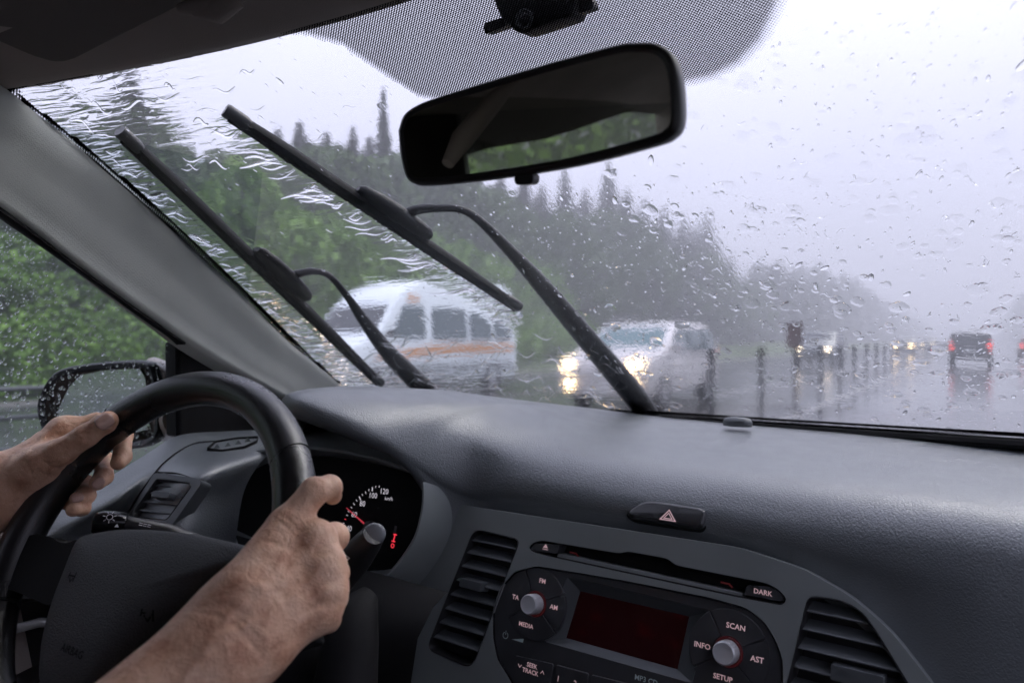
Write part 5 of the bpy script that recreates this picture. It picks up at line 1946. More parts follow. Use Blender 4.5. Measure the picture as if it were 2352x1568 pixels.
# side vent
bz = [(356, 1084), (455, 1096), (467, 1104), (464, 1114), (400, 1206), (388, 1214), (300, 1208), (290, 1195)]
bezo = rounded(VF.pxs(bz, 0.004), 0.006, 4)
hole = rounded(VF.pxs([(362, 1099), (440, 1109), (443, 1118), (390, 1190), (382, 1196), (310, 1188), (307, 1178)], 0.004), 0.005, 4)
mb = MB()
mb.plate(VF, bezo, -0.012, 0.006, holes=[hole], taper=0.001)
sv = vent('air_vent', VF, hole, [VF.px(x, y, 0.004)[1] for x, y in ((357, 1113), (342, 1131), (328, 1151), (317, 1171))], (VF.px(376, 1138, 0.008), 0.030, 0.010, 0.008), 'small slanted air vent at the left end of the dashboard', M['bezel'], lip=0.006, slat_w=0.014)
mb.build('vent_bezel', M['bezel'], sv, bevel=0.0025, seg=3, smooth=30)
# window demister slot with its pointed fins
dm = empty('demister_vent', tuple(net_at(535, 1022)), parent=car)
tag(dm, 'narrow demister slot with pointed fins beside the gauges')
DF = Frame(net_at(535, 1024) + np.array([0, 0, 0.0]), unit(net_at(590, 1012) - net_at(480, 1030)), unit(net_at(530, 1000) - net_at(540, 1050)))
op = rounded(DF.pxs([(476, 1030), (495, 1014), (545, 1006), (592, 1003), (590, 1012), (560, 1026), (510, 1034)], 0.002), 0.003, 3)
mb = MB()
op = ccw(op)
mb.rings([[DF.P(a, b, -0.004) for a, b in inset(op, -0.0012)], [DF.P(a, b, 0.0035) for a, b in inset(op, -0.0008)], [DF.P(a, b, 0.0034) for a, b in op], [DF.P(a, b, -0.003) for a, b in inset(op, 0.001)]], cap1=True)
mb.build('slot_rim', M['mattblack'], dm, smooth=40)
for x0, y0 in ((497, 1027), (522, 1023), (546, 1018), (568, 1012)):
    b0 = np.array(DF.px(x0 - 9, y0 + 3, 0)); b1 = np.array(DF.px(x0 + 11, y0 + 1, 0)); t_ = np.array(DF.px(x0 + 1, y0 - 11, 0.006))
    mb = MB()
    mb.add([DF.P(*b0, -0.002), DF.P(*b1, -0.002), DF.P(*t_, 0.004), DF.P(*(b0 * 0.5 + b1 * 0.5), 0.0065)], [(0, 1, 3), (1, 2, 3), (0, 3, 2), (0, 2, 1)])
    mb.build('fin', M['trim'], dm, smooth=0)

# ---- steering wheel
WA = np.array([cos(0.1705), sin(0.1705), 0]); WFd = np.array([-sin(0.1705), cos(0.1705), 0]); TAU = 0.507
WU = sin(TAU) * WFd + cos(TAU) * UP
WF = Frame(np.array([-0.631, 0.320, -0.1943 + EYE]), WA, WU)
RR, rt = 0.1676, 0.0179
wheel = empty('steering_wheel', tuple(WF.O), parent=car)
tag(wheel, 'black leather steering wheel held by both hands')
mb = MB()
NR = 120
R = []
for k in range(NR):
    a = 2 * pi * k / NR
    deg = math.degrees(a)
    # thicker thumb swellings at ten and two
    sw = 1 + 0.05 * math.exp(-((deg - 28) / 14) ** 2) + 0.05 * math.exp(-((deg - 152) / 14) ** 2)
    ring_ = []
    for q in range(20):
        w = 2 * pi * q / 20
        rr_ = rt * sw * (1 - 0.02 * cos(2 * w))
        ring_.append(WF.P((RR + rr_ * cos(w)) * cos(a), (RR + rr_ * cos(w)) * sin(a), rr_ * sin(w)))
    R.append(ring_)
mb.rings(R + [R[0]])
rim_o = mb.build('rim', M['rim'], wheel, smooth=80)
bmm = bmesh.new(); bmm.from_mesh(rim_o.data); bmesh.ops.remove_doubles(bmm, verts=bmm.verts, dist=1e-6); bmm.to_mesh(rim_o.data); bmm.free()
for deg in (37, 131, 205, 335):
    a = radians(deg)
    mb = MB()
    path = []
    for q in range(28):
        w = 2 * pi * q / 28
        path.append(WF.P((RR + (rt * 1.012) * cos(w)) * cos(a + 0.03 * cos(w)), (RR + (rt * 1.012) * cos(w)) * sin(a + 0.03 * cos(w)), rt * 1.012 * sin(w)))
    mb.tube(path, 0.0008, n=6, closed=True)
    mb.build('rim_seam', M['mattblack'], rim_o, smooth=80)
# spokes: left and right pairs and the lower one
def spoke(name, a0, a1, w0, w1, lab=None):
    """arm from the hub to the rim, between angles a0 (at hub) and a1 (at rim)"""
    mb = MB()
    rows = []
    for t in np.linspace(0, 1, 9):
        r_ = 0.055 + (RR - 0.055) * t
        a = a0 + (a1 - a0) * t
        w = w0 + (w1 - w0) * (t ** 1.5) + (0.018 * max(0, t - 0.8) / 0.2)
        cpt = np.array([r_ * cos(a), r_ * sin(a)])
        d = np.array([-sin(a), cos(a)])
        hh = -0.026 + 0.024 * t
        sec = []
        for s_, h in ((-1, -0.012), (-0.96, 0.002), (-0.8, 0.009), (0, 0.011), (0.8, 0.009), (0.96, 0.002), (1, -0.012)):
            q = cpt + d * s_ * w / 2
            sec.append(WF.P(q[0], q[1], hh + h))
        rows.append(sec)
    mb.grid(rows)
    o = mb.build(name, M['gloss'], wheel, smooth=60, solid=0.004)
    return o


sl_px = [(20, 1228), (88, 1222), (122, 1228), (136, 1240), (158, 1242), (178, 1230), (200, 1300), (112, 1398), (40, 1366), (-30, 1340), (-60, 1290)]
for sg in (1, -1):
    q = [(a * sg, b) for a, b in rounded(WF.pxs(sl_px, 0.006), 0.006, 3)]
    mb = MB()
    mb.plate(WF, q, -0.022, 0.006, back=True, taper=0.002)
    mb.build('spoke', M['mattblack'], wheel, smooth=40, bevel=0.004, seg=3)
spoke('spoke', radians(262), radians(252), 0.05, 0.032)
spoke('spoke', radians(278), radians(288), 0.05, 0.032)
# horn pad, domed
pp = [(171, 1230), (213, 1221), (267, 1212), (320, 1212), (427, 1222), (533, 1245), (585, 1275), (545, 1300), (493, 1325), (420, 1390), (347, 1440), (290, 1500), (240, 1563), (200, 1620), (120, 1625), (80, 1570), (88, 1469), (109, 1389), (140, 1310)]
po = ccw(rounded(WF.pxs(pp, 0.018), 0.012, 3))
pc = np.mean(np.array(po), axis=0)
mb = MB()
lv = [(1.05, -0.045), (1.03, -0.004), (1.015, 0.010), (0.985, 0.0165), (0.93, 0.0195), (0.8, 0.0235), (0.6, 0.0265), (0.35, 0.028), (0.12, 0.0285)]
mb.rings([[WF.P(pc[0] + (a - pc[0]) * f, pc[1] + (b - pc[1]) * f, h) for a, b in po] for f, h in lv], cap1=True)
pad = mb.build('horn_pad', M['pad'], wheel, smooth=60)


def pad_h(a, b):
    best = 0
    # height of the domed pad at a local position
    ang = math.atan2(b - pc[1], a - pc[0])
    rmax = None
    for i in range(len(po)):
        p, q = np.array(po[i - 1]) - pc, np.array(po[i]) - pc
        d = np.array([cos(ang), sin(ang)])
        den = d[0] * (q - p)[1] - d[1] * (q - p)[0]
        if abs(den) < 1e-12:
            continue
        t = (p[0] * (q - p)[1] - p[1] * (q - p)[0]) / den
        u_ = (p[0] * d[1] - p[1] * d[0]) / den
        if t > 0 and -1e-6 <= u_ <= 1 + 1e-6:
            rmax = t if rmax is None else max(rmax, t)
    f = math.hypot(a - pc[0], b - pc[1]) / (rmax or 1)
    fs_ = [x[0] for x in lv][::-1]; hs_ = [x[1] for x in lv][::-1]
    return float(np.interp(f, fs_, hs_))


class PadFrame(Frame):
    def P(s, a, b, h=0.0):
        return s.O + s.u * a + s.v * b + s.n * (h + pad_h(a, b))


PFm = PadFrame(WF.O, WF.u, WF.v)
mb = MB()
c = WF.px(165, 1495, 0.027)
mb.text(PFm, c, 'AIRBAG', 0.0085, 0.0004, 0, rot=radians(-4), font_w=0.0001)
mb.build('airbag_mark', M['mattblack'], pad, smooth=0)
for (x, y), sg in (((164, 1324), 1), ((334, 1411), 1)):
    mb = MB()
    c = np.array(WF.px(x, y, 0.026))
    for a, b in (((-0.006, 0.001), (0.004, 0.001)), ((0.004, 0.004), (0.004, -0.003)), ((-0.006, 0.003), (-0.006, -0.001)), ((-0.003, -0.001), (0.0, -0.004)), ((0.0, -0.004), (0.002, -0.001))):
        mb.stroke(PFm, [c + np.array(a), c + np.array(b)], 0.0014, 0.0004)
    mb.build('horn_mark', M['mattblack'], pad, smooth=0)
# column shroud and its collar
mb = MB()
path = [WF.P(0, -0.03, -0.03), WF.P(0, -0.035, -0.10), WF.P(0, -0.05, -0.22), WF.P(0, -0.06, -0.34)]
mb.tube(path, [0.036, 0.042, 0.05, 0.05], n=24)
part(mb, 'column_shroud', M['black'], smooth=60)
mb = MB()
p0 = PD(835, 1400, 0.74)
mb.tube([PD(850, 1365, 0.76), PD(820, 1400, 0.745), PD(806, 1470, 0.735), PD(790, 1600, 0.72)], [0.012, 0.025, 0.03, 0.035], n=16)
part(mb, 'ignition_shroud', M['mattblack'], smooth=60)

# ---- stalks
wst = empty('wiper_stalk', tuple(PD(857, 1226, 0.62)), parent=car)
tag(wst, 'black wiper stalk with printed wiper marks and a grey end')
tip = PD(859, 1226, 0.615); root_ = PD(735, 1385, 0.70)
ax = unit(tip - root_)
side = unit(np.cross(ax, UP)); upv = np.cross(side, ax)
mb = MB()
L_ = np.linalg.norm(tip - root_)
R = []
for t, ra, rb in ((0, 0.017, 0.014), (0.3, 0.018, 0.0145), (0.6, 0.0180, 0.0150), (0.72, 0.0165, 0.0145), (0.86, 0.0145, 0.0125), (0.97, 0.0115, 0.0108), (1.0, 0.0100, 0.0098)):
    c = root_ + ax * L_ * t
    R.append([c + side * ra * cos(w) + upv * rb * sin(w) for w in np.linspace(0, 2 * pi, 29)[:-1]])
mb.rings(R, cap0=True, cap1=True)
mb.build('stalk_body', M['black'], wst, smooth=50)
tc_ = unit(CAM + np.array([0, 0, 0.05]) - tip)
EF = Frame(tip - tc_ * 0.002, np.cross(UP, tc_), np.cross(tc_, np.cross(UP, tc_)))
mb = MB()
mb.rings([[EF.P(r_ * 1.03 * cos(w), r_ * 0.98 * sin(w), h) for w in np.linspace(0, 2 * pi, 33)[:-1]] for r_, h in ((0.0100, -0.006), (0.0103, 0.0), (0.0098, 0.0022), (0.008, 0.0034), (0.004, 0.0042))], cap1=True)
mb.build('stalk_end', M['capgrey'], wst, smooth=60)


class CylFrame(Frame):
    pass


def stalk_mark(px, py):
    """small frame on the near side of the stalk"""
    r_ = ray(px, py)
    # closest approach to axis, then step out by radius towards the eye
    w0 = CAM - root_
    b_ = np.dot(r_, ax); d_ = np.dot(r_, w0); e_ = np.dot(ax, w0); a2 = np.dot(r_, r_)
    t = (b_ * e_ - d_) / (a2 - b_ * b_)
    p = CAM + r_ * t
    s_ = np.dot(p - root_, ax)
    c = root_ + ax * s_
    nrm = unit(CAM - c); nrm = unit(nrm - ax * np.dot(nrm, ax))
    vv = ax if ax[2] > 0 else -ax
    u_ = np.cross(vv, nrm)
    return Frame(c + nrm * 0.0184, u_, vv), (float(np.dot(p - c, u_)), 0.0)


mb = MB()
f_, (a, b) = stalk_mark(816, 1246)
for pts in ([(-.0045, .005), (.0045, .005), (.0033, -.004), (-.0033, -.004)],):
    mb.stroke(f_, [(x + a, y) for x, y in pts], 0.0012, 0.001, closed=True)
mb.stroke(f_, [(a, -.007), (a, .0)], 0.0012, 0.001)
f_, (a, b) = stalk_mark(785, 1278)
mb.stroke(f_, [(x + a, y) for x, y in [(-.0025, .003), (.0025, .003), (.0018, -.002), (-.0018, -.002)]], 0.0010, 0.001, closed=True)
f_, (a, b) = stalk_mark(799, 1283)
mb.add([f_.P(a - .0015, -.001, .001), f_.P(a + .0018, 0.0005, .001), f_.P(a - .0005, .002, .001)], [(0, 1, 2)])
f_, (a, b) = stalk_mark(792, 1294)
mb.stroke(f_, [(a + .0018 * cos(t), .0022 * sin(t)) for t in np.linspace(0, 2 * pi, 12)], 0.0010, 0.001)
mb.build('stalk_print', mat('grey print', (0.72, 0.73, 0.76), 0.5, 0.3), wst, smooth=0)

lst = empty('light_stalk', tuple(PD(270, 1195, 0.72)), parent=car)
tag(lst, 'black light stalk with a printed lamp mark')
mb = MB()
LA0 = PD(216, 1199, 0.705); LA1 = PD(292, 1203, 0.715); LA2 = PD(385, 1222, 0.73)
axl = unit(LA1 - LA0); sdl = unit(np.cross(axl, UP)); upl = np.cross(sdl, axl)
R = []
for t, ra, rb in ((-0.02, 0.010, 0.006), (0.03, 0.0125, 0.0100), (0.25, 0.0130, 0.0120), (0.8, 0.0125, 0.0115), (0.97, 0.0112, 0.0098), (1.0, 0.009, 0.008)):
    c = LA0 + (LA1 - LA0) * t
    R.append([c + sdl * ra * math.copysign(abs(cos(w)) ** 0.7, cos(w)) + upl * rb * math.copysign(abs(sin(w)) ** 0.7, sin(w)) for w in np.linspace(0, 2 * pi, 29)[:-1]])
mb.rings(R, cap0=True, cap1=True)
mb.build('stalk_knob', M['gloss'], lst, smooth=40)
mb = MB()
mb.tube([LA1 - axl * 0.002, LA1 * 0.5 + LA2 * 0.5, LA2, PD(470, 1260, 0.74)], [0.0085, 0.0095, 0.0095, 0.012], n=18)
mb.build('stalk_body', M['black'], lst, smooth=60)
nf = unit(CAM + np.array([-0.1, -0.05, 0.25]) - (LA0 + LA1) / 2); nf = unit(nf - axl * np.dot(nf, axl))
LF = Frame(LA0 * 0.5 + LA1 * 0.5 + nf * 0.0134, axl, np.cross(nf, axl))
mb = MB()
c = LF.px(252, 1187, 0.0006)
mb.stroke(LF, [(c[0] + 0.0028 * cos(t), c[1] + 0.0028 * sin(t)) for t in np.linspace(0, 2 * pi, 14)], 0.0007, 0.001)
for k in range(7):
    t = pi * 2 * k / 7 + 1.2
    mb.stroke(LF, [(c[0] + 0.0042 * cos(t), c[1] + 0.0042 * sin(t)), (c[0] + 0.0060 * cos(t), c[1] + 0.0060 * sin(t))], 0.0007, 0.001)
c = LF.px(268, 1208, 0.0006)
mb.add([LF.P(c[0] - .002, c[1] - .001, .001), LF.P(c[0] + .002, c[1] - .001, .001), LF.P(c[0], c[1] + .0025, .001)], [(0, 1, 2)])
mb.build('lamp_mark', M['white'], lst, smooth=0)
L2 = Frame(LA1 * 0.55 + LA2 * 0.45 + nf * 0.0098, unit(LA2 - LA1), np.cross(nf, unit(LA2 - LA1)))
mb = MB()
for dx in (-0.004, 0.0, 0.004):
    mb.stroke(L2, [(dx - 0.0014, 0.001), (dx + 0.0014, 0.001)], 0.0006, 0.0008)
    mb.stroke(L2, [(dx - 0.0014, -0.001), (dx + 0.0014, -0.001)], 0.0006, 0.0008)
mb.build('fog_mark', M['white'], lst, smooth=0)

# ---- cabin mirror
MF = Frame(C(-0.267, 0.42, 0.165), unit((1.0, 0.0, 0.02)), (0, -0.148, 0.989))
mir = empty('rear_view_mirror', tuple(MF.O), parent=car)
tag(mir, 'tilted black-framed rear-view mirror reflecting the dark roof and a strip of green')
mo = [(912, 300), (926, 262), (960, 237), (1010, 219), (1200, 160), (1400, 104), (1462, 96), (1508, 100), (1540, 124), (1556, 170), (1562, 240), (1558, 288), (1538, 316), (1490, 337), (1300, 385), (1100, 416), (985, 427), (948, 424), (930, 407), (918, 360)]
mr = [tuple(p) for p in catmull(MF.pxs(mo + mo[:1]), 100)[:-1]]
mr = ccw(mr)
mb = MB()
mb.rings([[MF.P(a, b, -0.045) for a, b in inset(mr, 0.022)], [MF.P(a, b, -0.032) for a, b in inset(mr, 0.008)], [MF.P(a, b, -0.015) for a, b in inset(mr, 0.001)], [MF.P(a, b, -0.004) for a, b in mr], [MF.P(a, b, 0.0) for a, b in inset(mr, 0.0015)],
          [MF.P(a, b, 0.001) for a, b in inset(mr, 0.0040)], [MF.P(a, b, -0.001) for a, b in inset(mr, 0.0068)]], cap0=True)
mb.build('mirror_housing', M['black'], mir, smooth=50)
mb = MB()
gi = inset(mr, 0.0064)
mb.add([MF.P(a, b, -0.0008) for a, b in gi], [tuple(range(len(gi)))])
mb.build('mirror_glass', M['mirror'], mir, smooth=0)
mb = MB()
tp = MF.pxs([(1186, 400), (1232, 398), (1229, 424), (1188, 426)], -0.01)
mb.plate(MF, rounded(tp, 0.004, 3), -0.016, -0.006, back=True)
mb.build('dimming_tab', M['black'], mir, smooth=40, bevel=0.0015)
mb = MB()
mb.tube([MF.P(0.01, 0.02, -0.03), MF.P(0.01, 0.03, -0.08), WS(*ws_at(1245, 235), -0.012)], [0.012, 0.010, 0.016], n=14)
mb.build('mirror_stem', M['black'], mir, smooth=60)

# ---- camera unit stuck to the glass above the mirror
dcam = empty('dash_camera', tuple(WS(*ws_at(1210, 30), -0.02)))
tag(dcam, 'small black camera unit on a bar, stuck to the glass above the cabin mirror', 'camera')
BF = Frame(PD(1210, 30, 0.66), unit((0.98, 0.1, 0.06)), (0, -0.25, 0.97))
body = rounded(BF.pxs([(1128, -60), (1135, 0), (1152, 42), (1192, 76), (1232, 64), (1318, 36), (1345, -60)], 0.0), 0.006, 4)
mb = MB()
bb = ccw(body)
mb.rings([[BF.P(a, b, -0.03) for a, b in bb], [BF.P(a, b, -0.002) for a, b in bb], [BF.P(a, b, 0.002) for a, b in inset(bb, 0.0018)], [BF.P(a, b, 0.003) for a, b in inset(bb, 0.004)]], cap0=True, cap1=True)
mb.build('camera_body', M['black'], dcam, smooth=40)
c = BF.px(1206, 42, 0.003)
mb = MB()
mb.lathe(BF, c, [(0.0095, 0.002), (0.0095, 0.0042), (0.0085, 0.0046), (0.0065, 0.0032)], n=28)
mb.build('lens_ring', M['bezel'], dcam, smooth=40)
mb = MB()
mb.lathe(BF, c, [(0.0062, 0.003), (0.004, 0.0042), (0.001, 0.0046)], n=24)
mb.build('lens', M['gloss'], dcam, smooth=60)
mb = MB()
mb.plate(BF, rounded(BF.pxs([(1113, 52), (1168, 34), (1172, 56), (1116, 76)], -0.012), 0.003, 3), -0.024, -0.010, back=True)
mb.plate(BF, rounded(BF.pxs([(1300, 14), (1362, -8), (1368, 16), (1306, 38)], -0.012), 0.003, 3), -0.024, -0.010, back=True)
mb.build('mount_bar', M['black'], dcam, smooth=40, bevel=0.001)

# ---- door mirror outside the driver's window
dmr = empty('door_mirror', tuple(PX(230, 920, -1.15)), parent=car)
tag(dmr, 'rain-beaded door mirror with a beige shell')
XF = Frame(PX(225, 920, -1.15), unit((0.93, 0.36, 0.0)), (0.02, 0.03, 1))
ho = [(100, 985), (90, 940), (97, 905), (118, 868), (150, 846), (215, 834), (300, 828), (340, 832), (356, 850), (368, 900), (372, 960), (360, 1010), (300, 1030), (160, 1030)]
hr = ccw([tuple(p) for p in catmull(XF.pxs(ho + ho[:1]), 70)[:-1]])
mb = MB()
mb.rings([[XF.P(a, b, -0.001) for a, b in inset(hr, 0.011)], [XF.P(a, b, 0.004) for a, b in inset(hr, 0.009)], [XF.P(a, b, 0.006) for a, b in inset(hr, 0.003)], [XF.P(a, b, 0.003) for a, b in inset(hr, 0.0)], [XF.P(a, b, -0.010) for a, b in inset(hr, -0.001)]])
mb.build('mirror_frame', M['black'], dmr, smooth=50)
mb = MB()
mb.rings([[XF.P(a, b, -0.010) for a, b in inset(hr, -0.001)], [XF.P(a, b, -0.03) for a, b in inset(hr, 0.002)], [XF.P(a, b, -0.055) for a, b in inset(hr, 0.018)], [XF.P(a, b, -0.07) for a, b in inset(hr, 0.045)]], cap1=True)
mb.build('mirror_shell', M['paintbeige'], dmr, smooth=60)
mb = MB()
gpx = [(132, 985), (138, 935), (160, 890), (185, 862), (240, 850), (320, 846), (334, 862), (342, 910), (342, 985), (250, 1010)]
gi = ccw(rounded(XF.pxs(gpx, 0.0), 0.01, 4))
mb.plate(XF, gi, -0.004, 0.0020)
mb.build('mirror_glass', M['mirrorwet'], dmr, smooth=0)
mb = MB()
mb.tube([PX(352, 850, -1.13), PX(385, 858, -1.09), PX(420, 880, -1.03)], [0.022, 0.018, 0.016], n=16)
mb.tube([PX(352, 960, -1.13), PX(390, 965, -1.08), PX(420, 960, -1.02)], [0.035, 0.035, 0.03], n=16)
mb.build('mirror_arm', M['paintbeige'], dmr, smooth=60)

# ---- wipers, outside on the wet glass
def wiper(B, adapter, arm, lab, blade_r=0.0075):
    w = empty('wiper', tuple(WS(*ws_at(*adapter), 0.02)), parent=car)
    tag(w, lab)
    up_ = 0.012
    (ax_, ay_), (bx_, by_) = B
    pts = [WS(*ws_at(ax_ + (bx_ - ax_) * t, ay_ + (by_ - ay_) * t), up_) for t in np.linspace(0, 1, 25)]
    d = unit(pts[-1] - pts[0])
    R = []
    for i, p in enumerate(pts):
        s_, v_ = 0, 0.5
        n_ = np.array([0, 0.557, 0.83]); n_ = unit(n_ - d * np.dot(n_, d)); b_ = np.cross(d, n_)
        f = 0.55 + 0.45 * min(1.0, 4 * min(i, len(pts) - 1 - i) / (len(pts) - 1) + 0.25)
        wd, hg = 0.0125 * f, 0.0105 * f
        R.append([p + b_ * wd * x + n_ * hg * y for x, y in ((-1, -0.6), (-0.25, -0.75), (0.25, -0.75), (1, -0.6), (0.95, 0.0), (0.35, 0.75), (0, 1.1), (-0.35, 0.75), (-0.95, 0.0))])
    mb = MB(); mb.rings(R, cap0=True, cap1=True)
    bl = mb.build('blade', M['rubber'], w, smooth=50)
    mb = MB()
    mb.rings([[p - n_ * 0.0055 + b_ * 0.0018, p - n_ * 0.0055 - b_ * 0.0018, p - n_ * 0.0118 - b_ * 0.0006, p - n_ * 0.0118 + b_ * 0.0006] for p in pts], cap0=True, cap1=True)
    mb.build('rubber_lip', M['rubber'], bl, smooth=0)
    # end caps
    for p, sg in ((pts[0], -1), (pts[-1], 1)):
        mb = MB()
        R = []
        for t, f in ((-0.004, 0.9), (0.0, 1.0), (0.022, 1.0), (0.028, 0.8)):
            c = p - d * sg * t + d * sg * 0.004
            R.append([c + b_ * 0.0105 * f * cos(q) + n_ * 0.0088 * f * sin(q) for q in np.linspace(0, 2 * pi, 13)[:-1]])
        mb.rings(R, cap0=True, cap1=True)
        mb.build('end_cap', M['black'], bl, smooth=40)
    # adapter block
    ac = WS(*ws_at(*adapter), up_ + 0.006)
    mb = MB()
    R = []
    side_ = b_ if np.dot(b_, RT) > 0 else -b_
    for t, wd, hg in ((-0.066, 0.008, 0.004), (-0.060, 0.013, 0.008), (-0.03, 0.0185, 0.0115), (0.0, 0.020, 0.013), (0.036, 0.0185, 0.012), (0.054, 0.016, 0.010), (0.060, 0.012, 0.006)):
        c = ac + d * t
        R.append([c + b_ * wd * math.copysign(abs(cos(q)) ** 0.75, cos(q)) + n_ * hg * math.copysign(abs(sin(q)) ** 0.75, sin(q)) for q in np.linspace(0, 2 * pi, 21)[:-1]])
    mb.rings(R, cap0=True, cap1=True)
    mb.build('adapter', M['wiperwet'], w, smooth=45)
    ap = catmull([WS(*ws_at(x, y), h) for x, y, h, r_ in arm], 40)
    ar = np.interp(np.linspace(0, len(arm) - 1, 40), range(len(arm)), [q[3] for q in arm])
    mb = MB()
    mb.tube(ap, [x * 1.12 for x in ar], n=12)
    mb.build('arm', M['wiperwet'], w, smooth=60)
    return w


wiper(BL1, (640, 652), [(640, 658, .018, .007), (668, 656, .026, .006), (700, 658, .033, .005), (735, 675, .038, .0045), (780, 722, .036, .0055), (810, 760, .034, .0085), (870, 830, .030, .0130), (930, 885, .026, .0165), (985, 930, .020, .0185), (1030, 985, .01, .018)],
      'left wiper, its blade lying along the windscreen pillar')
wiper(BL2, (898, 514), [(902, 520, .018, .008), (942, 512, .027, .0065), (985, 518, .035, .0052), (1035, 527, .040, .0048), (1080, 552, .040, .0055), (1160, 625, .038, .0085), (1240, 703, .034, .0130), (1330, 800, .030, .0160), (1400, 875, .026, .0185), (1462, 942, .020, .0195), (1510, 1000, .01, .018)],
      'right wiper, its longer blade reaching high across the glass')

# ================================================================== rain on the glass
def drop_mesh(mb, c, n, d, rl, rw, hgt, r, k=9, sink=0.0002):
    """one lens of water: c on the glass, n off the glass, d its long axis"""
    n = unit(n); d = unit(d - n * np.dot(d, n)); b = np.cross(n, d)
    rad = 1 + 0.22 * r.normal(size=k)
    rad = np.clip((rad + np.roll(rad, 1) + np.roll(rad, -1)) / 3, 0.6, 1.4)
    V = []
    for f, h in ((1.0, 0.0), (0.86, 0.42), (0.55, 0.82)):
        for i in range(k):
            a = 2 * pi * i / k
            V.append(c + d * rl * rad[i] * f * cos(a) + b * rw * rad[i] * f * sin(a) + n * (hgt * h + sink))
    V.append(c + n * (hgt + sink))
    V.append(c + n * sink)
    F = []
    for q in range(2):
        for i in range(k):
            j = (i + 1) % k
            F.append((q * k + i, q * k + j, (q + 1) * k + j, (q + 1) * k + i))
    for i in range(k):
        j = (i + 1) % k
        F.append((2 * k + i, 2 * k + j, 3 * k))
        F.append((j, i, 3 * k + 1))
    mb.add(V, F)


def streak_mesh(mb, path, wid, hgt, up):
    """a run of water along a path on the glass: half-round section, tapering ends"""
    m_ = len(path)
    R = []
    for i, p in enumerate(path):
        t = unit(path[min(i + 1, m_ - 1)] - path[max(i - 1, 0)])
        n = unit(up - t * np.dot(up, t)); b = np.cross(n, t)
        f = max(0.05, sin(pi * (i + 0.35) / (m_ - 0.3)) ** 0.6)
        w, h = wid * f, hgt * f
        R.append([p + n * 0.0002 + b * w * cos(a) + n * h * sin(a) for a in np.linspace(0, pi, 7)])
    n_ = 7
    V = [q for r_ in R for q in r_]
    F = []
    for i in range(m_ - 1):
        for k in range(n_):
            l = (k + 1) % n_
            F.append((i * n_ + k, i * n_ + l, (i + 1) * n_ + l, (i + 1) * n_ + k))
    F.append(tuple(range(n_))[::-1]); F.append(tuple((m_ - 1) * n_ + k for k in range(n_)))
    mb.add(V, F)


wr = np.random.default_rng(5)
GN = np.array([0.0, 0.557, 0.83])
DOWN = unit(WS(0, 1) - WS(0, 0))
mb = MB()
cnt = 0
while cnt < 3000:
    px, py = wr.random() * 2420 - 30, wr.random() * 1000 + 0
    if not in_poly(px, py, CLEAR):
        continue
    s1 = ((865 - 275) * (py - 325) - (885 - 325) * (px - 275)) / 813
    s2 = ((1180 - 520) * (py - 275) - (712 - 275) * (px - 520)) / 791
    dens = 0.25
    swept = s2 > 0 and s1 <= 0
    if swept:
        dens = 0.10 + 0.25 * sst(620, 850, py)
    elif s1 > 0:
        dens = 0.18
    else:
        dens = 0.12 + 0.75 * sst(950, 1250, px) * sst(2100, 1650, px) * sst(380, 560, py) + 0.04 * sst(1500, 1900, px)
    if py > 720:
        dens = max(dens, 0.75)
    if wr.random() > dens:
        continue
    s_, v_ = ws_at(px, py)
    c = WS(s_, v_, 0.0)
    big = wr.random()
    r0 = 0.0005 + 0.0009 * wr.random() ** 2 + (0.0022 * wr.random() if big > 0.955 else 0)
    el = 1.2 + 1.8 * wr.random()
    dr_ = DOWN + 0.25 * wr.normal() * RT + (np.array([-0.45, 0, 0]) if px > 900 else np.array([0.3, 0, 0]))
    drop_mesh(mb, c, GN, dr_, r0 * el, r0, r0 * (0.30 + 0.25 * wr.random()), wr, k=8 if r0 < 0.0012 else 14)
    cnt += 1
rd = mb.build('raindrops', M['water'], smooth=80)
tag(rd, 'raindrops speckling the outside of the windscreen', kind='stuff')
# big flat round drops on the right half
mb = MB()
cnt = 0
while cnt < 210:
    px, py = 1300 + wr.random() * 1050, 120 + wr.random() * 840
    if not in_poly(px, py, CLEAR) or wr.random() > 0.35 + 0.5 * sst(400, 700, py):
        continue
    s_, v_ = ws_at(px, py)
    r0 = 0.0032 + 0.0075 * wr.random() ** 1.5
    drop_mesh(mb, WS(s_, v_, 0.0), GN, DOWN, r0 * (0.9 + 0.3 * wr.random()), r0, 0.00014 + 0.022 * r0, wr, k=20)
    cnt += 1
rd = mb.build('flat_drops', M['water'], smooth=80)
tag(rd, 'large flat blots of water on the right half of the windscreen', kind='stuff')
# water pushed ahead of the blades, in sideways runs
mb = MB()


def run(px, py, ln, slope, wid, hgt, wob=4):
    pts = []
    for t in np.linspace(0, 1, 9):
        x = px - ln * t; y = py + slope * ln * t + wob * sin(t * 5 + px)
        if not in_poly(x, y, CLEAR):
            break
        pts.append(WS(*ws_at(x, y), 0.0))
    if len(pts) >= 4:
        streak_mesh(mb, pts, wid, hgt, GN)


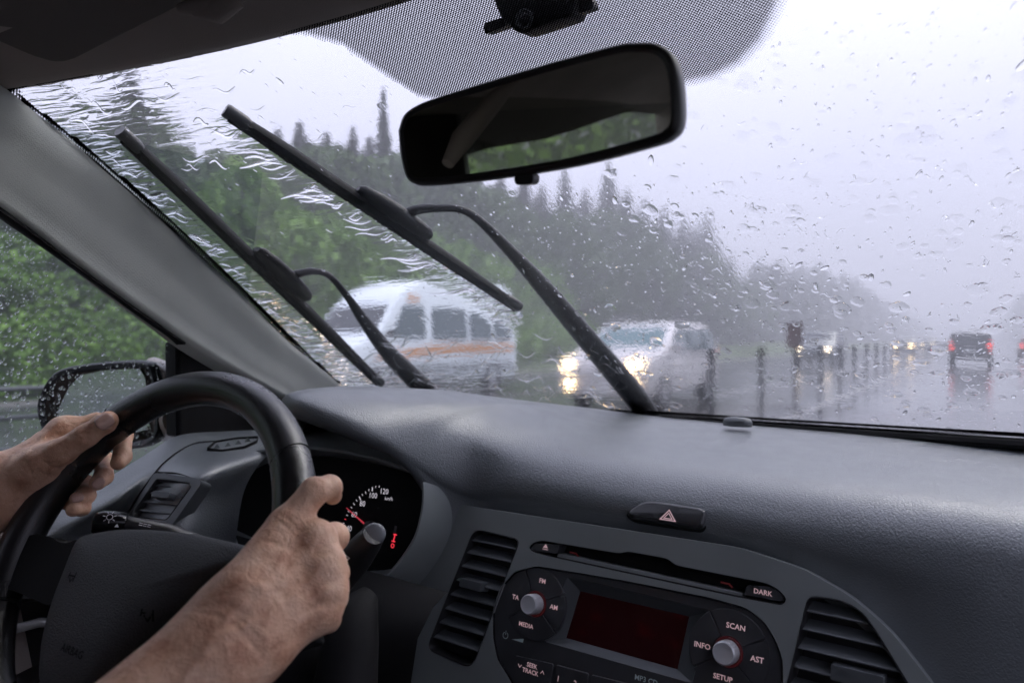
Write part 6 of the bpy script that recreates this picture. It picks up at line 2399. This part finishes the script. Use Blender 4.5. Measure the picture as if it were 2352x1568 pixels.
for k in range(62):
    t = wr.random()
    x = 275 + 590 * t; y = 325 + 560 * t
    run(x - 6 - 35 * wr.random(), y + 4 + 10 * wr.random(), 30 + 75 * wr.random() * (1 - 0.4 * t), -0.05 + 0.09 * wr.normal(), 0.0014 + 0.0030 * wr.random() ** 1.5, 0.0007 + 0.0013 * wr.random(), wob=6)
for k in range(62):
    t = wr.random() ** 0.9
    x = 520 + 660 * t; y = 275 + 437 * t
    cl = 0.5 + 0.5 * sin(t * 38)
    if wr.random() > 0.25 + 0.75 * cl:
        continue
    run(x - 4 - 6 * wr.random(), y + 6 + 8 * wr.random(), 25 + 85 * wr.random() * cl, 0.05 + 0.07 * wr.normal(), 0.0014 + 0.0030 * wr.random() ** 1.5, 0.0007 + 0.0013 * wr.random(), wob=5)
# thrown-up wavelets in the top left corner, curling away from the blade tips
for k in range(20):
    x = 120 + 480 * wr.random(); y = 150 + 250 * wr.random()
    if y > 330 + 0.3 * (x - 300) or y < 180 - 0.14 * (x - 150):
        continue
    run(x, y, 15 + 50 * wr.random(), -0.30 - 0.5 * wr.random() if x < 330 else 0.14 + 0.2 * wr.normal(), 0.0009 + 0.0022 * wr.random(), 0.0006 + 0.0010 * wr.random(), wob=9)
for k in range(10):
    x = 420 + 420 * wr.random(); y = 125 + 190 * wr.random()
    run(x, y, 12 + 45 * wr.random(), 0.28 + 0.2 * wr.normal(), 0.0006 + 0.0007 * wr.random(), 0.0003 + 0.0004 * wr.random(), wob=4)
# rippled water in the bottom corner and along the foot of the glass
for k in range(150):
    x = 760 + 700 * wr.random() ** 1.2; y = 760 + 165 * wr.random() ** 0.7
    run(x, y, 12 + 45 * wr.random(), 0.3 * wr.normal(), 0.0007 + 0.0013 * wr.random(), 0.0004 + 0.0007 * wr.random(), wob=7)
for k in range(120):
    x = 1500 + 860 * wr.random(); y = 130 + 820 * wr.random() ** 0.8
    run(x, y, 5 + 24 * wr.random() ** 2, -0.2 + 0.35 * wr.normal(), 0.0004 + 0.0006 * wr.random(), 0.0003 + 0.0004 * wr.random(), wob=4)
ru = mb.build('water_runs', M['water'], smooth=80)
tag(ru, 'ragged runs of water pushed aside by the wiper blades', kind='stuff')
# beads on the side window
mb = MB()
cnt = 0
while cnt < 1500:
    px, py = wr.random() * 412 - 4, 500 + wr.random() * 560
    s_ = 505 + (px / 404) * 290
    if py < s_ + 3:
        continue
    up_band = py < s_ + 190 - 0.25 * px
    if wr.random() > (0.8 if up_band else 0.30):
        continue
    y0 = ray(px, py)
    x0 = -1.0
    for _ in range(5):
        t = x0 / y0[0]
        p = CAM + y0 * t
        x0 = side_x(p[1], p[2] - EYE) - 0.0045
    r0 = 0.0004 + (0.0005 * wr.random() if up_band else 0.0003 + 0.0013 * wr.random() ** 1.8)
    nrm = unit(np.array([-1, 0, 0.2]))
    drop_mesh(mb, p, nrm, np.array([0, -0.25 + 0.4 * wr.normal(), -1.0]), r0 * (1.0 + 0.7 * wr.random()), r0, r0 * (0.45 + 0.3 * wr.random()), wr, k=8 if r0 < 0.001 else 12)
    cnt += 1
for _ in range(420):
    y_, z_ = -1.6 + 1.2 * wr.random(), 0.02 + 0.2 * wr.random()
    r0 = 0.0012 + 0.0022 * wr.random()
    drop_mesh(mb, C(side_x(y_, z_) - 0.0045, y_, z_), np.array([-1, 0, 0.2]), np.array([0, 0, -1.0]), r0 * 1.4, r0, r0 * 0.5, wr, k=8)
sdp = mb.build('side_window_drops', M['water'], smooth=80)
tag(sdp, 'round rain beads on the driver\'s side window', kind='stuff')
# beads on the door mirror
mb = MB()
cnt = 0
while cnt < 330:
    px, py = 88 + 284 * wr.random(), 830 + 185 * wr.random()
    q = XF.px(px, py, 0.004)
    if not in_poly(q[0], q[1], inset(hr, 0.004)):
        continue
    on_glass = in_poly(q[0], q[1], gi)
    if on_glass and wr.random() > 0.42:
        continue
    r0 = 0.0008 + 0.0017 * wr.random() ** 1.5
    drop_mesh(mb, XF.P(q[0], q[1], 0.0022 if on_glass else 0.0058), XF.n, np.array([0, 0, -1.0]), r0 * (1 + 0.4 * wr.random()), r0, r0 * 0.6, wr, k=10)
    cnt += 1
mdp = mb.build('mirror_drops', M['water'], smooth=80)
tag(mdp, 'rain beads on the frame and glass of the door mirror', kind='stuff')

# ================================================================== the driver
def sdf_capsule(P, a, b, ra, rb):
    a = np.asarray(a, np.float32); b = np.asarray(b, np.float32)
    ab = b - a
    t = np.clip(((P - a) @ ab) / (ab @ ab), 0, 1)
    q = P - a - t[..., None] * ab
    return np.sqrt((q * q).sum(-1)) - (ra + (rb - ra) * t)


def smin(a, b, k):
    h = np.maximum(k - np.abs(a - b), 0) / k
    return np.minimum(a, b) - h * h * k * 0.25


def surface_nets(f, lo, vox):
    """turn a sampled field (negative inside) into quads"""
    nx, ny, nz = f.shape
    ins = f < 0
    acc = np.zeros((nx - 1, ny - 1, nz - 1, 3), np.float32)
    num = np.zeros((nx - 1, ny - 1, nz - 1), np.float32)
    cor = [(i, j, k) for i in (0, 1) for j in (0, 1) for k in (0, 1)]

    def sub(A, c):
        return A[c[0]:nx - 1 + c[0], c[1]:ny - 1 + c[1], c[2]:nz - 1 + c[2]]
    for a in cor:
        for ax_ in range(3):
            if a[ax_] == 1:
                continue
            b = list(a); b[ax_] = 1
            fa, fb = sub(f, a), sub(f, b)
            cr = sub(ins, a) != sub(ins, b)
            t = np.where(cr, fa / np.where(cr, fa - fb, 1), 0)
            for q in range(3):
                acc[..., q] += np.where(cr, a[q] + (t if q == ax_ else 0), 0)
            num += cr
    act = num > 0
    idx = -np.ones(act.shape, np.int64)
    cells = np.argwhere(act)
    idx[act] = np.arange(len(cells))
    V = (cells + acc[act] / num[act][:, None]) * vox + lo
    F = []
    for ax_ in range(3):
        sl0 = [slice(1, -1)] * 3; sl1 = [slice(1, -1)] * 3
        A0 = [slice(None)] * 3; A1 = [slice(None)] * 3
        A0[ax_] = slice(0, -1); A1[ax_] = slice(1, None)
        i0, i1 = ins[tuple(A0)], ins[tuple(A1)]
        cr = np.argwhere(i0 != i1)
        o1, o2 = (ax_ + 1) % 3, (ax_ + 2) % 3
        ok = (cr[:, o1] > 0) & (cr[:, o2] > 0) & (cr[:, o1] < f.shape[o1] - 1) & (cr[:, o2] < f.shape[o2] - 1)
        cr = cr[ok]
        if not len(cr):
            continue
        fl = i0[tuple(cr.T)]
        def at(d1, d2):
            c = cr.copy(); c[:, o1] -= d1; c[:, o2] -= d2
            return idx[tuple(c.T)]
        q = np.stack([at(1, 1), at(0, 1), at(0, 0), at(1, 0)], 1)
        q[~fl] = q[~fl][:, ::-1]
        F.append(q)
    return V, np.concatenate(F)


def field_mesh(func, lo, hi, vox):
    lo = np.asarray(lo, np.float32); hi = np.asarray(hi, np.float32)
    n = np.ceil((hi - lo) / vox).astype(int) + 1
    # coarse pass finds where the surface is, fine pass fills only there
    cs = 6
    nc = np.ceil(n / cs).astype(int) + 1
    g = np.stack(np.meshgrid(*[lo[i] + np.arange(nc[i]) * vox * cs for i in range(3)], indexing='ij'), -1).astype(np.float32)
    fc = func(g.reshape(-1, 3)).reshape(nc)
    f = np.full(tuple(nc * cs), 1.0, np.float32)
    near = np.abs(fc + 0.0) < vox * cs * 1.9
    blk = np.stack(np.meshgrid(*[np.arange(cs)] * 3, indexing='ij'), -1).reshape(-1, 3)
    C_ = np.argwhere(near)
    f_in = np.argwhere(fc <= -vox * cs * 1.9)
    for c in f_in:
        f[c[0] * cs:(c[0] + 1) * cs, c[1] * cs:(c[1] + 1) * cs, c[2] * cs:(c[2] + 1) * cs] = -1.0
    if len(C_):
        for st in range(0, len(C_), 4000):
            cc = C_[st:st + 4000]
            ii = (cc[:, None, :] * cs + blk[None]).reshape(-1, 3)
            P = (lo + ii * vox).astype(np.float32)
            f[tuple(ii.T)] = func(P)
    f = f[:n[0], :n[1], :n[2]]
    return surface_nets(f, lo, vox)


def hand_field(palm, fingers, arm, kp=0.013, kf=0.0045, bumps=(), cords=()):
    def fn(P):
        d = None
        for a, b, ra, rb in palm:
            q = sdf_capsule(P, a, b, ra, rb)
            d = q if d is None else smin(d, q, kp)
        for a, b, ra, rb in arm:
            d = smin(d, sdf_capsule(P, a, b, ra, rb), 0.02)
        fi = None
        for ch in fingers:
            e = None
            for a, b, ra, rb in ch:
                q = sdf_capsule(P, a, b, ra, rb)
                e = q if e is None else smin(e, q, kf)
            fi = e if fi is None else smin(fi, e, 0.0022)
        d = smin(d, fi, 0.009)
        for c, r_, amt in bumps:
            q = ((P - np.asarray(c, np.float32)) ** 2).sum(-1)
            d = d - amt * np.exp(-q / (r_ * r_))
        for a, b, r_, amt in cords:
            q = sdf_capsule(P, a, b, 0.0, 0.0)
            d = d - amt * np.exp(-(q * q) / (r_ * r_))
        return d
    return fn


def chain(pts, rads):
    return [(pts[i], pts[i + 1], rads[i], rads[i + 1]) for i in range(len(pts) - 1)]


# right hand: back of the hand towards us, thumb over the rim
rw = PD(520, 1478, 0.470)
rIdx, rMid, rRin, rPin = PD(722, 1240, 0.520), PD(742, 1302, 0.512), PD(746, 1356, 0.505), PD(735, 1405, 0.500)
rThB = PD(600, 1330, 0.487)
r_palm = [(rw, rIdx, 0.0245, 0.0125), (rw, rMid, 0.0255, 0.0128), (rw, rRin, 0.0250, 0.0122), (rw + np.array([0.008, -0.004, -0.010]), rPin, 0.0235, 0.0120),
          (PD(560, 1400, 0.485), PD(690, 1300, 0.530), 0.026, 0.017), (PD(600, 1440, 0.485), PD(700, 1380, 0.525), 0.024, 0.016), (rIdx, rMid, 0.0118, 0.0122), (rMid, rRin, 0.0122, 0.0118), (rRin, rPin, 0.0118, 0.0112),
          (PD(560, 1360, 0.480), PD(652, 1225, 0.518), 0.0215, 0.0150)]
r_fing = [chain([rIdx, PD(768, 1233, 0.555), PD(735, 1228, 0.600), PD(690, 1232, 0.605)], [0.0125, 0.0112, 0.0092, 0.0085]),
          chain([rMid, PD(768, 1316, 0.545), PD(728, 1310, 0.592), PD(675, 1300, 0.590)], [0.0125, 0.0112, 0.0095, 0.0085]),
          chain([rRin, PD(766, 1372, 0.533), PD(722, 1376, 0.580), PD(670, 1362, 0.575)], [0.0120, 0.0106, 0.009, 0.008]),
          chain([rPin, PD(752, 1420, 0.525), PD(712, 1428, 0.568), PD(664, 1412, 0.565)], [0.0110, 0.0098, 0.0082, 0.0074]),
          chain([PD(612, 1290, 0.500), PD(664, 1200, 0.522), PD(722, 1128, 0.535), PD(757, 1119, 0.549), PD(765, 1138, 0.558)], [0.0150, 0.0128, 0.0106, 0.0094, 0.0072])]
r_elb = np.array([-0.455, 0.055, -0.345 + EYE])
sd_ = unit(np.cross(r_elb - rw, CAM - rw))
r_arm = [(rw + sd_ * 0.012, r_elb + sd_ * 0.016, 0.0235, 0.036), (rw - sd_ * 0.012, r_elb - sd_ * 0.016, 0.0235, 0.036)]
near_r = [(rIdx + unit(CAM - rIdx) * 0.010, 0.010, 0.0022), (rMid + unit(CAM - rMid) * 0.010, 0.010, 0.0026), (rRin + unit(CAM - rRin) * 0.010, 0.009, 0.0024), (rPin + unit(CAM - rPin) * 0.010, 0.009, 0.0022)]
# hollows between the knuckles and a dip below the thumb
for a, b in ((rIdx, rMid), (rMid, rRin), (rRin, rPin)):
    c = (a + b) / 2
    near_r.append((c + unit(CAM - c) * 0.013, 0.0075, -0.0022))
for a in (rIdx, rMid, rRin):
    for t in (0.25, 0.4, 0.55):
        c = a + (rw - a) * t
        near_r.append((c + unit(CAM - c) * 0.015, 0.008, 0.0011))
for a, b in ((rIdx, rMid), (rMid, rRin)):
    for t in (0.22, 0.4):
        c = (a + b) / 2 + (rw - (a + b) / 2) * t
        near_r.append((c + unit(CAM - c) * 0.015, 0.008, -0.0013))
c = PD(648, 1275, 0.505); near_r.append((c, 0.016, -0.0022))
# wrist bone on the little-finger side
c = PD(640, 1505, 0.462); near_r.append((c, 0.014, 0.0022))
def on_skin(px, py, base, d0=0.44):
    """point of the bare hand under a sight line (marching in from the eye)"""
    d = d0
    for _ in range(60):
        v = base(np.asarray(PD(px, py, d), np.float32)[None])[0]
        if v < 0.0002:
            break
        d += max(v, 0.0003) * 0.8
    return PD(px, py, d)


f_0 = hand_field(r_palm, r_fing, r_arm)


def cord(pts, r_, amt, base=f_0, d0=0.42):
    q = [on_skin(x, y, base, d0) for x, y in pts]
    return [(q[i], q[i + 1], r_, amt) for i in range(len(q) - 1)]


r_cords = []
# tendons fanning from the wrist to the knuckles, veins between them
for pts in ([(575, 1420), (650, 1330), (715, 1258)], [(590, 1440), (670, 1365), (738, 1310)], [(605, 1458), (685, 1395), (745, 1358)], [(620, 1470), (690, 1425), (738, 1402)]):
    r_cords += cord(pts, 0.0046, 0.0010)
for pts in ([(520, 1420), (560, 1385), (600, 1350), (640, 1300), (655, 1262)], [(600, 1350), (640, 1345), (690, 1310)], [(560, 1440), (610, 1420), (640, 1385), (700, 1372)], [(470, 1480), (520, 1455), (560, 1440)], [(420, 1560), (470, 1500), (520, 1420)]):
    r_cords += cord(pts, 0.0030, 0.0007)
# creases: wrist, thumb joint, knuckle folds
for pts in ([(455, 1405), (500, 1412), (545, 1440), (580, 1480), (610, 1520)], [(462, 1392), (512, 1398), (560, 1428), (600, 1470)], [(478, 1385), (525, 1388), (575, 1420)], [(600, 1240), (640, 1250), (672, 1262)], [(640, 1180), (665, 1195), (690, 1222)], [(632, 1190), (655, 1205), (678, 1230)],
            [(705, 1108), (722, 1116), (738, 1134)], [(712, 1102), (730, 1110), (745, 1126)], [(720, 1098), (738, 1106), (752, 1120)], [(742, 1345), (768, 1335), (782, 1328)], [(745, 1395), (768, 1385), (780, 1380)], [(735, 1275), (762, 1268)], [(690, 1408), (735, 1392), (772, 1370)]):
    r_cords += cord(pts, 0.0017, -0.00065)
f_r = hand_field(r_palm, r_fing, r_arm, bumps=near_r, cords=r_cords)
allp = np.array([p for a, b, *_ in r_palm + r_arm[:0] for p in (a, b)] + [p for ch in r_fing for a, b, *_ in ch for p in (a, b)])
lo_, hi_ = allp.min(0) - 0.035, allp.max(0) + 0.035
lo_ = np.minimum(lo_, r_elb - 0.05); 
Vr, Fr_ = field_mesh(f_r, lo_, np.maximum(hi_, r_elb + 0.05), 0.0012)

# left hand: gripping the rim at ten o'clock, thumb along it
lw = PD(-25, 1128, 0.695)
lIdx, lMid, lRin, lPin = PD(150, 990, 0.738), PD(110, 1022, 0.757), PD(78, 1064, 0.765), PD(58, 1108, 0.760)
l_palm = [(lw, lIdx, 0.026, 0.0130), (lw, lMid, 0.026, 0.0130), (lw + np.array([0, 0.01, -0.008]), lRin, 0.024, 0.0125), (lw + np.array([0, 0.01, -0.016]), lPin, 0.022, 0.0120),
          (lw, PD(120, 1050, 0.706), 0.025, 0.0175), (PD(10, 1140, 0.70), PD(110, 1085, 0.705), 0.0235, 0.0165), (lIdx, lMid, 0.012, 0.012), (lMid, lRin, 0.012, 0.012), (lRin, lPin, 0.012, 0.011)]
l_fing = [chain([lIdx, PD(222, 972, 0.752), PD(282, 1000, 0.745), PD(281, 1048, 0.718), PD(272, 1062, 0.706)], [0.0125, 0.0112, 0.0098, 0.0086, 0.0078]),
          chain([lMid, PD(178, 1030, 0.775), PD(240, 1058, 0.757), PD(238, 1094, 0.722), PD(224, 1108, 0.706)], [0.0125, 0.0112, 0.0098, 0.0088, 0.008]),
          chain([lRin, PD(140, 1085, 0.775), PD(195, 1112, 0.750), PD(198, 1137, 0.715), PD(178, 1146, 0.698)], [0.012, 0.0108, 0.0095, 0.0086, 0.0078]),
          chain([lPin, PD(112, 1135, 0.765), PD(172, 1158, 0.738), PD(188, 1166, 0.708), PD(168, 1170, 0.690)], [0.011, 0.0098, 0.0088, 0.0078, 0.007]),
          chain([PD(70, 1075, 0.692), PD(142, 1036, 0.690), PD(198, 1000, 0.691), PD(243, 970, 0.695), PD(250, 964, 0.696)], [0.0185, 0.0135, 0.0112, 0.0102, 0.0085])]
l_elb = np.array([-0.955, 0.02, -0.34 + EYE])
sl_ = unit(np.cross(l_elb - lw, CAM - lw))
l_arm = [(lw + sl_ * 0.011, l_elb + sl_ * 0.015, 0.024, 0.036), (lw - sl_ * 0.011, l_elb - sl_ * 0.015, 0.024, 0.036)]
near_l = [(lIdx + np.array([-0.01, -0.006, 0.008]), 0.012, 0.002)]
c = PD(165, 1000, 0.705); near_l.append((c, 0.012, -0.0035))
c = PD(190, 1006, 0.680); near_l.append((c, 0.010, 0.0006))
f_l0 = hand_field(l_palm, l_fing, l_arm)
l_cords = []
for pts in ([(182, 985), (192, 996), (200, 1012)], [(188, 980), (200, 994), (207, 1008)], [(150, 960), (165, 985), (162, 1003)], [(162, 962), (172, 980)], [(110, 985), (140, 1000), (158, 1006)], [(100, 1060), (130, 1075), (150, 1085)], [(88, 1080), (120, 1095)], [(30, 1040), (60, 1060), (75, 1090)]):
    l_cords += cord(pts, 0.0018, -0.0009, f_l0, 0.62)
for pts in ([(60, 1060), (110, 1030), (150, 1010)], [(20, 1075), (60, 1045), (100, 1000), (130, 975)]):
    l_cords += cord(pts, 0.004, 0.0011, f_l0, 0.62)
f_l = hand_field(l_palm, l_fing, l_arm, bumps=near_l, cords=l_cords)
allp = np.array([p for a, b, *_ in l_palm for p in (a, b)] + [p for ch in l_fing for a, b, *_ in ch for p in (a, b)])
lo_, hi_ = np.minimum(allp.min(0) - 0.035, l_elb - 0.05), np.maximum(allp.max(0) + 0.035, l_elb + 0.05)
Vl, Fl_ = field_mesh(f_l, lo_, hi_, 0.0015)

# upper arms, trunk, neck and head, coarse: they sit outside the picture
ch_c = np.array([-0.66, -0.22, 0]);
E3 = lambda x, y, z: np.array([x, y, z + EYE])
sh_r, sh_l = E3(-0.50, -0.20, -0.18), E3(-0.86, -0.20, -0.18)
body_caps = [(r_elb, sh_r, 0.043, 0.056), (l_elb, sh_l, 0.043, 0.056), (sh_r, sh_l, 0.062, 0.062), (E3(-0.60, -0.22, -0.26), E3(-0.76, -0.22, -0.26), 0.105, 0.105), (E3(-0.62, -0.22, -0.45), E3(-0.74, -0.22, -0.45), 0.105, 0.105),
             (E3(-0.71, -0.23, -0.18), E3(-0.71, -0.22, -0.10), 0.055, 0.052), (E3(-0.71, -0.225, -0.02), E3(-0.71, -0.24, 0.02), 0.078, 0.085), (E3(-0.71, -0.19, -0.085), E3(-0.71, -0.21, -0.05), 0.052, 0.062), (E3(-0.71, -0.138, -0.05), E3(-0.71, -0.125, -0.068), 0.008, 0.012)]


def f_b(P):
    d = None
    for a, b, ra, rb in body_caps:
        q = sdf_capsule(P, a, b, ra, rb)
        d = q if d is None else smin(d, q, 0.04)
    return d


Vb, Fb_ = field_mesh(f_b, E3(-1.05, -0.42, -0.62), E3(-0.36, 0.12, 0.20), 0.011)

me = bpy.data.meshes.new('person')
allV, allF, off = [], [], 0
for V, F in ((Vr, Fr_), (Vl, Fl_), (Vb, Fb_)):
    allV.append(V); allF.append(F + off); off += len(V)
allV = np.concatenate(allV); allF = np.concatenate(allF)
me.from_pydata(allV.tolist(), [], allF.tolist())
me.materials.append(M['skin'])
me.shade_smooth()
me.update()
person = bpy.data.objects.new('person', me)
COL.objects.link(person)
tag(person, 'driver gripping the steering wheel, only the bare hands and forearms in view', 'person')
md = person.modifiers.new('sm', 'SMOOTH'); md.factor = 0.5; md.iterations = 3
# short-sleeved shirt
mb = MB()
shirt_caps = [(r_elb * 0.45 + sh_r * 0.55, sh_r, 0.062, 0.066), (l_elb * 0.45 + sh_l * 0.55, sh_l, 0.062, 0.066), (sh_r, sh_l, 0.069, 0.069), (E3(-0.60, -0.22, -0.26), E3(-0.76, -0.22, -0.26), 0.113, 0.113), (E3(-0.62, -0.22, -0.47), E3(-0.74, -0.22, -0.47), 0.115, 0.115)]


def f_s(P):
    d = None
    for a, b, ra, rb in shirt_caps:
        q = sdf_capsule(P, a, b, ra, rb)
        d = q if d is None else smin(d, q, 0.05)
    return d


Vs, Fs_ = field_mesh(f_s, E3(-1.05, -0.42, -0.66), E3(-0.36, 0.12, 0.0), 0.012)
mb.add(Vs, [tuple(f) for f in Fs_])
mb.build('shirt', M['shirt'], person, smooth=80)
Vh, Fh_ = field_mesh(lambda P: np.maximum(np.minimum(sdf_capsule(P, E3(-0.71, -0.24, -0.005), E3(-0.71, -0.255, 0.025), 0.086, 0.092), sdf_capsule(P, E3(-0.71, -0.275, -0.06), E3(-0.71, -0.27, 0.0), 0.065, 0.085)), (P[:, 1] + 0.175) - 0.6 * (P[:, 2] - EYE)), E3(-0.83, -0.40, -0.15), E3(-0.59, -0.09, 0.15), 0.009)
mb = MB(); mb.add(Vh, [tuple(f) for f in Fh_])
mb.build('hair', M['hair'], person, smooth=80)


def nail(c, n, d, w, ln):
    n = unit(n); d = unit(d - n * np.dot(d, n)); b = np.cross(n, d)
    rows = []
    for t in np.linspace(-1, 1, 9):
        sq = (1 - abs(t) ** 3.2) ** (1 / 3.2)
        rows.append([c + d * ln * t + b * w * x * max(sq, 0.08) + n * (-(x * sq) ** 2 * w * 0.42 - 0.0005 * t * t) for x in np.linspace(-1, 1, 9)])
    mb = MB(); mb.grid(rows)
    return mb.build('nail', M['nail'], person, smooth=80, solid=0.0006)


def snap(p, F, step=0.0004):
    """push a point along the sight line out to the skin"""
    for _ in range(200):
        v = F(np.asarray(p, np.float32)[None])[0]
        if abs(v) < 0.0003:
            break
        p = p + unit(CAM - p) * (-v) * 0.8
    return p


def grad(p, F):
    e = 0.001
    return unit(np.array([F(np.asarray(p + np.eye(3)[i] * e, np.float32)[None])[0] - F(np.asarray(p - np.eye(3)[i] * e, np.float32)[None])[0] for i in range(3)]))


for (x, y, d0), (x2, y2), F, w, ln in (((240, 967, 0.686), (258, 951), f_l, 0.0074, 0.0085), ((226, 1109, 0.700), (212, 1122), f_l, 0.0048, 0.006), ((178, 1142, 0.690), (164, 1148), f_l, 0.0046, 0.0055)):
    p = snap(PD(x, y, d0), F)
    g_ = grad(p, F)
    nail(p + g_ * 0.0006, g_, PD(x2, y2, d0) - PD(x, y, d0), w, ln)

# ================================================================== rain mist in the air
mb = MB()
mb.box((0, 240, 10.6), 760, 1150, 23.4)
hz_ = mb.build('haze', [], smooth=0)
hm = bpy.data.materials.new('rain mist'); hm.use_nodes = True
nt = hm.node_tree
nt.nodes.remove(nt.nodes['Principled BSDF'])
pv = nt.nodes.new('ShaderNodeVolumePrincipled')
pv.inputs['Color'].default_value = (0.93, 0.94, 1.0, 1)
pv.inputs['Density'].default_value = 0.0066
pv.inputs['Anisotropy'].default_value = 0.2
nt.links.new(pv.outputs[0], nt.nodes['Material Output'].inputs['Volume'])
hz_.data.materials.append(hm)
tag(hz_, 'pale rain mist hanging over the highway', kind='stuff')
